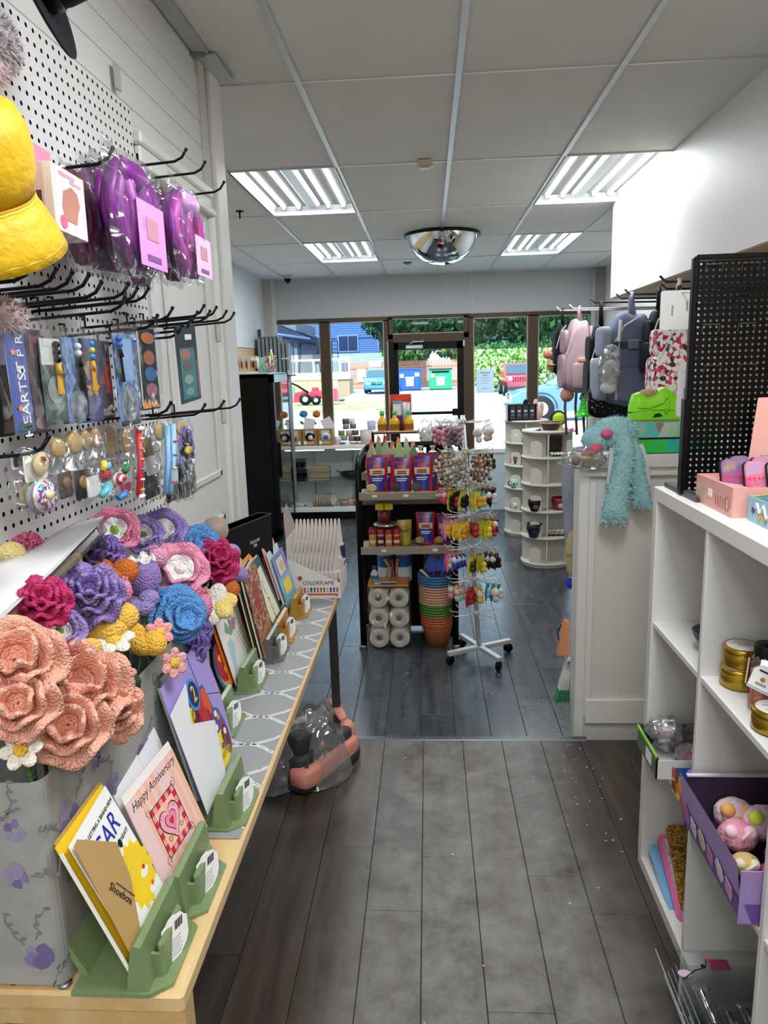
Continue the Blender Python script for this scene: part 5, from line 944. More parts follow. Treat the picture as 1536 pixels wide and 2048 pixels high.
# ---------------------------------------------------------------- backpack in a clear bag under the table
COR = C('#dd8f7d', .65, k='cloth', s=.6); CHAR = C('#2b2c2f', .6, k='cloth', s=.6)
o = Vector((-.52, 2.62, 0)); e1 = Vector((.21, .33, 0)).normalized(); e2 = Vector((-e1.y, e1.x, 0))
M = FR(o, e1, (0, 0, 1)) @ Matrix.Diagonal((.93, .68, 1, 1)); t = thing('bagged_backpack', 'coral and charcoal backpack in a clear plastic bag on the floor under the table', 'backpack', M)
def puff(c, s, mat, n=.35, M=None, nu=20, nv=12):
    m = MB(); sg = lambda v: math.copysign(abs(v) ** n, v)
    def f(u, v):
        th = 2 * math.pi * u; ph = math.pi * (v - .5); return (c[0] + s[0] / 2 * sg(math.cos(ph)) * sg(math.cos(th)), c[1] + s[1] / 2 * sg(math.cos(ph)) * sg(math.sin(th)), c[2] + s[2] / 2 * sg(math.sin(ph)))
    return m.sheet(f, nu, nv, mat, M)
puff((.2, .2, .03), (.44, .44, .055), CHAR).build('base_panel', t)
puff((.2, .22, .10), (.40, .40, .12), CHAR, .4).build('body', t); puff((.18, .25, .18), (.32, .38, .11), CHAR, .3, T(rz=0)).build('front_pocket', t)
puff((.19, .05, .07), (.42, .16, .09), COR, .4, T(rz=3)).build('side_roll', t); puff((.38, .24, .10), (.10, .40, .12), COR, .4, T(rz=2)).build('side_roll', t); puff((.30, .16, .235), (.05, .28, .02), COR, .5, T(rz=-28) @ T(-.06, .1, 0)).build('shoulder_strap', t)
for k, (x, y, z, c_) in enumerate(((.09, .22, .245, '#cfc6ac'), (.15, .2, .24, '#c9c3b2'), (.06, .28, .25, '#7a5a4a'))): MB().ell((x, y, z), (.036, .03, .012), C(c_, .6), 14, 8).build('pocket_patch', t)
MB().strip([(.02, .02, .10), (.12, .06, .19), (.26, .12, .19), (.36, .2, .15)], .02, .004, CHAR).build('strap', t); MB().strip([(.1, -.0, .09), (.2, .1, .19), (.3, .09, .16)], .03, .004, COR).build('strap', t); MB().box((.2, .1, .195), (.05, .03, .012), C('#b9b2ae', .3), .004).build('buckle', t)
MB().tube([(.26, .42, .2), (.3, .46, .24), (.24, .47, .26), (.18, .44, .24)], .012, CHAR, 8).build('handle', t)
CRK = CLR('#f4f6f6', .12, .07, 16.)
def bagf(u, v):
    th = 2 * math.pi * u; r = .25 * (1 + .13 * math.cos(4 * th + .6)) * (1 - v * .9) ** .45; z = .265 * v ** .8 * (1 - .12 * math.sin(th)) + .006
    return (.2 + r * math.cos(th) * 1.06 + .01 * math.sin(9 * th + 8 * v), .21 + r * math.sin(th) * 1.08 + .01 * math.cos(7 * th - 6 * v), z + .012 * math.sin(6 * th + 9 * v) * (v > .02))
MB().sheet(bagf, 44, 14, CRK).build('clear_bag', t)
MB().sheet(lambda u, v: (.43 + .08 * u, .26 + .1 * v, .02 + .07 * v + .02 * math.sin(7 * u + 6 * v)), 6, 6, CRK).build('bag_corner', t)
# ================================================================ floral box of knitted flowers
bx0, bx1, by0, by1, bz = -.772, -.592, .955, 1.80, 1.10
fb = thing('flower_box', 'tall floral papered gift box with rounded corners holding knitted flowers', 'box', T((bx0 + bx1) / 2, (by0 + by1) / 2, TZ))
WP = PAT('wallpaper', ['#979791', '#a09f99', '#91928d', '#a5a59f'], 'noise', 6, .45, const=False); bw, bl, bh_ = bx1 - bx0, by1 - by0, bz - TZ
ol = rrect(bw, bl, .022, 5); il = rrect(bw - .006, bl - .006, .02, 5); n = len(ol); vs = [(p[0], p[1], .004) for p in ol] + [(p[0], p[1], bh_) for p in ol] + [(p[0], p[1], bh_) for p in il] + [(p[0], p[1], .02) for p in il]
MB().add(vs, [(i + k * n, (i + 1) % n + k * n, (i + 1) % n + (k + 1) * n, i + (k + 1) * n) for k in range(3) for i in range(n)] + [tuple(range(3 * n, 4 * n))], WP, False).build('box_wall', fb)
MB().prism(rrect(bw - .01, bl - .01, .02, 5), 0, .006, WP).build('box_bottom', fb)
rd = random.Random(11); m = MB(); PU = [C('#7d6f97', .5), C('#6b5d86', .5), C('#8f83a6', .5)]; VN = C('#74737e', .5)
def faceM(k, u, v): return FR((bw / 2 + .0006, u, v), (0, 1, 0), (1, 0, 0)) if k else FR((u, -bl / 2 - .0006, v), (1, 0, 0), (0, -1, 0))
spots = [(1, -.36, .26, .03), (1, -.30, .12, .035), (1, -.2, .22, .026), (1, -.13, .07, .03), (1, -.05, .2, .036), (1, .08, .26, .03), (1, .05, .1, .03), (1, .18, .17, .034), (1, .3, .25, .03), (1, .28, .06, .03), (1, -.38, .03, .022), (0, .03, .2, .022), (0, -.03, .27, .026), (0, -.04, .12, .03), (0, .05, .06, .024), (0, .04, .28, .02), (0, -.06, .03, .02), (1, -.25, .3, .02), (1, -.22, .02, .02)]
for (k, u, v, s) in spots:
    s *= 1.15; Mf = faceM(k, u, max(v, s * 1.1 + .012))
    for j in range(5):
        a = j * 1.257 + rd.uniform(-.3, .3); r_ = s * rd.uniform(.35, .6); cx_, cy_ = s * .5 * math.cos(a), s * .5 * math.sin(a)
        m.prism([(cx_ + r_ * math.cos(q * .9) * rd.uniform(.6, 1.1), cy_ + r_ * math.sin(q * .9) * rd.uniform(.6, 1.1)) for q in range(7)], 0, .0004 + .0001 * j, rd.choice(PU), Mf)
    for j in range(2):
        a = rd.uniform(0, 6.28); pts = []
        for i in range(8): a += rd.uniform(-.5, .6); pts.append(((s + .008 * i) * math.cos(a * .35 + j * 2.4), (s + .008 * i) * math.sin(a * .35 + j * 2.4), .0003))
        pts = [p for p in pts if p[1] > -s]; len(pts) > 1 and m.strip(pts, .0022, .0003, VN, Mf)
        for p in pts[1::2]: m.prism(circ(.006, 6, p[0] + .004, p[1] + .004, .0032), 0, .0004, VN, Mf)
m.build('printed_flowers', fb, kind='stuff')
# clear vinyl cover flap
tp = [(-90, 1178), (-20, 1132), (60, 1098), (112, 1066), (152, 1044), (196, 1037)]; bt = [(-90, 1300), (-20, 1256), (50, 1190), (105, 1140), (150, 1092), (198, 1044)]
A = [W(*p, x=-.74) for p in tp]; B = [W(*p, x=-.66) for p in bt]
def lerpl(L, u): q = u * (len(L) - 1); i = min(int(q), len(L) - 2); return L[i].lerp(L[i + 1], q - i)
t = thing('clear_vinyl_flap', 'milky clear vinyl cover flap folded back over the knitted flowers', 'plastic cover')
VIN = C('#dedbdc', .3, sub=.0)
MB().sheet(lambda u, v: tuple(lerpl(A, u).lerp(lerpl(B, u), v) + Vector((.012 * math.sin(3.1 * v), 0, .008 * math.sin(math.pi * v)))), 14, 8, VIN).build('flap', t, solid=.0012)
MB().sheet(lambda u, v: tuple(lerpl(B, u) + Vector((.004 + .012 * v, 0, .004 - .022 * v))), 14, 3, CLR('#eceaea', .14, .12)).build('clear_rim', t, solid=.002)
MB().tube([lerpl(B, i / 14) + Vector((.006, 0, .004)) for i in range(15)], .0022, C('#c9c6c8', .2), 6).build('rim_bead', t)
# ---------------------------------------------------------------- knitted flowers
def K(h): return C(h, .85, k='knit')
KG = K('#4d6a36'); KDG = K('#34452c')
EYE = Vector((0, 0, CAMH))
def ffr(p, lean=(0, 0, 0), roll=0.):
    n = ((EYE - p).normalized() * .75 + Vector((.1, -.1, .5)) + Vector(lean)).normalized(); return FR(p, Vector((0, 0, 1)).cross(n), n) @ T(rz=roll)
def pxr(p): return (p - EYE).length / 1500.
def ruffle(m, R_, waves, amp, cup, cin, cout, edge, ph=0., r0=.08, z0=0., nr=7, seed=0):
    """one frilled ring of petals: inner colour to edge of R_, outer colour past it"""
    nu = waves * 8; rd = random.Random(seed); pj = [rd.uniform(.7, 1.3) for _ in range(waves)]
    vs, fi, fo = [], [], []
    for j in range(nr + 1):
        q = j / nr
        for i in range(nu):
            th = 2 * math.pi * i / nu; k = pj[int(i / 8) % waves] * math.sin(waves * th + ph); r = R_ * (r0 + (1 - r0) * q) * (1 + .06 * q * math.cos(waves * th + 1 + ph)); z = z0 + cup * q * q * R_ + amp * R_ * q ** 1.6 * k + .015 * R_ * q * math.sin(3.3 * waves * th)
            vs.append((r * math.cos(th) * (1 - .2 * abs(cup) * q), r * math.sin(th) * (1 - .2 * abs(cup) * q), z))
    for j in range(nr):
        for i in range(nu): (fo if (j + .5) / nr > edge else fi).append((j * nu + i, j * nu + (i + 1) % nu, (j + 1) * nu + (i + 1) % nu, (j + 1) * nu + i))
    m.add(vs, fi, cin, True); m.add(vs, fo, cout, True)
    return m
def stem(t, p, M):
    b = Vector((min(max(p.x, bx0 + .03), bx1 - .035), min(max(p.y, by0 + .05), by1 - .05), 1.0)); Mi = M.inverted()
    MB().tube([Mi @ p, Mi @ (p.lerp(b, .5) + Vector((0, 0, .01))), Mi @ b], .0035, KG, 6).build('stem', t)
def flower(kind, label, px, py, r, X, c1, c2=None, c3=None, lean=(0, 0, 0), roll=0., seed=0, group='knitted flowers in the floral box'):
    p = W(px, py, x=X); M = ffr(p, lean, roll); R_ = r * pxr(p) * 1.16; t = thing('knitted_' + {'carnation': 'carnation', 'open': 'flower', 'heart': 'heart', 'ball': 'ball', 'bell': 'bellflower', 'tulip': 'tulip', 'daisy': 'daisy', 'shell': 'flower', 'peach': 'carnation'}[kind], label, 'knitted flower', M, group)
    a = K(c1); b = K(c2 or c1); c = K(c3 or '#5d8a3a')
    if kind == 'open':
        ruffle(MB(), R_, 6, .16, .25, b, a, .55, seed=seed).build('outer_petals', t, solid=.006); ruffle(MB(), R_ * .7, 5, .2, .6, b, a, .72, 1., z0=.1 * R_, seed=seed + 1).build('inner_petals', t, solid=.005); MB().ell((0, 0, .2 * R_), (R_ * .14, R_ * .2, R_ * .12), c, 10, 8, jit=.1).build('flower_center', t)
    elif kind in ('carnation', 'peach'):
        n = 4 if kind == 'carnation' else 3; pe = kind == 'peach'
        for k in range(n):
            q = 1 - k * (.2 if n == 4 else .24); ruffle(MB(), R_ * q, 8 - k if n == 4 else 5, (.26 if n == 4 else .34), (.1 + k * (.55 if pe else .42)), b if k < n - 1 else a, a, (.62 if c2 else .0), k * 1.3, r0=.06, z0=k * .12 * R_, nr=7, seed=seed + k).build('petal_ring', t, solid=.0065)
    elif kind == 'heart':
        m = MB()
        for s in (-1, 1): m.ell((s * .44 * R_, .14 * R_, 0), (.56 * R_, .5 * R_, .44 * R_), a, 20, 14, T(rz=s * -16))
        m.ell((0, -.26 * R_, 0), (.6 * R_, .42 * R_, .4 * R_), a, 20, 12); m.build('heart_body', t)
    elif kind == 'ball': MB().ell((0, 0, 0), (R_, R_ * .92, R_ * .92), a, 22, 16).build('ball_body', t)
    elif kind == 'bell':
        MB().lathe([(0, -.9 * R_), (.6 * R_, -.7 * R_), (.92 * R_, -.1 * R_), (.86 * R_, .5 * R_), (.7 * R_, .8 * R_), (.3 * R_, .86 * R_)], a, 24, T(rx=-62)).build('bell_body', t); ruffle(MB(), R_ * .72, 6, .22, .3, b, b, .5, seed=seed).build('frill', t, T(0, .8 * R_, .3 * R_, -50), solid=.005)
    elif kind == 'tulip':
        for k, (mt, a0) in enumerate(((b, 0), (a, 120), (b, 240), (a, 60), (b, 180), (a, 300))): MB().ell((0, .34 * R_, .1 * R_), (.42 * R_, .62 * R_, .24 * R_), mt, 14, 10, T(0, 0, 0, 18 if k > 2 else 4, 0, a0)).build('petal', t)
        MB().ell((0, -.2 * R_, -.35 * R_), (.3 * R_, .3 * R_, .3 * R_), KG, 10, 8).build('sepal', t)
    elif kind == 'daisy':
        for k in range(6): MB().ell((.58 * R_, 0, 0), (.42 * R_, .34 * R_, .14 * R_), a, 12, 8, T(rz=60 * k, ry=-8)).build('petal', t)
        MB().ell((0, 0, .1 * R_), (.36 * R_, .36 * R_, .26 * R_), b, 14, 10).build('flower_center', t)
    elif kind == 'shell':
        for k in range(4): ruffle(MB(), R_ * (1 - .17 * k), 5, .09, .12 + .14 * k, a, a, .5, k * 2.1, r0=.05, z0=.14 * k * R_, seed=seed + k).build('petal_layer', t, T(.06 * R_ * k, -.10 * R_ * k, 0), solid=.007)
    stem(t, p, M)
    return t
PKE, WHT, LAV, DLAV, MAG, BLUE, ORG_, YEL_, PEA = '#e58aa8', '#f0ece8', '#9a84c4', '#5d4579', '#c8326e', '#5a94d0', '#c2661f', '#ecbc4e', '#f2b29a'
flower('open', 'pink edged white knitted flower with a green center, highest in the box', 229, 1064, 44, -.70, PKE, WHT, '#7fae2f', roll=30, seed=1)
flower('open', 'purple edged white knitted flower beside the highest pink one', 285, 1072, 36, -.69, LAV, '#d9cfe4', roll=80, seed=2); flower('open', 'purple edged white knitted flower before the white door, next to the blue one', 326, 1064, 42, -.69, LAV, WHT, '#cfc4e0', roll=10, seed=3)
flower('shell', 'small blue knitted flower in front of the black display box', 398, 1086, 36, -.66, BLUE, seed=4); flower('carnation', 'dark pink frilled knitted carnation below the grey disc', 430, 1124, 44, -.61, MAG, lean=(.3, 0, 0), seed=5)
flower('ball', 'lavender knitted ball tip close to the orange card', 461, 1106, 18, -.62, '#a18ac0'); flower('heart', 'lavender knitted heart tucked behind the dark pink carnation', 470, 1142, 26, -.60, '#9a84b8', roll=-40)
flower('ball', 'orange knitted ball beside the white and yellow tulip', 456, 1180, 21, -.58, ORG_); flower('open', 'large curled pink edged white knitted flower in the middle of the box', 358, 1142, 52, -.62, '#ee9ab8', WHT, '#f3e3e8', lean=(.2, -.1, .1), roll=45, seed=6)
flower('bell', 'pink ribbed knitted bud leaning beside the curled pink flower', 316, 1116, 20, -.65, '#e8a0ba'); flower('bell', 'purple ribbed knitted bellflower with a white frill', 286, 1160, 34, -.64, '#8f78b8', WHT, seed=8)
flower('heart', 'orange knitted heart among the purple flowers', 225, 1142, 42, -.66, ORG_, roll=-8); flower('tulip', 'yellow and white knitted tulip beside the vinyl flap', 140, 1138, 30, -.69, YEL_, '#e3dfd0', roll=20)
flower('carnation', 'dark purple knitted carnation in the shade of the vinyl flap', 168, 1098, 36, -.71, DLAV, seed=9); flower('carnation', 'violet frilled knitted carnation behind the orange heart', 205, 1108, 36, -.70, '#8a70c0', seed=10)
flower('carnation', 'magenta frilled knitted carnation beside the vinyl flap', 84, 1208, 48, -.645, MAG, seed=11); flower('carnation', 'large lavender and white frilled knitted carnation in the middle', 178, 1192, 58, -.64, LAV, '#d9d0da', seed=12)
flower('bell', 'pink knitted bud between the lavender carnation and purple bellflower', 238, 1186, 24, -.64, '#e490ac'); flower('heart', 'lavender knitted heart standing between two blue flowers', 283, 1208, 32, -.63, '#9683bd', roll=30)
flower('shell', 'small blue knitted flower peeping out below the purple bellflower', 318, 1198, 20, -.63, '#4a7fc0', seed=14); flower('shell', 'large layered blue knitted flower over the box side', 352, 1228, 52, -.595, BLUE, lean=(.35, -.1, -.1), seed=15)
flower('bell', 'pink knitted bud beside the large layered blue flower', 396, 1216, 28, -.60, '#e884a8', '#e884a8', seed=16); flower('tulip', 'white and yellow knitted tulip at the far end of the box', 430, 1212, 42, -.59, '#efe9dc', '#e9cf7a', roll=40)
flower('heart', 'plump yellow knitted heart in the middle of the box', 216, 1244, 50, -.615, YEL_, roll=12); flower('daisy', 'white knitted daisy with a yellow center under the plump yellow heart', 226, 1281, 36, -.60, '#ebe7dc', '#ecc23f', lean=(.1, 0, .9), seed=17)
flower('heart', 'yellow knitted heart behind the pink daisy', 285, 1278, 42, -.595, '#e6b23f', roll=-35); flower('daisy', 'pink knitted daisy on a dark stem before a yellow heart', 318, 1266, 26, -.575, '#eba0a4', '#ecc23f', lean=(.3, 0, -.3), roll=20)
flower('daisy', 'pink knitted daisy drooping on a long stem over the box side', 347, 1326, 27, -.555, '#e9a8a6', '#e3ba45', lean=(.7, 0, -.5), roll=15); flower('heart', 'yellow knitted heart above the peach carnations', 162, 1308, 34, -.60, YEL_, roll=25)
flower('ball', 'yellow knitted ball beside the largest peach carnation', 214, 1342, 30, -.585, '#efbf42'); flower('daisy', 'pink knitted daisy with its yellow center turned aside, near the dark leaf', 246, 1352, 24, -.57, '#e9a0a0', '#ecc23f', lean=(.6, 0, 0))
flower('open', 'purple edged white knitted flower below the magenta carnation', 118, 1268, 44, -.64, LAV, WHT, '#6d8a4a', seed=18); flower('carnation', 'magenta knitted carnation behind the peach ones', 60, 1302, 42, -.65, MAG, seed=19); flower('carnation', 'rose pink knitted carnation between magenta and peach ones', 108, 1312, 30, -.63, '#d9608f', seed=20)
flower('carnation', 'purple frilled knitted carnation hanging below the blue flower', 376, 1292, 36, -.60, '#7a64a8', seed=21); flower('carnation', 'small violet knitted carnation at the box edge under the tulip', 396, 1262, 26, -.60, '#8a74b8', seed=22)
flower('ball', 'orange knitted ball under the edge of the vinyl flap', 95, 1152, 17, -.69, '#b8601f'); flower('carnation', 'mustard yellow knitted carnation under the vinyl flap', 18, 1252, 24, -.67, '#c9962f', seed=23); flower('carnation', 'pink knitted carnation behind the vinyl flap by the pegboard', 55, 1092, 24, -.755, '#d9688f', seed=24); flower('ball', 'pale yellow knitted ball behind the vinyl flap by the pegboard', 22, 1108, 22, -.75, '#e6cf8a')
for (px, py, r, X, sd, lb, ln) in ((30, 1330, 78, -.62, 30, 'largest peach knitted carnation, cut by the picture edge', (0, 0, 0)), (158, 1382, 84, -.595, 33, 'peach knitted carnation with a dark opening in its middle', (.1, 0, .1)), (226, 1422, 52, -.565, 36, 'peach knitted carnation hanging over the box corner', (.5, -.1, 0)), (138, 1452, 66, -.58, 39, 'low peach knitted carnation over the front of the box', (.1, -.4, -.1)), (40, 1408, 60, -.60, 42, 'peach knitted carnation low beside the white daisy', (0, -.4, -.1))):
    flower('peach', lb, px, py, r, X, PEA, '#efa68c', lean=ln, seed=sd)
flower('daisy', 'white knitted daisy with a yellow center at the bottom of the peach bunch', 42, 1500, 32, -.60, '#ece5d6', '#e6b43c', lean=(.1, -.4, 0))
p = W(262, 1382, x=-.565); t = tag(MB().ell((0, 0, 0), (.02, .012, .026), KDG, 12, 8, jit=.15).ell((.008, -.004, .02), (.014, .01, .016), KDG, 10, 8, jit=.15).build('knitted_leaf', None, T(*p)), 'dark green knitted leaf beside the peach carnations', 'knitted flower', 'knitted flowers in the floral box')
# ================================================================ gondola cart in the front room
OAK = PAT('grey_oak', ['#8d8377', '#9d9284', '#857b70', '#a89d90'], 'noise', 4, .5, stretch=(.15, 1, 1), const=False)
BLK = C('#070708', .35)
ct = thing('shelving_cart', 'black tube framed two sided cart with grey oak shelves', 'shelf', T(-.15, 4.75, ZF)); z0 = -ZF
for y in (-.2, .2):
    top = 1.085 + z0 if y < 0 else 1.17 + z0
    m = MB()
    if y > 0: m.tube([(-.31, y, .02), (-.31, y, top - .11), (-.30, y, top - .05), (-.27, y, top - .012), (-.22, y, top), (.22, y, top), (.27, y, top - .012), (.30, y, top - .05), (.31, y, top - .11), (.31, y, .02)], .022, BLK, 10)
    else:
        for x in (-.305, .305): m.tube([(x, y, .02), (x, y, top - .03), (x * .985, y + .03, top + .02), (x * .97, y + .12, top + .05), (x * .97, .19, top + .05)], .022, BLK, 10)
    m.build('frame_tube', ct)
MB().box((0, .2, .55 + z0), (.05, .03, 1.22), BLK).build('back_post', ct); MB().box((0, .165, .33 + z0), (.6, .012, .9), C('#060606', .7)).build('divider_panel', ct)
SH = [('front', -.2, .9), ('front', -.2, .545), ('back', .13, 1.0), ('back', .13, .80), ('back', .13, 1.0)]
for (nm, y, z) in ((0, -.1, .905), (0, -.1, .548), (1, .11, 1.0), (1, .12, .83)):
    s = MB().box((0, y, z - .012 + z0), (.60, .24 if nm == 0 else .2, .016), OAK, .002).box((0, y - (.122 if nm == 0 else .1), z - .014 + z0), (.60, .014, .05), OAK, .002).build('shelf_board', ct)
    if nm == 0:
        for x in (-.2, .0, .2) if z > .6 else (-.15, .18): MB().box((x, y - .1305, z - .012 + z0), (.032, .002, .016), CARD).build('price_tag', s)
for x in (-.31, .31):
    for y in (-.2, .2): MB().cyl((x, y, 0), (x, y, .025), .026, C('#8d8e90', .4, .6), n=10).build('foot', ct)
# ---- helper for simple shelf goods: one tagged thing made from several named parts
def goods(name, label, cat, M, parts, group=None):
    t = thing(name, label, cat, M, group)
    for nm, m in parts: m.build(nm, t)
    return t
RDB, BLB, CRM = C('#b01f24', .28), C('#1c2f8f', .25), C('#dcc9a4', .4)
def seedbag(label, x, y, z, h, rz=0., seed='#a8905a', dim=0):
    w = h * .62; M = T(x, y, z, rz=rz)
    def f(sg): return lambda u, v: ((u - .5) * w * (.82 + .18 * v), sg * (.05 * (1 - v) ** .6 * (4 * u * (1 - u)) ** .5 + .002), v * h)
    fr = Matrix(((1, 0, 0, 0), (0, 0, -1, 0), (0, 1, 0, 0), (0, 0, 0, 1)))
    def lab(a, b, c, d, mt, off): return MB().sheet(lambda u, v: ((a + (b - a) * u - .5) * w * (.82 + .18 * (c + (d - c) * v)), -.05 * (1 - (c + (d - c) * v)) ** .6 * (4 * (a + (b - a) * u) * (1 - (a + (b - a) * u))) ** .5 - .002 - off, (c + (d - c) * v) * h), 6, 4, mt)
    t = goods('seed_bag', label, 'bag', M, [('pouch', MB().sheet(f(-1), 8, 8, RDB).sheet(f(1), 8, 8, RDB)), ('blue_panel', lab(.14, .86, .08, .98, BLB, .0012)), ('cream_band', lab(.14, .86, .5, .68, CRM, .0022)), ('red_crest', lab(.3, .7, .69, .80, C('#c02428', .3), .0022)), ('printed_text', lab(.22, .78, .40, .425, CARD, .0022).add(*(lambda q: (q.v, q.f, CARD, True))(lab(.24, .72, .35, .37, CARD, .0022))))], 'red and blue seed bags on the cart')
    MB().ell((-.04, -.05, h * .16), (w * .24, .004, h * .11), C(seed, .8, var=.4), 14, 8).build('seed_window', t)
    MB().box((0, -.0415, h * .615), (w * .4, .002, h * .035), C('#8a2a24', .5)).box((0, -.0425, h * .56), (w * .44, .002, h * .03), C('#8a2a24', .5)).build('printed_name', t); return t
zs = .897 + .008
seedbag('red and blue seed bag with pale seeds, first on the upper cart shelf', -.335, 4.60, zs, .23, 6, '#d8b98a'); seedbag('red and blue seed bag with dark seeds, middle of the upper cart shelf', -.175, 4.59, zs, .225, 0, '#4a3d34'); seedbag('red and blue seed bag with striped seeds, third on the upper cart shelf', -.045, 4.60, zs, .235, -4, '#5a5046')
seedbag('red and blue seed bag hidden behind the pale seed bag', -.30, 4.66, zs, .235, 4); seedbag('red and blue seed bag hidden behind the striped seed bag', .0, 4.66, zs, .24, -6)
zm = .54 + .008
seedbag('red and blue seed bag in shade on the lower cart shelf', -.03, 4.66, zm, .21, 0); seedbag('red and blue seed bag in shade, lower cart shelf, beside the key chain rack', .10, 4.66, zm, .2, -5, '#b89a6a')
SPC = [('#c99a2a', 'yellow labelled'), ('#3a2a6a', 'violet labelled'), ('#c8842a', 'orange labelled'), ('#a82424', 'red labelled')]
for i, (c_, nm) in enumerate(SPC):
    for r_ in range(2): goods('spice_shaker', '%s spice shaker with red lid in the %s row on the lower cart shelf' % (nm, ('front', 'second')[r_]), 'shaker', T(-.375 + i * .052, 4.575 + r_ * .055, zm), [('jar', MB().lathe([(0, 0), (.023, .0), (.024, .004), (.024, .085), (.02, .09), (0, .09)], C('#b88a6a', .3), 14)), ('label', MB().lathe([(.0245, .012), (.0245, .075)], C(c_, .4), 14).lathe([(.0248, .03), (.0248, .05)], C('#e3cfae', .4), 8, a0=220, a1=320)), ('lid', MB().lathe([(.025, .09), (.0255, .115), (.023, .118), (0, .118)], C('#a01c24', .35), 14))], 'spice shakers on the lower cart shelf')
goods('serving_tin', 'shiny flat round tin lying on the red spice lids', 'tin', T(-.29, 4.63, zm + .13), [('body', MB().lathe([(0, 0), (.075, 0), (.08, .006), (.078, .02), (.06, .024), (0, .025)], C('#b9bcbf', .2, .9), 24)), ('rim', MB().lathe([(.08, .008), (.083, .012), (.08, .016)], CHROME, 24))])
goods('red_canister', 'dark red tin on the shiny round tin with yellow boxes above', 'tin', T(-.30, 4.64, zm + .158), [('can', MB().lathe([(0, 0), (.04, 0), (.042, .06), (.035, .065), (0, .066)], C('#7d1c20', .35), 18)), ('lid', MB().lathe([(.043, .055), (.043, .068), (0, .07)], C('#5a1216', .35), 18))])
for i in range(2): goods('yellow_box', ('bright yellow box on the red tin under the upper cart shelf' if i else 'bright yellow box beside its twin, closer to the cart post'), 'box', T(-.33 + .06 * i, 4.66, zm + .232), [('carton', MB().box((0, 0, .02), (.055, .05, .04), C('#d8bf1f', .45), .002)), ('flap', MB().box((0, 0, .041), (.053, .02, .002), C('#c4a815', .45)))])
tag(seedbag('yellow snack bag standing behind the spice shakers', -.17, 4.66, zm, .16, 10), 'yellow snack bag standing behind the spice shakers', 'bag'); 
for ch in bpy.data.objects['seed_bag.007'].children: ch.data = ch.data.copy(); ch.data.materials.clear(); ch.data.materials.append(C('#b8a02a', .35) if ch.name.startswith(('pouch', 'blue')) else C('#8a7a20', .4))
bpy.data.objects['seed_bag.007'].name = 'snack_bag'; bpy.data.objects['snack_bag']['group'] = 'snack bags'
# domino style boxes on the far side shelf
for i in range(3): goods('dotted_box', 'white box with two black dots under the upper cart shelf, %s of three' % ('first', 'second', 'third')[i], 'box', T(-.35 + i * .085, 4.80, .838), [('carton', MB().box((0, 0, .022), (.05, .05, .044), CARD, .002)), ('dots', MB().cyl((-.012, -.0255, .018), (-.012, -.027, .018), .008, INK, n=10).cyl((.012, -.0255, .018), (.012, -.027, .018), .008, INK, n=10)), ('spacer', MB().box((.042, 0, .018), (.022, .05, .036), BLK))], 'dotted boxes under the shelf')
# wrapped bouquets, cookie bags, oil bottles, can carton, clear bags on the far side of the cart
rd = random.Random(8)
for i in range(7):
    x = -.39 + i * .047; h = .17 + .05 * rd.random(); g = rd.choice(['#8fb083', '#a9c097', '#6f9a6a', '#bcc8a0']); tipc = ['#d86a58', '#e08a6a', '#b8402f', '#d87a5a', '#e0a050', '#c8d0b0', '#e6b09a'][i]
    t = goods('wrapped_sachet', ('slim pale green wrapped sachet with a %s tip behind the seed bags' % ['coral', 'peach', 'dark red', 'salmon', 'orange', 'cream', 'pink'][i]), 'sachet', T(x, 4.86 + .03 * (i % 2), 1.008, rz=rd.uniform(-15, 15)), [('wrap', MB().prism([(-.028, 0), (.028, 0), (.034, h * .62), (.01, h), (-.022, h * .72)], -.012, .012, C(g, .4), T(rx=90))), ('tip', MB().prism([(-.02, h * .55), (.012, h * .6), (.016, h * 1.05), (-.006, h * 1.18), (-.016, h * .9)], -.0135, -.011, C(tipc, .4), T(rx=90))), ('leaf', MB().prism([(-.03, h * .1), (-.012, h * .15), (-.006, h * .5), (-.03, h * .42)], .0122, .0135, C(['#3f7a4a', '#6d8f3a'][i % 2], .5), T(rx=90))), ('yellow_print', MB().prism([(-.018, .01), (-.002, .01), (.0, h * .34), (-.016, h * .3)], .0122, .0142, C('#c9c23a' if i % 3 == 1 else '#4f6a4a', .4), T(rx=90)))], 'wrapped sachets behind the seed bags')
for i in range(3): goods('cookie_bag', '%s of nuts with a cream label behind the striped seed bag' % ('clear bag', 'second clear bag', 'third clear bag')[i], 'bag', T(-.06 + i * .085, 4.87, 1.008), [('nuts', MB().box((0, 0, .06), (.07, .04, .12), PAT('nuts', ['#8a6a42', '#b08a58', '#6a4a2c', '#c9a878'], 'cells', 90, .5, .002), .012)), ('label', MB().box((.012, -.022, .07), (.046, .002, .075), C('#e3d9c6', .5)).cyl((.012, -.023, .085), (.012, -.0245, .085), .01, INK, n=10)), ('twist_top', MB().lathe([(.03, .12), (.008, .135), (.022, .16)], C('#cfcabf', .3), 10))], 'bags of nuts on the cart')
rs = goods('riser_shelf', 'narrow pink edged riser shelf carrying the oil bottles', 'shelf', T(-.2, 5.14, 0), [('board', MB().box((0, 0, 1.24), (.38, .14, .012), C('#6a4a48', .5))), ('edge_wire', MB().cyl((-.19, -.075, 1.25), (.19, -.075, 1.25), .005, C('#d99a98', .4), n=6)), ('upright', MB().box((-.2, .06, .55), (.02, .02, 1.38), BLK)), ('upright', MB().box((.15, .06, .55), (.02, .02, 1.38), BLK))])
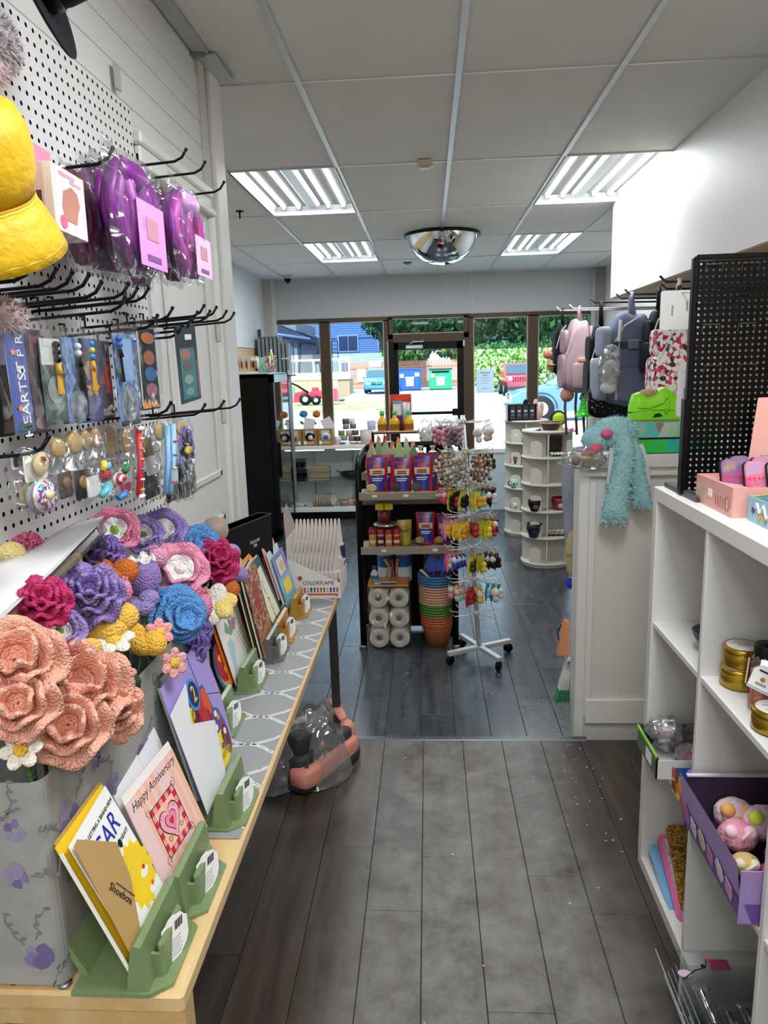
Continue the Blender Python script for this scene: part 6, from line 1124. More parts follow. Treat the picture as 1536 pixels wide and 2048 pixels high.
for i in range(3): goods('oil_bottle', '%s yellow oil bottle with a green cap on the riser shelf' % ('first', 'second', 'third')[i], 'bottle', T(-.325 + i * .088 + .012 * (i == 2), 5.12, 1.247), [('bottle', MB().lathe([(0, 0), (.033, 0), (.034, .01), (.034, .07), (.028, .085), (.015, .1), (.014, .125), (0, .126)], C('#c99c10', .08, sub=.1), 16)), ('label', MB().lathe([(.0346, .016), (.0346, .055)], C('#8a5a14', .4), 16)), ('cap', MB().lathe([(.017, .118), (.017, .146), (0, .147)], C('#1f9a4a', .4), 12))], 'oil bottles on the riser shelf')
goods('chips_carton', 'open red and orange snack can carton standing behind the oil bottles', 'carton', T(-.195, 5.19, 1.247), [('carton_back', MB().box((0, .02, .12), (.15, .004, .27), C('#c8401f', .45))), ('carton_side', MB().box((.074, -.01, .12), (.004, .06, .26), C('#d8501f', .45))), ('carton_side', MB().box((-.074, -.01, .12), (.004, .06, .26), C('#9a9aa0', .45))), ('can', MB().lathe([(0, 0), (.034, 0), (.034, .21), (0, .212)], C('#c83a24', .35), 18, T(-.022, -.02, 0)).lathe([(0, 0), (.034, 0), (.034, .2), (0, .2)], C('#9a9da0', .35), 18, T(.04, -.02, 0))), ('can_label', MB().lathe([(.0345, .11), (.0345, .19)], C('#e8e2da', .4), 12, T(-.022, -.02, 0), a0=200, a1=340).lathe([(.035, .085), (.035, .112)], C('#5a2a8a', .4), 12, T(-.022, -.02, 0), a0=200, a1=340).lathe([(.035, .19), (.035, .21)], C('#4aa8c0', .4), 12, T(-.022, -.02, 0), a0=200, a1=340))])
CB = CLR('#f6f8f6', .12, .1, 30.)
for i in range(4): goods('clear_gift_bag', '%s clear bag of white paper shred beside the oil bottles' % ('first', 'second', 'third', 'fourth')[i], 'bag', T(-.02 + i * .07, 5.06 + .05 * (i % 2), 1.175), [('paper_shred', MB().ell((0, 0, .045), (.045, .04, .055), C('#d9d9cf', .7, k='crinkle'), 14, 10, jit=.2)), ('clear_bag', MB().ell((0, 0, .07), (.055, .05, .085), CB, 14, 10, jit=.22)), ('ribbon', MB().ell((0, -.045, .03 + .02 * (i % 2)), (.012, .008, .012), C('#cbbf6a', .5), 8, 6))], 'clear bags of paper shred')
goods('display_stand', 'slim black post stand carrying the clear bags of paper shred', 'stand', T(.06, 5.08, ZF), [('plinth', MB().box((0, 0, .65), (.16, .14, 1.3), BLK, .004)), ('top', MB().box((0, 0, 1.305), (.27, .19, .008), WHITE, .002))])
# floor goods of the cart
goods('toilet_paper_pack', 'clear pack of six large white paper rolls stacked on the floor under the cart', 'paper rolls', T(-.282, 4.635, ZF), [(nm, q) for k in range(6) for nm, q in [('paper_roll', (lambda x, z: MB().lathe([(.02, -.1), (.062, -.1), (.066, -.095), (.066, .095), (.062, .1), (.02, .1), (.02, -.1)], C('#d6d1c6', .85), 22, T(x, 0, z, 90)).cyl((x, -.09, z), (x, .09, z), .0198, C('#6b6a68', .9), n=12))(-.068 + .136 * (k % 2), .072 + .138 * (k // 2)))]] + [('wrap', MB().box((0, 0, .215), (.285, .21, .43), CLR('#fbfaf6', .05, .15, 14.), .03)), ('printed_top', MB().box((0, -.01, .436), (.27, .2, .012), C('#c9812a', .3), .005).box((-.02, -.06, .444), (.14, .05, .004), C('#c9d6e6', .25)).box((-.0, -.085, .445), (.1, .02, .004), C('#1f4a9a', .3)))])
goods('paper_towel_pack', 'blue and white paper towel pack high in the shade behind the paper rolls', 'paper rolls', T(-.25, 4.82, .245), [('pack', MB().lathe([(0, 0), (.055, 0), (.058, .02), (.058, .2), (.05, .215), (0, .216)], C('#cfd3d6', .5), 18, T(-.06)).lathe([(0, 0), (.055, 0), (.058, .02), (.058, .2), (0, .216)], C('#cfd3d6', .5), 18, T(.06))), ('blue_band', MB().lathe([(.059, .11), (.059, .19)], C('#1f5f9a', .4), 18, T(-.06)).lathe([(.059, .11), (.059, .19)], C('#1f5f9a', .4), 18, T(.06))), ('stand', MB().box((0, 0, -.19), (.2, .1, .38), BLK))])
goods('pump_bottle', 'small teal and white bottle on top of the paper roll pack', 'bottle', T(-.375, 4.63, ZF + .445), [('bottle', MB().lathe([(0, 0), (.026, 0), (.027, .05), (.012, .07), (.012, .08), (0, .081)], C('#c9d0d6', .3), 14)), ('label', MB().lathe([(.0275, .012), (.0275, .04)], C('#1f7a7a', .4), 14)), ('cap', MB().lathe([(.014, .078), (.014, .1), (0, .101)], C('#2a3a5a', .4), 10))])
for k, (c_, nm) in enumerate((('#c8a06a', 'wooden handle'), ('#b0301f', 'red'), ('#d87a5a', 'coral'))): tag(MB().tube([(0, 0, 0), (.01, .0, .07), (.03 * (k - 1), .01, .12)], [.006, .007, .012], C(c_, .5), 8).build('small_tool', None, T(-.30 + k * .035, 4.70, ZF + .446, 0, 10 - 10 * k, 0)), 'slim %s hand tool leaning over the paper roll pack' % nm, 'tool')
# stack of plant pots: a tall terracotta one below, then rims
pots = [(.105, 0, '#b0683a', 'terracotta')] + [(.108, .115 + i * .018, '#c0683a', 'orange') for i in range(4)] + [(.112, .19 + i * .018, '#4f8a2a', 'green') for i in range(4)] + [(.117, .262 + i * .018, '#d8977a' if i % 2 else '#cfa58a', 'peach') for i in range(7)] + [(.122, .39 + i * .018, '#3f6f9a', 'blue') for i in range(4)]
nth = {}
for r_, z_, c_, nm in pots:
    nth[nm] = nth.get(nm, 0) + 1; mt = C(c_, .5); h = .15 if z_ == 0 else .05
    goods('plant_pot', ('terracotta pot at the bottom of the nested pot stack' if z_ == 0 else '%s plastic pot in the nested stack, number %s of that colour from below' % (nm, ('one', 'two', 'three', 'four', 'five', 'six', 'seven')[nth[nm] - 1])), 'pot', T(.035, 4.63, ZF + z_), [('pot_wall', MB().lathe([(r_ * .72 if z_ == 0 else r_ * .9, 0), (r_ * .97, h)] if True else [], mt, 28) if z_ else MB().lathe([(0, 0), (r_ * .72, 0), (r_ * .97, h)], mt, 28)), ('rim', MB().lathe([(r_ * .97, h - .014), (r_ * 1.03, h - .014), (r_ * 1.03, h), (r_ * .95, h), (r_ * .93, h - .02)], mt, 28))], 'nested plant pots under the cart')
for k, (x, c_, nm) in enumerate(((.015, '#1f3fa8', 'dark blue scoop'), (.075, '#2a56c8', 'bright blue scoop'))): tag(MB().prism([(-.035, 0), (.035, 0), (.04, .07), (.0, .13), (-.04, .07)], -.004, .004, C(c_, .35), T(rx=90)).tube([(0, 0, 0), (0, .0, -.06)], .01, C(c_, .35), 8).build('garden_scoop', None, T(x, 4.64, ZF + .50, -8, -6 + 14 * k, 0)), nm + ' sticking out of the stacked plant pots', 'scoop')
tag(MB().tube([(0, 0, 0), (-.07, 0, .07)], .008, C('#d6c3a0', .6), 8).build('wooden_stick', None, T(.0, 4.58, ZF + .46)), 'pale wooden stick leaning out of the plant pots', 'stick'); tag(MB().tube([(0, 0, 0), (.04, 0, .13)], [.007, .012], C('#d8671f', .5), 8).build('orange_tool', None, T(.09, 4.62, ZF + .46)), 'orange hand tool leaning out of the plant pots', 'tool')
goods('bagged_toys', 'crate of orange and red boxed goods in the shade above the pots', 'box', T(.05, 4.80, .26), [('carton', MB().box((0, 0, .08), (.2, .1, .16), C('#3a2226', .6))), ('ball', MB().ell((-.02, -.06, .08), .035, C('#c8622a', .5), 12, 8)), ('pack', MB().box((.06, -.055, .08), (.03, .01, .13), C('#a82a3a', .5)).box((-.08, -.055, .07), (.03, .01, .11), C('#8a8d90', .5))), ('stand', MB().box((0, 0, -.2), (.18, .1, .4), BLK))])
# ================================================================ key chain spinner
WM = C('#cfd0d0', .35, .3)
sb = Vector((.30, 4.37, ZF)); sp_ = thing('keychain_spinner', 'white wheeled spinner rack with tiers of wire arms for key chains', 'rack', T(*sb))
tl = math.tan(R(3.6)); axis = lambda z: Vector((-tl * (z - ZF), 0, z - ZF))
for k in range(4):
    a = R(28 + 90 * k); d = Vector((math.cos(a), math.sin(a), 0)); MB().box((.115, 0, .075), (.23, .035, .028), WM, .003, T(rz=28 + 90 * k)).build('base_leg', sp_)
    e = d * .215; cs_ = MB().cyl((e.x, e.y, .06), (e.x, e.y, .035), .01, BLK, n=8).build('caster', sp_); MB().lathe([(0, -.012), (.026, -.012), (.03, -.006), (.03, .006), (.026, .012), (0, .012)], BLK, 14, T(e.x, e.y, .03, 90, 0, 20 * k)).build('wheel', cs_)
MB().tube([axis(ZF + .06), axis(1.40)], .014, WM, 12).build('pole', sp_)
ZT = [1.365, 1.19, .985, .795, .59, .385, .165]
def arm_tip(zt, a, L=.17): c = axis(zt); return c + Vector((L * math.cos(a), L * math.sin(a), .012))
for zt in ZT:
    c = axis(zt); m = MB().cyl(c - Vector((0, 0, .015)), c + Vector((0, 0, .015)), .019, WM, n=12); m.build('tier_hub', sp_)
    for k in range(10):
        a = 2 * math.pi * k / 10 + zt * 3; d = Vector((math.cos(a), math.sin(a), 0)); MB().tube([c, c + d * .05 + Vector((0, 0, -.006)), c + d * .155, c + d * .17 + Vector((0, 0, .014))], .0026, WM, 5).build('wire_arm', sp_)
RING = C('#c2b48a', .3, .9)
def keychain(kind, c1, c2):
    t = thing('keychain', '', 'key chain'); MB().tube([(.012 * math.cos(a * .785), 0, -.010 + .012 * math.sin(a * .785)) for a in range(8)], .0014, RING, 5, closed=True).build('ring', t); a, b = C(c1, .5), C(c2, .5)
    if kind == 'strap': MB().strip([(-.004, 0, -.02), (-.016, 0, -.08), (-.012, .004, -.115), (.006, .004, -.06), (.006, 0, -.02)], .011, .002, a, None, Vector((0, 1, 0))).build('strap', t); MB().ell((.01, 0, -.06), (.016, .012, .018), b, 10, 8).ell((.01, 0, -.085), (.018, .012, .016), a if c1 == c2 else b, 10, 8).build('charm', t)
    elif kind == 'balls':
        m = MB()
        for k in range(9): m.ell((.013 * math.cos(k * 2.2), .012 * math.sin(k * 2.2), -.03 - .009 * k), .0135, a if k % 3 else b, 8, 6)
        m.build('beads', t)
    elif kind == 'pom': MB().ell((0, 0, -.05), .025, C(c1, .9, k='fur'), 12, 8, jit=.05).build('pompom', t); MB().ell((0, -.01, -.082), (.018, .016, .018), b, 10, 8).build('charm', t)
    elif kind == 'shell':
        m = MB(); rr = random.Random(hash(c1) % 99 if False else len(c1) + 3)
        for k in range(12): m.ell((rr.uniform(-.022, .022), rr.uniform(-.02, .02), -.03 - .011 * k), (.012, .007, .01), a if k % 2 else b, 7, 5, T(rz=k * 40))
        m.build('shells', t)
    elif kind == 'fig': MB().ell((0, 0, -.045), (.018, .015, .017), b, 10, 8).ell((-.014, 0, -.03), .007, a, 8, 6).ell((.014, 0, -.03), .007, a, 8, 6).build('head', t); MB().ell((0, 0, -.075), (.016, .013, .02), a, 10, 8).build('body', t); MB().strip([(.0, .004, -.02), (.02, .004, -.09)], .009, .002, a, None, Vector((0, 1, 0))).build('strap', t)
    return t
PLAN = [  # tier, angle in degrees, kind, colours, words
 (0, 195, 'balls', '#c98a9a', '#8a5a6a', 'pink grape cluster'), (0, 225, 'balls', '#d8a0ae', '#b87a8a', 'pale pink grape cluster'), (0, 250, 'balls', '#6a5a5e', '#a88a90', 'mauve grape cluster'), (0, 175, 'pom', '#a8384a', '#7a2430', 'red plush bird'), (0, 150, 'pom', '#6aa8b0', '#4a6a5a', 'teal plush'), (0, 335, 'pom', '#e0dfdc', '#d8b09a', 'white pompom'), (0, 350, 'pom', '#e6e3de', '#c9a07a', 'white and tan pompom'), (0, 5, 'pom', '#d8a890', '#b88a5a', 'peach plush bear'), (0, 20, 'pom', '#e0a898', '#a87a4a', 'salmon plush bear'), (0, 300, 'pom', '#dcd9d4', '#e6e0da', 'cream pompom'),
 (1, 190, 'shell', '#b5a896', '#d9cfc0', 'beige shell cluster'), (1, 215, 'shell', '#c9bfb0', '#8a7d6e', 'grey shell cluster'), (1, 240, 'shell', '#a89884', '#e0d8cc', 'brown shell cluster'), (1, 265, 'shell', '#d0c6b8', '#9a8d7c', 'cream shell cluster'), (1, 300, 'shell', '#c9a898', '#8a6a58', 'rosy shell cluster'), (1, 330, 'shell', '#b8a08a', '#6a5846', 'dark shell cluster'), (1, 0, 'strap', '#1c1c1e', '#2a2a2c', 'slim black leather'),
 (2, 190, 'fig', '#c82a3a', '#e9e4e0', 'red and white figure'), (2, 205, 'fig', '#d8384a', '#e8c0c0', 'red and pink figure'), (2, 225, 'strap', '#d8c82a', '#1c1a1a', 'yellow strap with black charm'), (2, 240, 'strap', '#1c1a1c', '#b02430', 'black strap with red charm'), (2, 255, 'strap', '#c9b82a', '#1a1a1a', 'ochre strap with black charm'), (2, 290, 'strap', '#e0d23a', '#d8a02a', 'lemon yellow strap'), (2, 320, 'fig', '#141416', '#e8e8e6', 'black and white figure'), (2, 340, 'strap', '#161618', '#dcdcda', 'black strap with white charm'), (2, 10, 'fig', '#7a1c24', '#2a1416', 'dark red figure'), (2, 300, 'strap', '#3fa8b8', '#e0b02a', 'teal strap with amber charm'),
 (3, 190, 'strap', '#e86a9a', '#e8c24a', 'hot pink strap with yellow charm'), (3, 205, 'strap', '#f0a0b8', '#e8b82a', 'pale pink strap with yellow charm'), (3, 235, 'strap', '#e6cf2a', '#e8a02a', 'yellow strap with amber charm'), (3, 250, 'strap', '#ecd83a', '#d8901f', 'bright yellow strap'), (3, 280, 'fig', '#a81c28', '#c83040', 'dark red stocking figure'), (3, 310, 'strap', '#c8c42a', '#e6d23a', 'lime yellow strap'), (3, 325, 'strap', '#d8d03a', '#b02a2a', 'lime strap with red charm'), (3, 345, 'fig', '#1a1a1c', '#e6e6e4', 'black and white panda figure'), (3, 10, 'fig', '#a02030', '#c8404a', 'crimson figure'),
 (4, 190, 'strap', '#e8558a', '#f0d0c8', 'magenta strap with cream charm'), (4, 205, 'strap', '#f07aa8', '#d8e0b0', 'pink strap with green charm'), (4, 225, 'fig', '#1f3f9a', '#dcdfe6', 'blue and white figure'), (4, 265, 'strap', '#d0c42a', '#2a2a22', 'yellow strap with dark charm'), (4, 290, 'strap', '#c8bc2a', '#d8ca3a', 'mustard yellow strap'), (4, 320, 'fig', '#18181a', '#d0d0ce', 'black charm figure'), (4, 340, 'strap', '#8a1c3a', '#1a1a1c', 'wine strap with black charm'),
 (5, 200, 'fig', '#e08aa0', '#b8d0a0', 'pink figure with a green hat'), (5, 225, 'fig', '#a8d0a0', '#e8a0b0', 'mint and pink figure'), (5, 255, 'strap', '#b82430', '#a01c28', 'red phone box'), (5, 280, 'fig', '#e0b83a', '#e8d8b0', 'yellow figure'), (5, 320, 'pom', '#dcdcda', '#c8c8c6', 'small white ball'), (5, 345, 'strap', '#1f9aa8', '#d8d8d8', 'teal strap')]
cache = {}
rd = random.Random(2)
for (ti, an, kd, c1, c2, wds) in PLAN:
    for rep in range(3 if kd in ('strap', 'shell', 'balls', 'fig') else 1):
        key = (kd, c1, c2); L = .155 - .034 * rep; p = sb + arm_tip(ZT[ti], R(an), L) - Vector((0, 0, .012)); M = T(p.x, p.y, p.z, rz=rd.uniform(-40, 40), s=1.18)
        if key in cache: q = copy_tree(cache[key])
        else: q = keychain(kd, c1, c2); cache[key] = q
        q.matrix_world = M; q['label'] = '%s key chain on the %s spinner tier%s' % (wds, ('top', 'second', 'third', 'fourth', 'fifth', 'sixth')[ti], ('', ', second in', ', innermost')[rep]); q['group'] = 'key chains on the spinner'
# ================================================================ glass display case under the window
cx0, cx1, cy0, cy1, cz = -1.735, -.47, 8.70, 9.12, .775
dc = thing('display_case', 'long white display case with glass shelves on a black plinth below the window', 'display case', T((cx0 + cx1) / 2, (cy0 + cy1) / 2, ZF)); w_, d_ = cx1 - cx0, cy1 - cy0; hz = cz - ZF
MB().box((0, 0, .05), (w_, d_ - .04, .1), BLACK).build('plinth', dc); MB().box((0, 0, .125), (w_, d_, .05), WHITE, .003).build('bottom_shelf', dc); MB().box((0, 0, hz - .02), (w_ + .02, d_ + .02, .04), WHITE, .004).build('top_slab', dc); MB().box((0, d_ / 2 - .01, hz / 2), (w_, .02, hz - .2), C('#eef0ee', .5)).build('back_panel', dc)
for s in (-1, 1): MB().box((s * (w_ / 2 - .009), 0, hz / 2 + .05), (.018, d_, hz - .2), WHITE).build('side_panel', dc)
MB().box((0, .02, .335 - ZF), (w_ - .04, d_ - .08, .008), CLR('#eaf4f0', .08, .03)).build('glass_shelf', dc); MB().box((0, -.19, .335 - ZF), (w_ - .04, .004, .009), C('#6f9a90', .2)).build('shelf_edge', dc)
for s in (-.29, .29): MB().box((s * w_ * .85, -d_ / 2 + .003, hz / 2 + .05), (w_ * .56, .005, hz - .22), CLR('#fafdfc', .02, .02)).build('glass_door', dc)
for s in (-.62, .15):
    m = MB()
    for k in range(26): m.cyl((s * w_ / 2 + .04, d_ / 2 - .021, .22 + k * .022), (s * w_ / 2 + .04, d_ / 2 - .024, .22 + k * .022), .005, CARD, n=6)
    m.box((s * w_ / 2 + .04, d_ / 2 - .021, .5), (.022, .002, .62), C('#a9aeae', .4)); m.build('shelf_rail', dc)
MB().cyl((-w_ / 2 + .05, -d_ / 2, hz - .09), (-w_ / 2 + .05, -d_ / 2 - .012, hz - .09), .016, BLACK, n=12).build('lock', dc)
yt = 8.80
for i, (lb, a, b) in enumerate((('kraft gift box with a bear cutout window', '#c9a08a', '#8a5a4a'), ('kraft gift box with a black kettle shaped cutout', '#1c1c1e', '#e0ddd6'), ('kraft gift box with a round blue mug cutout', '#dfe3e6', '#3f5f8a'))):
    x = W(590 + 31 * i, 880, y=yt).x; KR = C('#96733f', .7)
    t = goods('gift_box', lb + ' on the display case', 'box', T(x, yt, cz), [('carton', MB().box((0, .03, .10), (.183, .16, .2), KR, .003)), ('window', MB().box((0, -.051, .13), (.1, .002, .11), C('#c9cdd0', .4))), ('mug', MB().cyl((0, -.053, .11), (0, -.056, .11), .052, C(a, .4), n=18).cyl((.01, -.0565, .1), (.01, -.058, .1), .03, C(b, .4), n=14).box((.05, -.055, .12), (.03, .003, .05), C(a, .4), .001)), ('label', MB().box((.0, -.052, .04), (.1, .002, .02), C('#c9b496', .5)).box((.06 if i == 0 else -.06, -.053, .04), (.03, .002, .04), CARD))], 'kraft gift boxes on the display case')
for (q, tilt, col, fl, lb) in (((618, 852), 12, '#dfe6de', '#3f7fb8', 'blue flower'), ((655, 849), -24, '#dcdce2', '#c8641f', 'orange flower')):
    p = W(*q, y=8.98); t = goods('folded_card', 'white folded card leaning behind the kraft gift boxes, below the %s' % lb, 'card', T(p.x, 8.98, cz + .24, 0, tilt, 0), [('front', MB().box((0, 0, 0), (.13, .002, .15), C(col, .6))), ('back', MB().box((0, .03, .0), (.13, .002, .15), CARD, 0, T(rx=8)))])
    f = W(607 if fl[1] == '3' else 633, 828, y=9.02); goods('craft_flower', 'knitted %s on a wire stem before the window' % lb, 'flower', T(f.x, 9.02, f.z), [('bloom', MB().ell((0, 0, 0), (.05, .04, .042), C(fl, .8), 14, 9, jit=.15)), ('stem', MB().tube([(0, 0, -.03), (.03, 0, -.1), (.05, 0, -.385)], .004, C('#6d8f6a', .6), 6)), ('leaf', MB().ell((.05, 0, -.1), (.03, .006, .02), C('#4a8a5a', .6), 8, 6, T(ry=40)))])
RC = [('#7d6d60', 'brown'), ('#b5a28a', 'tan'), ('#e6e6e6', 'white'), ('#6a2a2a', 'plaid red'), ('#3f4f7a', 'navy trimmed'), ('#6f8a3f', 'green'), ('#5a5a56', 'grey'), ('#a08a70', 'beige'), ('#8a8f90', 'silver'), ('#c0a898', 'pinkish')]
for i, (px, py, c) in enumerate(((676, 889, 1), (685, 889, 4), (695, 889, 2), (708, 889, 7), (721, 889, 1), (676, 878, 2), (689, 876, 8), (703, 877, 0), (716, 877, 3), (683, 866, 5), (698, 866, 9), (711, 865, 6), (692, 853, 8), (706, 852, 0), (691, 842, 6), (703, 842, 2))):
    p = W(px, py, y=8.86); goods('ribbon_roll', '%s ribbon roll, roll %d counted up the little pyramid on the display case' % (RC[c][1], i), 'ribbon', T(p.x, 8.86, p.z), [('band', MB().lathe([(.012, -.032), (.04, -.032), (.04, .032), (.012, .032)], C(RC[c][0], .6), 16)), ('core', MB().lathe([(.012, .032), (.012, -.032)], CARD, 10).lathe([(.03, .0325), (.041, .0325), (.041, .028)], CARD, 12))], 'ribbon rolls on the display case')
for i, o_ in enumerate([x for x in bpy.data.objects if x.name.startswith('ribbon_roll')]): o_['label'] = '%s ribbon roll in the %s layer of the pyramid on the display case%s' % (o_['label'].split(' ribbon')[0], ('bottom', 'second', 'third', 'fourth', 'top')[0 if i < 5 else 1 if i < 9 else 2 if i < 12 else 3 if i < 14 else 4], ', end piece' if i == 4 else '')
p = W(734, 890, y=8.8); goods('speckled_pot', 'cream speckled ceramic pot on the display case beside the ribbon rolls', 'pot', T(p.x, 8.8, cz), [('pot', MB().lathe([(0, 0), (.07, 0), (.085, .17), (.078, .17), (.065, .02)], PAT('speckle', ['#8a7d6a', '#cfc8b8', '#d6d0c2'], 'dots', 60, .5, edges=[0, .16, .4]), 20)), ('rim', MB().lathe([(.086, .165), (.086, .175), (.078, .175)], C('#d6d0c2', .5), 20))])
p = W(743, 858, y=8.95); goods('lavender_mug', 'pale lavender mug high behind the speckled pot', 'mug', T(p.x, 8.95, cz), [('cup', MB().lathe([(0, .16), (.05, .16), (.056, .27), (.05, .27)], C('#c9b8d8', .3), 18)), ('handle', MB().tube([(.05, 0, .25), (.085, 0, .24), (.085, 0, .2), (.05, 0, .19)], .007, C('#c9b8d8', .3), 6)), ('stand', MB().lathe([(0, 0), (.05, 0), (.045, .16), (0, .16)], CLR('#f2f4f4', .1), 14))])
zsh = .335 + .005
for i in range(2): goods('wire_basket', ('black wire basket on the glass shelf' if i else 'black wire basket nested above the other one on the glass shelf'), 'basket', T(-1.63, 8.86, zsh + (0 if i else .13)), [('rim', MB().tube([(a, b, .12) for a, b in rrect(.2, .18, .03)], .008, BLACK, 6, closed=True)), ('wires', MB().box((0, 0, .004), (.18, .16, .006), BLACK).box((0, -.085, .06), (.18, .004, .05), BLACK).box((0, .085, .06), (.18, .004, .05), BLACK).box((-.095, 0, .06), (.004, .16, .05), BLACK).box((.095, 0, .06), (.004, .16, .05), BLACK))])
for i in range(7): tag(MB().box((0, 0, .0115), (.25 + .006 * (i % 3), .2, .021), C(('#b09a76', '#a28c68', '#bba684')[i % 3], .8, k='cloth'), .005).build('folded_mat', None, T(-1.36 + .004 * (i % 2), 8.86, zsh + .024 * i)), '%s folded woven tan mat from the bottom of the flat pile on the glass shelf' % ORD[i], 'mat', 'folded mats on the glass shelf')
goods('wok', 'black steel wok with long handle on the glass shelf', 'pan', T(-.98, 8.90, zsh, s=.85), [('bowl', MB().lathe([(0, 0), (.07, .005), (.13, .05), (.16, .1), (.155, .1), (.12, .05), (.06, .012), (0, .008)], C('#1c1d1f', .3, .5), 28)), ('handle', MB().tube([(.14, 0, .095), (.3, -.02, .17)], [.012, .016], BLACK, 8)), ('loop_handle', MB().tube([(-.15, -.03, .095), (-.2, -.03, .12), (-.2, .03, .12), (-.15, .03, .095)], .006, STEEL, 6))])
zb_ = ZF + .152
for i in range(7): goods('leaning_plate', '%s cream gold rimmed plate of the leaning row at the case bottom' % ORD[i], 'plate', T(-1.42 + .035 * i, 8.85, zb_ + .075, 78, 0, 62), [('plate', MB().lathe([(0, 0), (.06, .0), (.078, .012), (.075, .014), (.058, .004), (0, .004)], C('#d9d3c6', .3), 22)), ('gold_rim', MB().lathe([(.074, .0145), (.079, .0135), (.079, .0115)], C('#a8763f', .3, .6), 22))], 'leaning plates at the case bottom')
for i, x in enumerate((-1.62, -1.5)): goods('white_dish', ('low white dish at the case bottom beside the leaning plates' if i else 'low white dish in the case corner by the tall cooler'), 'dish', T(x, 8.86, zb_), [('dish', MB().lathe([(0, 0), (.05, 0), (.075, .03), (.07, .03), (.045, .008), (0, .008)], C('#e3e4e0', .3), 20)), ('decoration', MB().lathe([(.051, .004), (.073, .027)], C('#d8bcae', .4), 20))])
for (x, c_, r_, h_, lb) in ((-1.07, '#b08a78', .075, .07, 'pinkish brown bowl at the case bottom'), (-.9, '#b8455a', .075, .1, 'raspberry pink bowl at the case bottom'), (-.98, '#c9a596', .05, .09, 'small beige cup between the case bottom bowls')): goods('ceramic_bowl', lb, 'bowl', T(x, 8.86, zb_), [('bowl', MB().lathe([(0, 0), (r_ * .7, 0), (r_, h_), (r_ * .94, h_), (r_ * .6, .01)], C(c_, .35), 20)), ('band', MB().lathe([(r_ * .9, h_ * .62), (r_ * .97, h_ * .85)], C('#e0d0c4', .4), 20))])
# ================================================================ tall cooler and what stands on it
fx0, fx1, fy0, fy1, fz = -1.985, -1.585, 7.5, 8.35, 1.66
fr = thing('drinks_cooler', 'tall black drinks cooler with a glass door facing the aisle', 'cooler', T((fx0 + fx1) / 2, (fy0 + fy1) / 2, ZF)); w_, d_, h_ = fx1 - fx0, fy1 - fy0, fz - ZF; BKC = C('#020204', .35)
MB().box((-.03, -d_ / 2 + .015, h_ / 2), (w_ - .06, .03, h_), BKC, .004).box((-.03, d_ / 2 - .015, h_ / 2), (w_ - .06, .03, h_), BKC).box((-.03, 0, h_ - .02), (w_ - .06, d_, .04), BKC).box((-.03, 0, .06), (w_ - .06, d_, .12), BKC).box((-w_ / 2 + .01, 0, h_ / 2), (.02, d_, h_), BKC).build('cabinet', fr)
MB().box((-.03, 0, h_ + .002), (w_, d_, .012), C('#c3c9c6', .4), .003).build('top_edge', fr)
dr_ = MB().box((w_ / 2 - .03, -d_ / 2 + .03, h_ / 2 + .04), (.05, .06, h_ - .1), BKC).box((w_ / 2 - .03, d_ / 2 - .03, h_ / 2 + .04), (.05, .06, h_ - .1), BKC).box((w_ / 2 - .03, 0, h_ - .05), (.05, d_, .08), C('#8fa5ad', .3)).box((w_ / 2 - .03, 0, .12), (.05, d_, .08), BKC).build('door', fr)
MB().box((w_ / 2 - .012, 0, h_ / 2 + .03), (.008, d_ - .1, h_ - .2), CLR('#cfe6ea', .35, .03)).build('door_glass', dr_); MB().box((w_ / 2 + .012, -d_ / 2 + .06, h_ * .5), (.03, .035, .38), BLACK, .01).build('door_handle', dr_)
for z in (.45, .85, 1.25): MB().box((-.04, 0, z), (w_ - .1, d_ - .08, .012), C('#9aa5a8', .4, .4)).build('wire_shelf', fr)
rd = random.Random(4); zf = fz + .01
rk = goods('jewelry_rack', 'low white wire rack of carded earrings on the cooler top', 'rack', T(-1.86, 7.6, zf), [('tray', MB().box((0, 0, .01), (.2, .12, .012), WHITE)), ('rail', MB().tube([(-.1, 0, .0), (-.1, 0, .17), (.1, 0, .17), (.1, 0, .0)], .005, WM, 6).cyl((-.1, 0, .1), (.1, 0, .1), .004, WM, n=6))])
for i in range(9):
    x = -1.95 + i * .024; c_ = ['#c9a58a', '#8a4a3a', '#d9c6b4', '#5a3a30', '#e0d6cc', '#c8641f', '#2a1c1a', '#b07a5a', '#dcd8d4'][i]
    goods('earring_card', '%s carded earring set hanging on the cooler top rack' % ['tan', 'brick red', 'cream', 'dark brown', 'ivory', 'orange', 'black', 'copper', 'white'][i], 'earrings', T(x, 7.595, zf + .16, rz=rd.uniform(-50, 50)), [('card', MB().box((0, 0, -.02), (.03, .002, .04), C('#ded9d2', .5))), ('drop', MB().ell((-.006, -.003, -.07), (.008, .006, .04), C(c_, .4), 8, 8).ell((.008, -.003, -.075), (.007, .006, .045), C(c_, .4), 8, 8))], 'earring sets on the cooler')
goods('hair_bow_card', 'aqua card with hanging ribbons and a teal bow on the cooler top', 'card', T(-1.73, 7.62, zf), [('card', MB().box((.02, .01, .08), (.085, .003, .16), C('#a9cfc6', .5))), ('bow', MB().ell((-.03, -.01, .15), (.022, .012, .018), C('#2a9a92', .5), 8, 6)), ('ribbons', MB().strip([(-.03, -.01, .14), (0, -.02, .07), (.05, -.02, .0)], .014, .003, C('#4ab8a0', .5), None, Vector((0, 1, 0))).strip([(-.01, -.012, .1), (.03, -.024, .05), (.075, -.02, .0)], .012, .003, C('#5ac878', .5), None, Vector((0, 1, 0))))])
m = MB(); PB = [C('#c9b39a', .4), C('#b08a7a', .4), C('#dcd3c4', .4), C('#8f7a62', .4)]
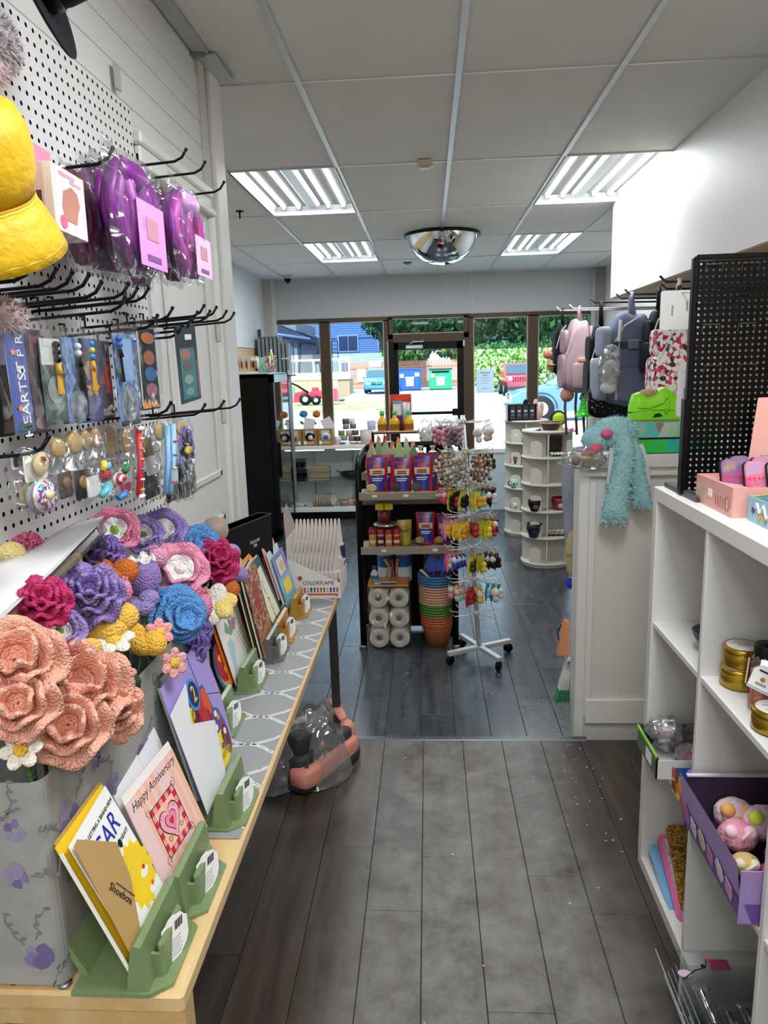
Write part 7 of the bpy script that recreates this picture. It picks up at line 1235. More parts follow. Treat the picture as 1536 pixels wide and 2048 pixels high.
for k in range(70): m.ell((rd.uniform(-.05, .05), rd.uniform(-.04, .04), rd.uniform(.02, .15)), .012, PB[k % 4], 6, 4)
goods('charm_bundle', 'dense bundle of beige and pink bead charms on the cooler top edge', 'charms', T(-1.635, 7.62, zf), [('beads', m), ('stand', MB().cyl((0, 0, 0), (0, 0, .17), .01, WM, n=8)), ('top_arm', MB().cyl((-.06, 0, .165), (.06, 0, .165), .005, WM, n=6))])
goods('lime_bottle', 'small lime green lotion bottle standing above the bead charms', 'bottle', T(-1.645, 7.75, zf), [('stand', MB().box((0, 0, .07), (.05, .05, .14), C('#cfd3d0', .5))), ('bottle', MB().lathe([(0, .14), (.02, .14), (.021, .2), (.01, .215), (0, .216)], C('#a8b82f', .25), 12)), ('cap', MB().lathe([(.011, .213), (.011, .24), (0, .241)], C('#d8dcd8', .4), 10))])
# folded accordion screen standing on the cooler
sc_ = thing('folding_screen', 'grey accordion folded panel screen standing by the window above the cooler', 'screen', T(-1.80, 8.535, zf - .02)); GP = [C('#8f9698', .5), C('#747b7e', .5)]
for i in range(15): MB().box((-.13 + i * .023, .0, .21 + (.0 if i < 11 else -.04)), (.0085, .26, .43 if i < 11 else .35), GP[i % 2], 0, T(rz=0)).box((-.1185 + i * .023, .13 if i % 2 else -.13, .2), (.024, .006, .40 if i < 11 else .33), GP[1]).build('panel', sc_)
for i in range(5): MB().ell((.14 + .018 * i, -.135, .17), (.006, .004, .012), CARD, 6, 5).build('clip', sc_)
MB().box((-.155, .1, .24), (.03, .04, .55), C('#2a2b2d', .4)).build('end_rail', sc_); MB().box((.04, 0, -.02), (.4, .28, .02), C('#4a4d50', .5)).build('base_rail', sc_); MB().box((.04, 0, -.87 + .1), (.3, .2, 1.5), C('#77797b', .6)).build('support_post', sc_)
# ================================================================ two round cube towers with mugs and bowls
IV = C('#d9d6cb', .45)
def tower(label, x, y, r_, zt, items):
    t = thing('round_tower_shelf', label, 'shelf', T(x, y, ZF)); H_ = zt - ZF; n = 5; dz = (H_ - .03) / n
    MB().lathe([(0, 0), (r_ * .96, 0), (r_ * .96, .02), (0, .02)], IV, 36).build('turntable', t)
    for k in range(n + 1): MB().lathe([(0, .024), (r_, .024), (r_, .042), (0, .042)], IV, 36, T(z=k * dz - (.012 if k == n else 0))).build('round_shelf', t)
    for k in range(n):
        z = k * dz + .042; h_ = dz - .02
        for a in (83, 173): MB().box((0, 0, z + h_ / 2), (2 * r_ * .95, .012, h_), IV, 0, T(rz=a)).build('cross_panel', t)
        for a in (235, 325, 55, 145):
            w_ = .11; prof = [(-w_ / 2, 0), (w_ / 2, 0), (w_ / 2, h_ * .5), (w_ * .3, h_ * .62), (-w_ * .1, h_ * .66), (-w_ / 2, h_ * .6)]
            MB().prism(prof, -.005, .005, IV, T(r_ * .94 * math.cos(R(a)), r_ * .94 * math.sin(R(a)), z, 90, 0, 0) if False else T(r_ * .93 * math.cos(R(a)), r_ * .93 * math.sin(R(a)), z) @ T(rz=a + 90) @ T(rx=90)).build('guard', t)
    return t, dz
tw, dz = tower('round white tower shelf of bowls standing closer, beside the blue plush counter', 1.07, 6.62, .23, 1.10, 0)
tower('round white tower shelf of mugs standing farther, near the window', 1.04, 7.86, .23, 1.10, 0)
def bowl(label, px, py, y, r_, h_, c_, c2, rim=None): p = W(px, py, y=y); zl = ZF + .043 + dz * round((p.z - ZF - .043) / dz); goods('noodle_bowl', label, 'bowl', T(p.x, y, zl), [('bowl', MB().lathe([(0, .0), (r_ * .6, 0), (r_ * .95, h_ * .6), (r_, h_), (r_ * .93, h_), (r_ * .55, .012)], C(c_, .3), 22)), ('decoration', MB().ell((0, -r_ * .72, h_ * .5), (r_ * .4, r_ * .25, h_ * .32), C(c2, .4), 12, 8)), ('rim', MB().lathe([(r_, h_ - .006), (r_ * 1.02, h_), (r_ * .93, h_ + .002)], C(rim or c_, .3), 22))], 'bowls on the round tower')
bowl('black bowl with brown spots on the round tower', 1070, 996, 6.46, .064, .1, '#1c1718', '#8a6a58'); bowl('dark red bowl with a white face on the round tower', 1120, 998, 6.5, .075, .11, '#8a1f26', '#d9cfc0'); bowl('navy bowl with white dots on the round tower', 1068, 1062, 6.46, .07, .125, '#14182a', '#2a3050')
p = W(1101, 858, y=6.55); goods('chopstick_bowl', 'large dark bowl with a brown rim and chopsticks on top of the closer round tower', 'bowl', T(p.x, 6.55, 1.085), [('bowl', MB().lathe([(0, 0), (.055, 0), (.085, .05), (.095, .085), (.088, .085), (.05, .012)], C('#2a2725', .25), 26)), ('rim', MB().lathe([(.095, .075), (.097, .086), (.087, .088)], C('#a8855a', .35), 26)), ('chopsticks', MB().cyl((-.11, -.03, .093), (.12, -.01, .093), .004, C('#b08a5a', .5), n=6).cyl((-.11, -.015, .093), (.12, .005, .093), .004, C('#b08a5a', .5), n=6))])
for (px, py, lb) in ((1108, 931, 'front'), (1120, 927, 'second'), (1128, 928, 'third')):
    p = W(px, py, y=6.48); goods('panda_figurine', '%s little black and white panda figure lying in the round tower' % lb, 'figurine', T(p.x, 6.48, ZF + .043 + dz * 4 - .0), [('body', MB().ell((0, 0, .02), (.028, .018, .018), CARD, 12, 8)), ('head', MB().ell((-.024, -.006, .028), .016, CARD, 12, 8).ell((-.032, -.008, .042), .006, INK, 6, 5).ell((-.014, -.008, .043), .006, INK, 6, 5)), ('legs', MB().ell((.018, -.012, .01), (.014, .01, .01), INK, 8, 6).ell((-.006, -.014, .01), (.01, .01, .012), INK, 8, 6))], 'panda figures in the round tower')
p = W(1122, 905, y=6.62); goods('picture_frame', 'dark brown framed picture with a red dot inside the round tower', 'frame', T(1.12, 6.56, ZF + .043 + dz * 4), [('frame', MB().box((0, 0, .09), (.14, .015, .18), C('#4a3a2a', .5), .004)), ('picture', MB().box((.005, -.009, .09), (.09, .003, .13), C('#2c2a2b', .4)).cyl((.0, -.0105, .085), (.0, -.012, .085), .006, C('#d02a2a', .4), n=8))])
for i in range(4): p = W(1097 + i * 10, 1058, y=6.5); goods('ring_dish', '%s small white ring shaped figure of the row on a low round tower shelf' % ORD[i], 'figurine', T(p.x, 6.5, ZF + .043 + dz), [('ring', MB().lathe([(.01, -.012), (.026, -.012), (.028, 0), (.026, .012), (.01, .012)], C('#dcdad2', .4), 14, T(0, 0, .034, 90))), ('black_foot', MB().ell((0, -.014, .008), (.022, .014, .008), INK, 8, 5))], 'ring figures in the round tower')
for (px, y, z4, c_, c2, lb, h_) in ((1036, 7.72, 4, '#dedcd4', '#cfcdc5', 'plain white lidded mug', .1), (1034, 7.72, 3, '#3a2a24', '#c8743a', 'black and orange cat mug', .1), (1030, 7.72, 2, '#a9cfbc', '#1c2a26', 'mint green smiling cup', .1), (1034, 7.72, 1, '#e0ddd4', '#8a8780', 'small white rabbit shaped figure', .09)):
    p = W(px, 1000, y=y); goods('novelty_mug', lb + ' on the farther round tower', 'mug', T(p.x, y, ZF + .043 + dz * z4), [('cup', MB().lathe([(0, 0), (.042, 0), (.052, h_ * .9), (.046, h_ * .9), (.038, .01)], C(c_, .35), 18)), ('face', MB().ell((-.016, -.048, h_ * .5), (.008, .004, .01), C(c2, .4), 8, 6).ell((.016, -.048, h_ * .5), (.008, .004, .01), C(c2, .4), 8, 6)), ('handle', MB().tube([(-.045, 0, h_ * .75), (-.075, 0, h_ * .65), (-.07, 0, h_ * .3), (-.042, 0, h_ * .25)], .007, C(c2, .35), 6)), ('lid', MB().lathe([(.053, h_ * .9), (.03, h_ * 1.05), (.008, h_ * 1.1), (0, h_ * 1.2)], C(c_, .35), 16))], 'mugs on the farther tower')
p = W(1038, 826, y=7.8); t = goods('mug_carton', 'black and silver carton printed with small drink cans on the farther round tower', 'box', T(.98, 7.8, 1.10), [('carton', MB().box((0, 0, .085), (.30, .2, .17), C('#17171a', .4), .003)), ('silver_side', MB().box((-.151, 0, .085), (.003, .198, .165), C('#8d9094', .4)))] + [('printed_can', MB().prism(rrect(.05, .14, .008), 0, .002, C('#3a3d42', .35), T(-.1 + .067 * k, -.1, .085, 90)).box((-.1 + .067 * k, -.103, .10), (.03, .002, .02), C('#c8ccd0', .4)).box((-.1 + .067 * k, -.103, .06), (.03, .002, .012), C('#7d8288', .4))) for k in range(4)])
for (px, lb, c_) in ((1055, 'black and white long eared plush behind the printed carton', '#1a1a1c'), (1075, 'pinkish plush behind the chopstick bowl', '#c9a59a')): p = W(px, 830, y=7.75); goods('shelf_plush', lb, 'plush toy', T(p.x, 7.75, 1.10), [('body', MB().ell((0, 0, .07), (.06, .05, .075), C('#dedad4' if c_[1] == '1' else c_, .9), 12, 9)), ('ear', MB().ell((-.02, 0, .16), (.03, .025, .06), C(c_, .9), 10, 8).ell((.04, 0, .13), (.025, .02, .06), C(c_, .9), 10, 8))])
p = W(1117, 828, y=6.75); goods('tennis_cap', 'lime green tennis ball plush inside a black cap on the closer round tower', 'plush toy', T(p.x, 6.75, 1.085), [('ball', MB().ell((0, -.02, .10), (.056, .05, .056), C('#a8d81f', .8), 16, 10)), ('cap', MB().ell((0, .015, .10), (.075, .05, .075), C('#1a1c1c', .7), 16, 10)), ('stand', MB().lathe([(0, 0), (.05, 0), (.03, .06), (0, .06)], C('#c9b08a', .5), 12))])
for i, (px, c_, lb) in enumerate(((1068, '#d9d9d6', 'white and grey'), (1140, '#e03a7a', 'hot pink'), (1128, '#4ab0d8', 'sky blue'), (1076, '#2a2a2c', 'black'), (1120, '#e0b84a', 'yellow'), (1148, '#d8d2d0', 'cream'))): p = W(px, 862, y=6.5); goods('small_trinket', '%s small animal trinket on top of the closer round tower' % lb, 'figurine', T(p.x, 6.5 - .02 * (i % 3), 1.085), [('body', MB().ell((0, 0, .014), (.022, .014, .014), C(c_, .5), 10, 7)), ('head', MB().ell((.016, -.006, .026), .011, C(c_, .5), 8, 6).ell((.02, -.006, .036), .004, INK, 6, 4))], 'trinkets on the round tower')
# ================================================================ half wall counter
CW = C('#d6d5d1', .5, k='paint'); CZ = 1.285
cn = thing('counter_end', 'white painted half wall end of the sales counter with baseboard and cap', 'counter', T(.70, 3.25, 0))
MB().box((.3, .06, .57), (.58, .1, 1.38), CW, .003).box((.72, .45, .6), (.94, .7, 1.3), CW).build('panel', cn)
MB().box((.29, .06, CZ - .03), (.63, .14, .06), C('#dddcd8', .4), .005).box((.29, .05, CZ - .085), (.6, .13, .02), C('#dddcd8', .4), .004).box((.72, .45, CZ - .03), (.95, .74, .06), C('#dddcd8', .4)).build('cap', cn)
MB().box((-.008, .06, .55), (.045, .13, 1.38), C('#e0dfdb', .4), .004).box((.03, .004, .6), (.03, .012, 1.14), C('#e0dfdb', .4), .003).build('corner_trim', cn)
MB().box((.30, -.002, .062), (.56, .018, .124), C('#e3e2dd', .35), .004).build('baseboard', cn)
# shoe box and sneaker
HOLO = PAT('holographic', ['#e8502a', '#e8c82a', '#3ad83a', '#2ad8a8', '#3ab8e8', '#2ad86a', '#c8e83a'], 'noise', 3.2, .18, stretch=(1.6, .4, .6), const=False, m=.6)
HOLO2 = PAT('holographic_lid', ['#7ac8e8', '#9ab8f0', '#4ad8c8', '#c8d8e8', '#7ae8a8', '#a8a8f0'], 'noise', 5, .18, stretch=(1.6, .4, .6), const=False, m=.6)
bx = T(.918, 3.27, CZ, rz=0); sbx = thing('shoe_box', 'shoe box with rainbow foil front under the lime sneaker', 'box', bx)
MB().box((.16, .15, .033), (.32, .3, .064), C('#4a4c50', .5), .002).box((.16, -.0012, .033), (.316, .002, .058), HOLO).build('box_body', sbx); MB().box((.16, .15, .105), (.328, .31, .07), C('#8f989c', .5), .002).box((.16, -.006, .105), (.322, .002, .064), HOLO2).build('lid', sbx)
MB().prism([(.075, .138), (.115, .138), (.095, .088)], .007, .0085, C('#8a7d6c', .5), T(rx=90)).prism([(.19, .074), (.3, .074), (.3, .088), (.2, .088)], .007, .0085, C('#a89a84', .5), T(rx=90)).build('printed_mark', sbx)
text('SK', .03, C('#2a4a3a', .5), sbx, T(.215, -.0085, .118, 90))
LIME = C('#8fe512', .5); sh = thing('sneaker', 'neon lime green sneaker with a windowed sole on the foil shoe box', 'shoe', T(.918, 3.40, CZ + .142))
ST = [(0., .030, .075, .04), (.012, .04, .115, .05), (.04, .043, .125, .085), (.07, .044, .105, .10), (.10, .046, .112, .1), (.13, .048, .142, .12), (.15, .05, .146, .13), (.19, .053, .115, .1), (.24, .055, .085, .08), (.29, .052, .066, .06), (.32, .036, .05, .04), (.328, .015, .035, .02)]
m = MB(); vs, fs = [], []; nr = 14
for (x, w_, h_, t_) in ST:
    for j in range(nr): a = math.pi * j / (nr - 1); vs.append((x, -w_ * math.copysign(abs(math.cos(a)) ** .55, math.cos(a)), .03 + (h_ - .03) * max(0, math.sin(a)) ** .75))
for i in range(len(ST) - 1):
    for j in range(nr - 1): fs.append((i * nr + j, i * nr + j + 1, (i + 1) * nr + j + 1, (i + 1) * nr + j))
fs += [tuple(range(nr))[::-1], tuple(range((len(ST) - 1) * nr, len(ST) * nr))]; m.add(vs, fs, LIME, True).build('upper', sh)
so = [(x, -w_ * 1.06) for x, w_, _, _ in ST] + [(x, w_ * 1.06) for x, w_, _, _ in ST[::-1]]; MB().prism(so, 0, .036, C('#86dc10', .5)).build('sole', sh)
MB().prism([(.09, .012), (.1, .028), (.12, .03), (.135, .016)], .047, .0535, C('#20261c', .2), T(rx=90)).build('air_window', sh); MB().ell((.085, 0, .118), (.05, .034, .02), C('#b09c7c', .8), 14, 8).build('lining', sh)
MB().tube([(.02, -.046, .06), (.07, -.05, .055), (.13, -.053, .075), (.15, -.051, .10)], .004, LIME, 6).tube([(.0, -.04, .04), (.08, -.05, .048), (.16, -.056, .045), (.3, -.05, .042)], .003, LIME, 6).build('seam_piping', sh)
for k in range(4): MB().tube([(.155 + .022 * k, -.04, .115 - .012 * k), (.16 + .022 * k, 0, .138 - .016 * k), (.155 + .022 * k, .04, .115 - .012 * k)], .0045, LIME, 6).build('lace', sh)
MB().tube([(.16, -.03, .13), (.158, -.055, .09), (.148, -.062, .05), (.145, -.06, .03)], .005, LIME, 6).build('lace', sh)
# blue plush with long legs over the counter edge
AQ, AQ2 = C('#9ccbd0', .9, k='fur', s=.7), C('#b2d9dc', .9); bn = thing('plush_bunny', 'aqua blue long legged plush with a pink bow flopped over the counter edge', 'plush toy', T(.80, 3.23, CZ + .018))
m = MB(); fuzzy(m, (.02, .03, .075), (.10, .08, .075), AQ, AQ2, 900, .014, 5); fuzzy(m, (-.07, 0, .055), (.06, .055, .052), AQ, AQ2, 500, .012, 6); m.build('body', bn)
for (pts, rs, sd, nm) in (([(.04, -.01, .07), (.05, -.045, .0), (.03, -.05, -.12), (.012, -.055, -.24), (.0, -.06, -.295)], [.045, .042, .044, .054, .05], 7, 'leg'), ([(.07, -.0, .06), (.098, -.04, -.02), (.112, -.045, -.12), (.126, -.05, -.2), (.134, -.055, -.232)], [.03, .028, .03, .038, .034], 8, 'leg')):
    m = MB().tube([pts[0]] + pts + [pts[-1]], [.005] + rs + [.005], AQ, 14); rr = random.Random(sd)
    for _ in range(1300):
        i = rr.randrange(len(pts) - 1); f = rr.random(); c_ = Vector(pts[i]).lerp(Vector(pts[i + 1]), f); r_ = rs[i] + (rs[i + 1] - rs[i]) * f; a = rr.uniform(0, 6.28); d = Vector((math.cos(a), math.sin(a), rr.uniform(-.5, .1))); p = c_ + d * r_ * .95; s_ = d.orthogonal().normalized() * .0025; m.add([p - s_, p + s_, p + d * .012 + Vector((0, 0, -.006))], [(0, 1, 2)], AQ2 if rr.random() < .5 else AQ, True)
    m.build(nm, bn)
MB().strip([(.0, -.035, .02), (-.004, -.03, -.06), (-.008, -.028, -.14)], .03, .01, C('#d3d6d4', .8), None, Vector((0, 1, 0))).strip([(.11, -.03, .03), (.138, -.03, -.05), (.15, -.03, -.15)], .035, .008, C('#d3d6d4', .8), None, Vector((0, 1, 0))).build('white_lining', bn)
MB().ell((-.08, -.05, .055), (.05, .018, .024), C('#d2607e', .6), 12, 8, T(ry=-28)).ell((-.035, -.052, .085), (.026, .02, .022), C('#d2607e', .6), 10, 8).build('bow', bn)
q = W(1170, 895, y=3.2); goods('plastic_bag', 'crinkled clear plastic bag with yellow trinkets under the aqua plush', 'bag', T(q.x, 3.2, CZ - .035), [('plastic', MB().ell((0, 0, .03), (.09, .06, .05), CLR('#f3f5f4', .16, .08, 22.), 16, 10, jit=.18).prism([(-.1, 0), (-.02, .05), (-.04, -.01)], -.02, .02, CLR('#f3f5f4', .16, .08, 22.), T(-.02, 0, .01, 90))), ('trinkets', MB().ell((.0, -.02, .035), (.03, .02, .012), C('#d6bf5a', .5), 10, 7).ell((-.04, -.01, .02), (.02, .018, .02), C('#8a4a44', .5), 10, 7).ell((.05, 0, .03), (.022, .02, .014), C('#d9d3b8', .5), 10, 7))])
# ---- things hung on the hidden side of the half wall
goods('grey_garment', 'grey blue sleeve of a garment hanging behind the half wall', 'clothing', T(.69, 3.55, .65), [('sleeve', MB().prism([(-.03, .58), (.03, .58), (.03, .1), (-.005, .02), (-.028, .25), (-.04, .45)], -.03, .03, C('#8f93a3', .8, k='cloth'), T(rx=90))), ('cuff', MB().prism([(-.012, .06), (.03, .1), (.03, .14), (-.016, .11)], -.034, .034, C('#6d7182', .8), T(rx=90)))])
goods('beige_pouch', 'beige pouch hanging below the grey sleeve behind the half wall', 'bag', T(.69, 3.5, .66), [('pouch', MB().ell((0, 0, .11), (.03, .03, .12), C('#b3a477', .7), 12, 9)), ('strap', MB().box((0, -.026, .11), (.055, .012, .012), C('#8f8258', .6)))])
tag(fuzzy(MB(), (0, 0, 0), .022, C('#2a3aa8', .8), C('#4a5ad8', .8), 200, .014, 9).build('blue_pompom', None, T(.685, 3.5, .62)), 'bright blue fuzzy pompom peeping past the half wall edge', 'pompom')
goods('orange_bag', 'small orange bag with black cord hanging low beside the half wall', 'bag', T(.64, 3.42, .28), [('bag', MB().prism([(-.025, 0), (.03, 0), (.03, .17), (.005, .18), (-.012, .1)], -.02, .02, C('#d98f66', .6), T(rx=90))), ('cord', MB().tube([(-.02, -.022, .08), (-.03, -.025, .12), (-.01, -.022, .16)], .003, INK, 5))])
for i in range(6): goods('price_pouch', '%s slim white and green sachet of the fan hung low beside the half wall' % ORD[i], 'sachet', T(.60 + i * .014, 3.40, .015, 0, 14 - 2.5 * i, 0), [('sachet', MB().box((0, 0, .14), (.006, .05, .22), C('#d5d9cf', .5))), ('green_end', MB().box((0, 0, .06), (.0075, .052, .07), C('#3f8a5c', .5)))], 'sachets in the low fan')
# ================================================================ backpacks on the wall rail
RW = C('#26262a', .4, .5); rl = thing('wall_rail', 'dark bar rail with brackets on the beige wall above the backpacks', 'rail', T(1.78, 4.6, 2.03)); MB().cyl((0, -1.3, 0), (0, .98, 0), .011, RW, n=8).build('bar', rl)
for y in (-.9, -.2, .5): MB().box((.085, y, 0), (.17, .02, .02), C('#8d8f92', .4, .5)).box((-.02, y, -.07), (.02, .02, .14), C('#8d8f92', .4, .5)).build('bracket', rl)
for y, L_, lb, mt in ((3.70, .62, 'black rail hook above the white hang tag', RW), (4.07, .5, 'black rail hook over the black backpack beside the tag', RW), (4.33, .62, 'black rail hook holding the blue grey backpack', RW), (4.6, .6, 'black rail hook just past the blue grey backpack', RW), (4.85, .7, 'grey rail hook over the black and white backpack', RW), (5.33, .74, 'pale rail hook holding the pink backpack', WM), (5.5, .8, 'pale rail hook holding the farthest black backpack', WM)):
    tag(MB().tube([(0, 0, 0), (-L_, 0, .012), (-L_ - .03, 0, .04)], .006, mt, 6).build('rail_hook', None, T(1.768, y, 2.045)), lb, 'hook', 'hooks on the backpack rail')
def backpack(label, px0, px1, py0, py1, y, col, side, d=.16, wy=.26, extra=None, pockets=True, rz=0., tp=.75):
    a, b = W(px0, py0, y=y), W(px1, py1, y=y); w_, h_ = b.x - a.x, a.z - b.z; t = thing('backpack', label, 'backpack', T((a.x + b.x) / 2, y + wy / 2, b.z, rz=rz), 'backpacks on the rail')
    bm = puff((0, 0, h_ * .47), (w_ * .86, wy, h_ * .92), col, .38, None, 28, 18); bm.v = [(x * (1 - tp * max(0, z / h_ - .45)) + tp * .3 * w_ * max(0, z / h_ - .45), y_ * (1 - tp * .8 * max(0, z / h_ - .45)), z + .012 * math.sin(9 * x / w_ + 4)) for x, y_, z in bm.v]; bm.build('body', t)
    if pockets:
        puff((-w_ * .40, 0, h_ * .28), (w_ * .26, wy * .86, h_ * .44), side, .45).build('front_pocket', t); puff((-w_ * .36, 0, h_ * .66), (w_ * .2, wy * .8, h_ * .3), side, .45).build('upper_pocket', t)
        puff((.05 * w_, -wy * .5, h_ * .22), (w_ * .5, wy * .2, h_ * .34), col, .45).build('side_pocket', t)
    MB().tube([(.1 * w_, 0, h_ * .9), (.08 * w_, -.02, max(h_ * 1.04, 2.03 - b.z)), (.12 * w_, 0, max(h_ * 1.1, 2.064 - b.z)), (.16 * w_, .02, max(h_, 2.0 - b.z)), (.18 * w_, 0, h_ * .9)], .012, side, 6).build('hang_loop', t)
    for s in (-.3, .3): MB().tube([(w_ * .42, wy * s, h_ * .85), (w_ * .52, wy * s, h_ * .5), (w_ * .42, wy * s, h_ * .05), (w_ * .3, wy * s, -.06)], .012, side, 6).build('shoulder_strap', t)
    MB().tube([(-.38 * w_, -wy * .46, h_ * .5), (-.1 * w_, -wy * .5, h_ * .8), (.2 * w_, -wy * .46, h_ * .9)], .004, C('#c9ccd2', .4), 5).build('zip', t)
    return t, w_, h_, wy
BG, BG2, BK = C('#5d6580', .7, k='cloth', s=.5), C('#8d95a8', .7, k='cloth', s=.5), C('#17181b', .6, k='cloth', s=.5)
t, w_, h_, wy = backpack('large blue grey backpack with cream piping and two side straps', 1203, 1312, 612, 812, 4.2, BG, BG2)
for z in (.3, .62): MB().box((.08 * w_, -wy * .52, h_ * z), (w_ * .74, .012, .035), C('#22283c', .6), .003).box((.06 * w_, -wy * .545, h_ * z), (.06, .016, .05), C('#6d7282', .4), .004).build('side_strap', t)
MB().tube([(-.2 * w_, -wy * .5, .04), (-.2 * w_, -wy * .53, h_ * .5), (-.16 * w_, -wy * .48, h_ * .86)], .009, C('#c3beaf', .6), 6).build('piping', t)
goods('plush_charm', 'pale grey plush charm in a clear bag hanging on the blue grey backpack', 'plush toy', T(1.0, 4.12, 1.63), [('plush', MB().ell((0, 0, 0), (.05, .045, .07), C('#b8bcb8', .9), 12, 9).ell((-.01, -.01, -.08), (.045, .04, .035), C('#c2c5c0', .9), 12, 8)), ('bag', MB().ell((0, 0, .02), (.065, .055, .13), CLR('#eef1f4', .14, .08, 20.), 14, 10, jit=.1))])
PKB, PKB2 = C('#b39aa0', .7, k='cloth', s=.5), C('#a08890', .6, k='cloth', s=.5)
t, w_, h_, wy = backpack('dusty pink backpack with hanging brown straps', 1128, 1186, 628, 785, 5.2, PKB, PKB2, rz=0)
for x in (-.3, .05, .3): MB().strip([(w_ * x, -.05, .1), (w_ * x - .01, -.06, -.1), (w_ * x + .005, -.06, -.30)], .018, .004, C('#5a3a3c', .6), None, Vector((0, 1, 0))).build('hanging_strap', t)
puff((.18 * w_, -wy * .5, h_ * .42), (w_ * .4, .05, .035), C('#d9a890', .6), .5).build('tan_band', t)
backpack('slim black backpack hanging farthest along the rail', 1110, 1140, 640, 752, 5.4, BK, BK, wy=.2); t, w_, h_, wy = backpack('black backpack with white and pink pocket behind the dusty pink one', 1180, 1222, 640, 800, 4.75, BK, BK, wy=.2)
puff((-.2 * w_, -wy * .55, h_ * .42), (w_ * .5, .05, h_ * .22), C('#cfcfd2', .6), .45).build('white_pocket', t); puff((-.1 * w_, -wy * .55, h_ * .62), (w_ * .3, .04, h_ * .1), C('#c0607a', .6), .45).build('pink_patch', t)
backpack('black backpack squeezed between blue grey and flowery ones', 1300, 1338, 612, 752, 3.98, BK, BK, wy=.18)
HKP = PAT('busy_print', ['#eeebea', '#c42a52', '#f1eeed', '#e9a8b8', '#f4f2f0', '#2a2426', '#eceae8', '#d23a5e'], 'cells', 52, .55, const=True)
t, w_, h_, wy = backpack('white backpack printed all over with red and pink patches', 1318, 1392, 622, 800, 3.60, HKP, HKP, wy=.2); MB().strip([(.2 * w_, -wy * .53, h_ * .92), (.28 * w_, -wy * .55, h_ * .6), (.3 * w_, -wy * .5, h_ * .4)], .02, .005, C('#d9909c', .6), None, Vector((0, 1, 0))).build('pink_strap', t)
for (px, py, y, r_, c_, lb) in ((1095, 708, 5.3, .034, '#d9937c', 'peach pompom hanging on the farthest black backpack'), (1134, 790, 5.3, .05, '#d99a8a', 'large flat peach pompom below the dusty pink backpack'), (1298, 769, 4.05, .028, '#c9767a', 'rose pompom behind the lime sneaker')):
    p = W(px, py, y=y); tag(MB().ell((0, 0, 0), r_, C(c_, .9, k='fur'), 14, 10, jit=.03).cyl((0, 0, r_), (0, 0, r_ + .14), .002, INK, n=5).build('pompom', None, T(*p)), lb, 'pompom', 'pompoms on the backpacks')
p = W(1100, 730, y=5.35); goods('hat_charm', 'small plush charm with a tan hat in front of the blue car window', 'plush toy', T(*p), [('hat', MB().lathe([(.045, 0), (.02, .008), (.018, .03), (0, .034)], C('#b08a4a', .7), 14)), ('head', MB().ell((0, 0, -.018), (.024, .022, .022), C('#c9a58a', .8), 10, 8)), ('cord', MB().cyl((0, 0, .03), (0, 0, .1), .002, INK, n=5))])
p = W(1166, 822, y=5.25); goods('lime_ghost_charm', 'glittery lime green rubber charm hanging under the pink backpack', 'charm', T(*p), [('body', MB().lathe([(.055, -.04), (.05, -.015), (.03, .01), (.022, .05), (.012, .1), (0, .105)], C('#2fc81f', .3, k='crinkle'), 16)), ('strands', MB().cyl((-.008, 0, .1), (-.01, 0, .25), .002, CARD, n=5).cyl((.008, 0, .1), (.01, 0, .25), .002, CARD, n=5))])
p = W(1225, 815, y=4.4); goods('black_tote', 'black sequinned bag hanging under the blue grey backpack', 'bag', T(p.x, 4.4, 1.37), [('bag', puff((0, 0, .09), (.3, .12, .2), C('#0c0c0f', .3, k='crinkle'), .5)), ('sequins', (lambda m, r: [m.ell((r.uniform(-.14, .14), -.058, r.uniform(.03, .15)), .004, CHROME, 5, 4) for _ in range(40)] and m)(MB(), random.Random(1)))])
# ================================================================ cube shelf
KW = C('#dedcd8', .4); xs0, xs1 = .695, 1.085; ys = [.56, .98, 1.40, 1.83, 2.25]; zs_ = [.02, .462, .872, 1.29]
ks = thing('cube_shelf', 'white cube shelf unit with open compartments along the wall', 'shelf', T(xs0, 2.25, 0)); yl = ys[-1] - ys[0]; yc = -yl / 2; D_ = xs1 - xs0
MB().box((D_ / 2, yc, 1.29), (D_, yl + .03, .042), KW, .002).build('top_board', ks); MB().box((D_ / 2, yc, .02), (D_, yl + .03, .04), KW, .002).build('bottom_board', ks); MB().box((D_ - .004, yc, .65), (.008, yl, 1.26), KW).build('back_board', ks)
for i, y in enumerate(ys): MB().box((D_ / 2, y - 2.25 + (.0 if 0 < i < 4 else (.0)), .655), (D_ - (.004 if 0 < i < 4 else 0), .018 if 0 < i < 4 else .036, 1.23), KW, .0015).build('upright', ks)
for z in zs_[1:3]:
    for a, b in zip(ys, ys[1:]): MB().box((D_ / 2 + .002, (a + b) / 2 - 2.25, z), (D_ - .006, b - a - .018, .018), KW, .0015).build('shelf_board', ks)
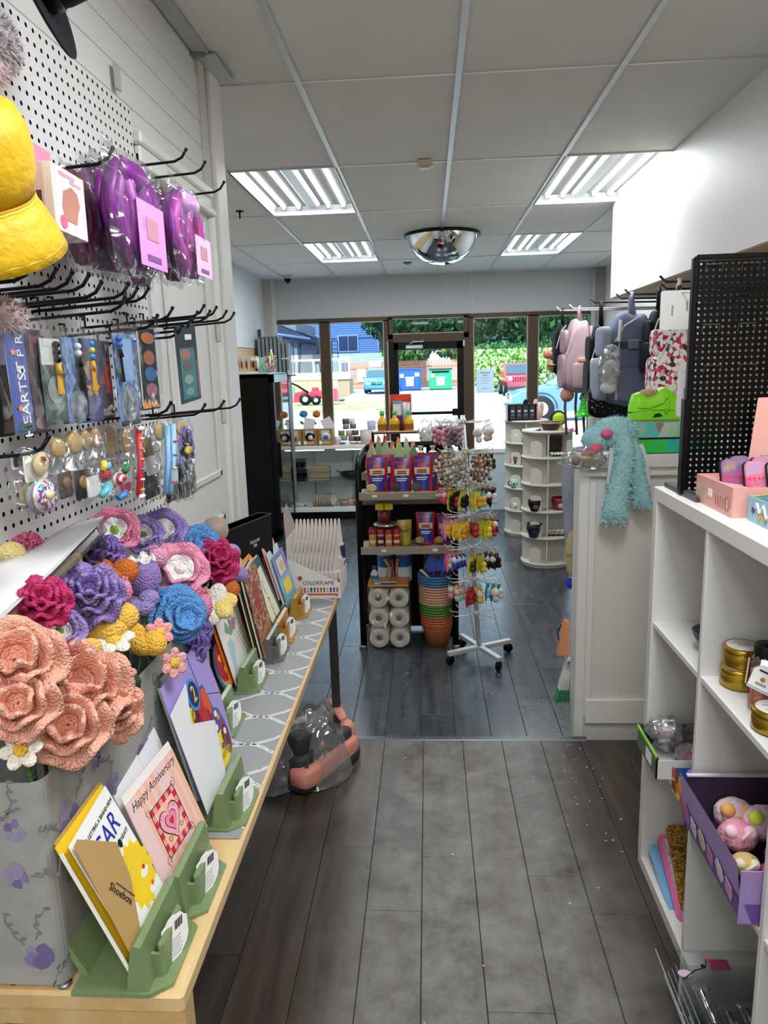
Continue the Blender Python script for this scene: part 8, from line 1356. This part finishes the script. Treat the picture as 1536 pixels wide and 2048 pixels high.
# stand of perforated black metal with wire hooks
bd = thing('black_display_board', 'black perforated metal display board standing on the cube shelf', 'display board', T(.735, 2.10, 1.311)); bm2 = perforated(0, .40, .012, .645, .0166, .0036, C('#050506', .4), .003); bm2.build('board', bd, Matrix(((0, 1, 0, 0), (1, 0, 0, 0), (0, 0, 1, 0), (0, 0, 0, 1))))
MB().box((-.006, .006, .325), (.014, .02, .655), BLACK, .002).box((.2, .006, .652), (.41, .02, .014), BLACK, .002).build('edge_frame', bd); MB().box((-.0, .02, .008), (.026, .27, .016), DKGREY, .002).box((-.012, .005, .14), (.016, .03, .27), BLACK, .002).build('foot_bar', bd)
for z in (.632, .475, .365):
    for k in range(4): x = .04 + .095 * k + (.01 if z < .4 else 0); MB().tube([(x - .022, -.003, z - .02), (x - .022, -.012, z), (x + .022, -.012, z), (x + .022, -.003, z - .02)], .0015, C('#77797c', .3, .9), 5).build('wire_hook', bd)
for (q, y, lb, c_) in (((1322, 582, 1386, 658), 2.35, 'white slotted hang tag card behind the black display board', '#c9cac6'), ((1356, 742, 1392, 832), 2.3, 'white pouch hanging lower behind the black display board', '#cfd0cb'), ((1362, 806, 1392, 852), 2.25, 'small white tag lowest behind the black display board', '#d2d3ce')):
    a, b = W(q[0], q[1], y=y), W(q[2], q[3], y=y); w_, h_ = b.x - a.x, a.z - b.z; goods('hang_tag', lb, 'tag', T((a.x + b.x) / 2, y, (a.z + b.z) / 2), [('card', MB().prism(rrect(w_, h_, .008), -.002, .002, C(c_, .5), T(rx=90))), ('slot', MB().box((-w_ * .15, -.003, .0), (.004, .002, h_ * .25), C('#7d7e7a', .5)).box((w_ * .28, -.003, .1 * h_), (.004, .002, h_ * .25), C('#7d7e7a', .5))), ('cord', MB().tube([(.01, 0, h_ * .44), (.02, -.02, h_ * .42), (.04, 2.112 - y, h_ * .3)], .0015, C('#9a9b98', .4), 5))])
# pink counter carton of cases, blue carton
PKC = C('#d9a098', .55); ck = thing('pink_carton', 'open pink display carton of glittery phone cases on the cube shelf', 'carton', T(.735, 1.78, 1.311)); wx, wy, hh = .33, .24, .075
MB().box((0, wy / 2, hh / 2), (.003, wy, hh), PKC).box((wx / 2, 0, hh / 2), (wx, .003, hh), PKC).box((wx, wy / 2, hh / 2), (.003, wy, hh), PKC).box((wx / 2, wy, hh / 2), (wx, .003, hh), PKC).box((wx / 2, wy / 2, .002), (wx, wy, .003), PKC).build('tray', ck)
MB().add([(0, .0, hh), (.08, .0, hh - .012), (.06, wy, hh - .012), (0, wy, hh)], [(0, 1, 2, 3)], PKC).build('inner_flap', ck); MB().add([(.13, wy, hh), (wx, wy, hh), (wx + .01, wy + .04, hh + .2), (.165, wy + .04, hh + .2)], [(0, 1, 2, 3)], PKC).build('carton_lid', ck, solid=.002)
MB().box((-.002, .14, .04), (.001, .026, .02), CARD).box((-.002, .19, .03), (.001, .035, .04), C('#b8a296', .5)).build('sticker', ck); m = MB()
for k in range(5): m.box((-.002, .10 - .015 * k, .028 - .002 * (k % 2)), (.001, .003, .028), C('#8a5a58', .5))
m.tube([(-.002, .028 + .013 * math.cos(a * .52), .03 + .018 * math.sin(a * .52)) for a in range(12)], .0009, C('#8a5a58', .5), 5, closed=True).build('printed_logo', ck)
CP = [PAT('case_%d' % i, c, 'noise', 16, .3, const=False, coat=.4) for i, c in enumerate((['#c9a04a', '#7d6a9a', '#b8406a', '#8a94c8'], ['#6aa8d8', '#d88aa8', '#c04a7a', '#e0a8b8'], ['#b86a8a', '#5fb0a0', '#7a6a8a', '#c8a04a']))]
for i, (x, y, nm) in enumerate(((.085, .10, 'floral banded'), (.125, .055, 'blue to pink ombre'), (.175, .04, 'mint and gold floral'), (.13, .16, 'dark floral'), (.18, .14, 'sky blue ombre'), (.215, .17, 'rose floral'), (.225, .035, 'teal floral'), (.24, .11, 'pale blue'))):
    goods('phone_case', '%s glittery case standing in the pink display carton' % nm, 'case', T(.695 + x, 1.78 + y, 1.318, -16, 0, 6, 1.2), [('back', MB().box((0, .008, .052), (.044, .012, .104), INK, .006)), ('face', MB().prism(rrect(.043, .102, .012), .0, .006, CP[i % 3], T(0, 0, .053, 90))), ('flowers', (lambda m: [m.prism(circ(.0032, 6, -.014 + .0095 * (k % 4), -.03 + .022 * (k // 4)), .006, .0068, C(('#e0c04a', '#9ab0e8', '#d83a5a')[(k // 4) % 3], .4), T(0, 0, .053, 90)) for k in range(12)] and m)(MB()))], 'cases in the pink carton')
bc = thing('blue_carton', 'pale blue display carton with white script and a yellow inside on the cube shelf', 'carton', T(.765, 1.46, 1.311)); BLC = C('#8fbccb', .5)
MB().box((0, .15, .03), (.003, .30, .06), BLC).box((.15, .30, .03), (.3, .003, .06), BLC).box((.15, .15, .002), (.3, .3, .003), BLC).box((.3, .15, .03), (.003, .3, .06), BLC).build('tray', bc); MB().add([(.002, .295, .058), (.28, .295, .058), (.28, .2, .10), (.1, .16, .10)], [(0, 1, 2, 3)], C('#d6c83a', .5)).build('yellow_flap', bc, solid=.002)
MB().tube([(-.003, .26 - .006 * i, .036 + .012 * math.sin(i * 1.1) + .004 * math.sin(i * .37)) for i in range(38)], .0026, CARD, 6).build('white_script', bc); MB().prism(circ(.008, 10), .002, .003, C('#3a3a7a', .5), FR((0, .27, .03), (0, -1, 0), (-1, 0, 0))).build('blue_mark', bc)
for r_, c_ in ((.02, '#d8684a'), (.016, '#e8b84a'), (.012, '#6ab88a')): MB().lathe([(r_ - .002, 0), (r_ + .002, 0)], C(c_, .5), 12, FR((-.003 - .02 * (.02 - r_), .225, .008), (0, -1, 0), (-1, 0, 0)), a0=0, a1=180).build('rainbow', bc)
# compartments: bowl, tins, jar
goods('marble_bowl', 'dark rimmed glass bowl of lilac candies in the end compartment', 'bowl', T(.80, 1.985, .882), [('bowl', MB().lathe([(0, 0), (.03, .002), (.055, .03), (.066, .06), (.062, .06), (.05, .03), (.028, .008), (0, .006)], C('#4a4a4c', .15, .2), 24)), ('candies', (lambda m, r: [m.ell((r.uniform(-.03, .03), r.uniform(-.03, .03), .05 + .012 * (k % 3)), .014, C(('#9a86c0', '#c9b8d8', '#d8b0c8')[k % 3], .3), 8, 6) for k in range(14)] and m)(MB(), random.Random(2)))])
GOLD = C('#a8862a', .28, .85); TINL = C('#dfd9d2', .5)
def tin(label, x, y, z): goods('candle_tin', label, 'tin', T(x, y, z), [('tin_body', MB().lathe([(0, 0), (.043, 0), (.047, .006), (.047, .036), (.044, .04)], GOLD, 28)), ('lid', MB().lathe([(.047, .036), (.0485, .038), (.0485, .05), (.046, .0525), (0, .0525)], C('#b3922f', .2, .9), 28)), ('paper_label', MB().cyl((0, 0, .0525), (0, 0, .0532), .040, TINL, n=24).box((.0, .0, .0535), (.03, .004, .0004), C('#8a7a7a', .5)).box((.0, .012, .0535), (.045, .0025, .0004), C('#8a7a7a', .5)).box((.0, -.01, .0535), (.05, .002, .0004), C('#a89a9a', .5)))], 'gold candle tins')
zk = .881; tin('gold candle tin at the bottom of the pair behind the salt jar', .775, 1.765, zk); tin('gold candle tin stacked on top of the pair behind the salt jar', .78, 1.768, zk + .0535); tin('gold candle tin by itself in front of the salt jar', .755, 1.535, zk)
jr = goods('salt_jar', 'clear octagonal jar of pink salt chunks with a black lid and white tag', 'jar', T(.775, 1.635, zk), [('salt', MB().lathe([(0, .004), (.028, .004), (.032, .01), (.032, .095), (.026, .1), (0, .1)], PAT('pink_salt', ['#d8705a', '#e89a84', '#f0b8a4', '#c85a48', '#e8a890'], 'cells', 85, .4, .004), 8)), ('glass', MB().lathe([(0, 0), (.03, 0), (.036, .008), (.036, .115), (.027, .132), (.024, .135)], CLR('#f6f0ee', .08, .04), 8, None, smooth=False)), ('lid', MB().lathe([(.027, .132), (.0275, .16), (.025, .163), (0, .163)], C('#141416', .4), 24)), ('string', MB().tube([(.026 * math.cos(a * .6), .026 * math.sin(a * .6), .134) for a in range(11)], .0018, C('#d9d3c6', .8), 5, closed=True).tube([(-.034, .01, .125), (-.038, .012, .06)], .0016, CARD, 5))])
tg = MB().prism([(-.026, -.03), (.026, -.03), (.026, .016), (.012, .03), (-.012, .03), (-.026, .016)], 0, .001, CARD, FR((-.024, -.044, .095), (.75, -.66, -.25), (-.55, -.6, .3))).build('paper_tag', jr)
MB().box((-.004, .016, .0014), (.02, .004, .0006), INK).box((.014, .016, .0014), (.01, .004, .0006), INK).box((0, -.014, .0014), (.024, .006, .0006), C('#9a9a96', .5)).box((0, -.026, .0014), (.05, .004, .0006), C('#a9b0b4', .5)).build('printed_line', tg, FR((-.024, -.044, .095), (.75, -.66, -.25), (-.55, -.6, .3))); MB().ell((0, 0, 0), (.006, .006, .001), C('#c8742a', .5), 8, 5, FR((-.024, -.044, .095), (.75, -.66, -.25), (-.55, -.6, .3)) @ T(0, -.002, .0014)).build('printed_mark', tg)
goods('dark_jar', 'second black lidded jar deeper behind the salt jar', 'jar', T(.89, 1.60, zk), [('jar', MB().lathe([(0, 0), (.034, 0), (.036, .1), (.026, .12), (0, .12)], C('#8d7d86', .2), 16)), ('lid', MB().lathe([(.027, .12), (.0275, .15), (0, .152)], C('#141416', .4), 20))])
# middle row: green carton of bagged goods, orange toy carton, purple carton of plush
gc = thing('green_carton', 'black and green open carton of clear bagged trinkets jutting from the end compartment', 'carton', T(.66, 1.99, .473)); MB().box((0, .11, .035), (.004, .2, .07), C('#5a6a4a', .4, var=.4)).box((.12, .01, .03), (.24, .003, .06), C('#dcdad6', .5)).box((.12, .11, .002), (.24, .2, .003), CARD).box((.24, .11, .035), (.003, .2, .07), CARD).box((.12, .21, .035), (.24, .003, .07), C('#2a3a24', .5)).build('tray', gc); MB().box((-.003, .11, .068), (.006, .2, .008), C('#7ac83a', .4)).box((-.0028, .013, .035), (.003, .01, .07), BLACK).box((-.003, .09, .03), (.002, .05, .035), CARD).build('green_edge', gc)
for k in range(5): goods('trinket_bag', ('crinkled clear bag with a barcode label lying on the green carton', 'crinkled clear bag of pink beads in the green carton', 'crinkled clear bag of purple beads in the green carton', 'crinkled clear bag of rosy trinkets deep in the green carton', 'crinkled clear bag of dark red trinkets at the carton back')[k], 'bag', T((.72, .78, .84, .74, .83)[k], (2.12, 2.05, 2.11, 2.17, 2.17)[k], .478 + .055 * (k == 0)), [('trinket', MB().ell((0, 0, .03), (.03, .025, .018), C(('#c9a5b0', '#c8386a', '#8a4a8a', '#c86a7a', '#8a2a3a')[k], .5), 10, 7, jit=.2)), ('clear_bag', MB().ell((0, 0, .035), (.055, .05, .042), CLR('#f4f5f6', .15, .06, 24.), 14, 10, jit=.25))] + ([('barcode_label', MB().box((0, -.04, .05), (.038, .001, .034), CARD, 0, T(rx=-20)).box((0, -.042, .056), (.028, .001, .012), C('#5a5a5c', .5), 0, T(rx=-20)))] if k == 0 else []), 'bagged trinkets')
TOYP = PAT('toy_print', ['#d8a82a', '#c8402a', '#e8c83a', '#2a6ab8', '#d8762a', '#7a2a1a'], 'cells', 30, .45)
goods('toy_carton', 'small orange printed carton of squeeze ball toys beside the green carton', 'carton', T(.69, 1.86, .473), [('tray', MB().box((0, .045, .03), (.003, .11, .07), TOYP).box((.1, -.01, .03), (.2, .003, .06), TOYP).box((.1, .045, .002), (.2, .11, .003), CARD).box((.1, .1, .03), (.2, .003, .06), C('#2a5a9a', .5)))])
for x, y, c_, e_, lb in ((.74, 1.93, '#7a6ac8', '#c83a4a', 'purple round face squeeze toy'), (.735, 1.885, '#d8d22a', '#1a1a1a', 'yellow round face squeeze toy'), (.73, 1.86, '#3aa8d8', '#e8e8e8', 'sky blue round face squeeze toy')): goods('squeeze_toy', lb + ' in the orange printed carton', 'toy', T(x, y, .507), [('ball', MB().ell((0, 0, .018), .022, C(c_, .4), 14, 10)), ('face', MB().ell((-.016, -.012, .024), .005, CARD, 8, 6).ell((-.018, -.004, .026), .005, CARD, 8, 6).ell((-.014, -.014, .012), (.006, .006, .003), C(e_, .4), 8, 5))], 'squeeze toys')
PUR_ = C('#ac8fc8', .5); pcn = thing('purple_carton', 'large purple open carton of plush key toys leaning out of the shelf', 'carton', T(.668, 1.425, .477)); a_ = .365
MB().add([(.0, 0, 0), (.0, a_, 0), (-.02, a_, .15), (-.02, 0, .15)], [(0, 1, 2, 3)], PUR_).box((.15, 0, .065), (.32, .003, .13), PUR_).box((.16, a_, .06), (.32, .003, .15), C('#4a3650', .6)).box((.16, a_, .137), (.32, .012, .004), C('#e0cfe0', .5)).box((.16, a_ / 2, .002), (.32, a_, .003), C('#2a1a30', .7)).box((.32, a_ / 2, .07), (.003, a_, .14), C('#3a2428', .6)).build('tray', pcn)
MB().add([(-.0015, 0, 0), (-.0015, a_, 0), (-.0135, a_, .062), (-.0135, 0, .062)], [(0, 1, 2, 3)], C('#7450a4', .5)).add([(.02, -.0025, 0), (.3, -.0025, 0), (.3, -.0025, .05), (.0, -.0025, .05)], [(0, 1, 2, 3)], C('#7450a4', .5)).build('dark_print_band', pcn)
m = MB()
for k, c_ in enumerate(('#d8a8c8', '#e0d8e0', '#c87ab0', '#d8c89a', '#e0d0e8', '#c86a9a')): m.prism([((.018 + .008 * ((k + j) % 2)) * math.cos(j * .7), (.022 + .008 * (j % 2)) * math.sin(j * .7)) for j in range(9)], .0, .001, C(c_, .5), FR((-.011, .05 + .055 * k, .045 + .006 * (k % 2)), (0, -1, 0), (-1, 0, -.15)))
m.prism([(.0, .012), (.012, .018), (.026, .05), (.045, .055), (.05, .038), (.036, .034), (.042, .01)], .003, .0042, C('#4f9a5a', .5), T(.05, 0, 0, 90)).build('printed_characters', pcn)
rd = random.Random(12)
for k, (x, y, z, r_, c_, c2, lb) in enumerate(((.72, 1.50, .50, .034, '#d8b878', '#e6dcc4', 'small cream headed plush by the carton rim'), (.735, 1.58, .52, .045, '#e89ab0', '#f0c8d0', 'pink plush with a loop strap'), (.76, 1.66, .52, .05, '#d8b8c0', '#d8a05a', 'pastel plush with an orange ear'), (.80, 1.60, .54, .05, '#e0b8d0', '#c8d84a', 'pastel rainbow plush'), (.82, 1.50, .52, .055, '#8a2a6a', '#a84a88', 'dark magenta plush'), (.78, 1.46, .50, .045, '#a83a80', '#c05a9a', 'magenta plush at the near carton end'), (.86, 1.58, .52, .05, '#9a3a7a', '#c86a9a', 'plum plush deep in the purple carton'))):
    goods('plush_keyring', lb + ' in the purple carton', 'plush toy', T(x - .02, y, z + .055), [('body', MB().ell((0, 0, .01), (r_, r_ * .9, r_ * .8), C(c_, .9, k='fur'), 14, 10, jit=.04)), ('ear', MB().ell((-r_ * .5, -.4 * r_, r_ * .7), r_ * .36, C(c2, .9), 10, 8).ell((r_ * .4, -.5 * r_, r_ * .7), r_ * .36, C(c2, .9), 10, 8)), ('strap', MB().tube([(0, -r_ * .7, r_ * .3), (-.01, -r_ * 1.1, r_ * .8), (.012, -r_ * .9, r_ * 1.1)], .004, C(c2, .6), 6))], 'plush toys in the purple carton')
goods('toy_label_card', 'orange printed hang card standing among the plush toys', 'card', T(.85, 1.52, .60, -10, 0, 20), [('card', MB().box((0, 0, 0), (.07, .002, .08), C('#c9823a', .5))), ('white_panel', MB().box((.005, -.002, -.008), (.045, .002, .05), C('#dcd6cc', .5)))])
# lowest row: notebooks and clear clipboards
for k, (c_, lb, x) in enumerate((('#7ab0d8', 'sky blue plastic notebook lying under the pink one', .705), ('#e86aa8', 'hot pink framed notebook with black grid lines and a cat outline', .755), ('#c8a05a', 'gold glitter notebook deeper beside the pink one', .80))):
    t = goods('notebook', lb, 'notebook', T(.825 + .02 * k, 2.07, .055 + .03 * k, 14 + 2 * k, 0, -4 * k), [('cover', MB().prism(rrect(.23, .30, .02), -.006, .006, C(c_, .3) if k < 2 else PAT('gold_glitter', ['#8a6428', '#d8b05a', '#b8843a'], 'cells', 160, .3, m=.5)))], 'notebooks in the lowest compartment')
    if k == 1:
        Mx = T(); MB().prism(rrect(.205, .27, .012), .006, .0068, C('#e9c9cd', .35), Mx).build('inner_panel', t); m = MB()
        for j in range(7): m.tube([(-.10, -.13 + .034 * j, .0072), (.10, -.07 + .034 * j, .0072)], .0007, INK, 4, Mx); m.tube([(-.1 + .033 * j, -.13, .0072), (-.13 + .033 * j if j else -.1, .13, .0072)], .0007, INK, 4, Mx)
        m.tube([(.03, .07, .008), (.02, .11, .008), (.04, .1, .008), (.07, .1, .008), (.085, .115, .008), (.085, .075, .008), (.06, .055, .008)], .0014, INK, 5, Mx, closed=True).build('printed_lines', t)
ACR = CLR('#f6f8f9', .07, .03)
for k in range(5):
    z = .05 + .02 * k; kx = (-.03, .005, .04, .075, .02)[k]; t = goods('clipboard', '%s clear acrylic clipboard with a chrome clip in the lowest compartment pile' % ('bottom', 'second', 'third', 'fourth', 'topmost')[k], 'clipboard', T(.665 - (.05 if k == 4 else 0) + .006 * k, 1.60 + (.0 if k == 4 else -.01 * k), z), [('board', MB().box((.12, 0, 0), (.34, .26, .0035), ACR, .001)), ('board_edge', MB().box((-.05, 0, 0), (.0016, .26, .0042), C('#b8bcbe', .2)).box((.12, -.13, 0), (.34, .0016, .0042), C('#b8bcbe', .2))), ('clip_plate', MB().box((kx, -.06, .006), (.034, .10, .006), CHROME, .003).cyl((kx, -.112, .010), (kx, -.008, .010), .006, CHROME, n=10)), ('clip_lever', MB().box((kx, -.115, .012), (.04, .018, .014), CHROME, .005).box((kx, -.005, .012), (.04, .018, .014), CHROME, .005))], 'clear clipboards')
    if k == 4: MB().prism(circ(.018, 12, .0, .05, .012), .002, .0026, C('#c9b0c0', .5)).prism(circ(.006, 8, .055, .075), .002, .0026, INK).prism(rrect(.05, .035, .004), .002, .0026, C('#8a2a4a', .5), T(.10, .08, 0)).prism(circ(.006, 8, .075, .105), .002, .0026, C('#d85a7a', .5)).tube([(-.01, .03, .003), (.03, .06, .003), (.06, .07, .003), (.07, .095, .003)], .0016, INK, 5).build('printed_doodle', t)
# crumbs and specks on the floors
m = MB(); rd = random.Random(6)
for (x0_, x1_, y0_, y1_, z_, n_) in ((.55, .70, 2.3, 3.1, 0, 26), (-.3, .6, 1.6, 3.0, 0, 10), (-.2, .4, 3.5, 4.3, ZF, 16)):
    for _ in range(n_): m.ell((rd.uniform(x0_, x1_), rd.uniform(y0_, y1_), z_ + .001), (rd.uniform(.002, .006), rd.uniform(.002, .005), .0016), C('#cfcabf', .8), 5, 4)
o = m.build('crumbs', None, None, kind='stuff'); tag(o, 'pale crumbs and paper specks scattered on the dark planks', 'crumbs')
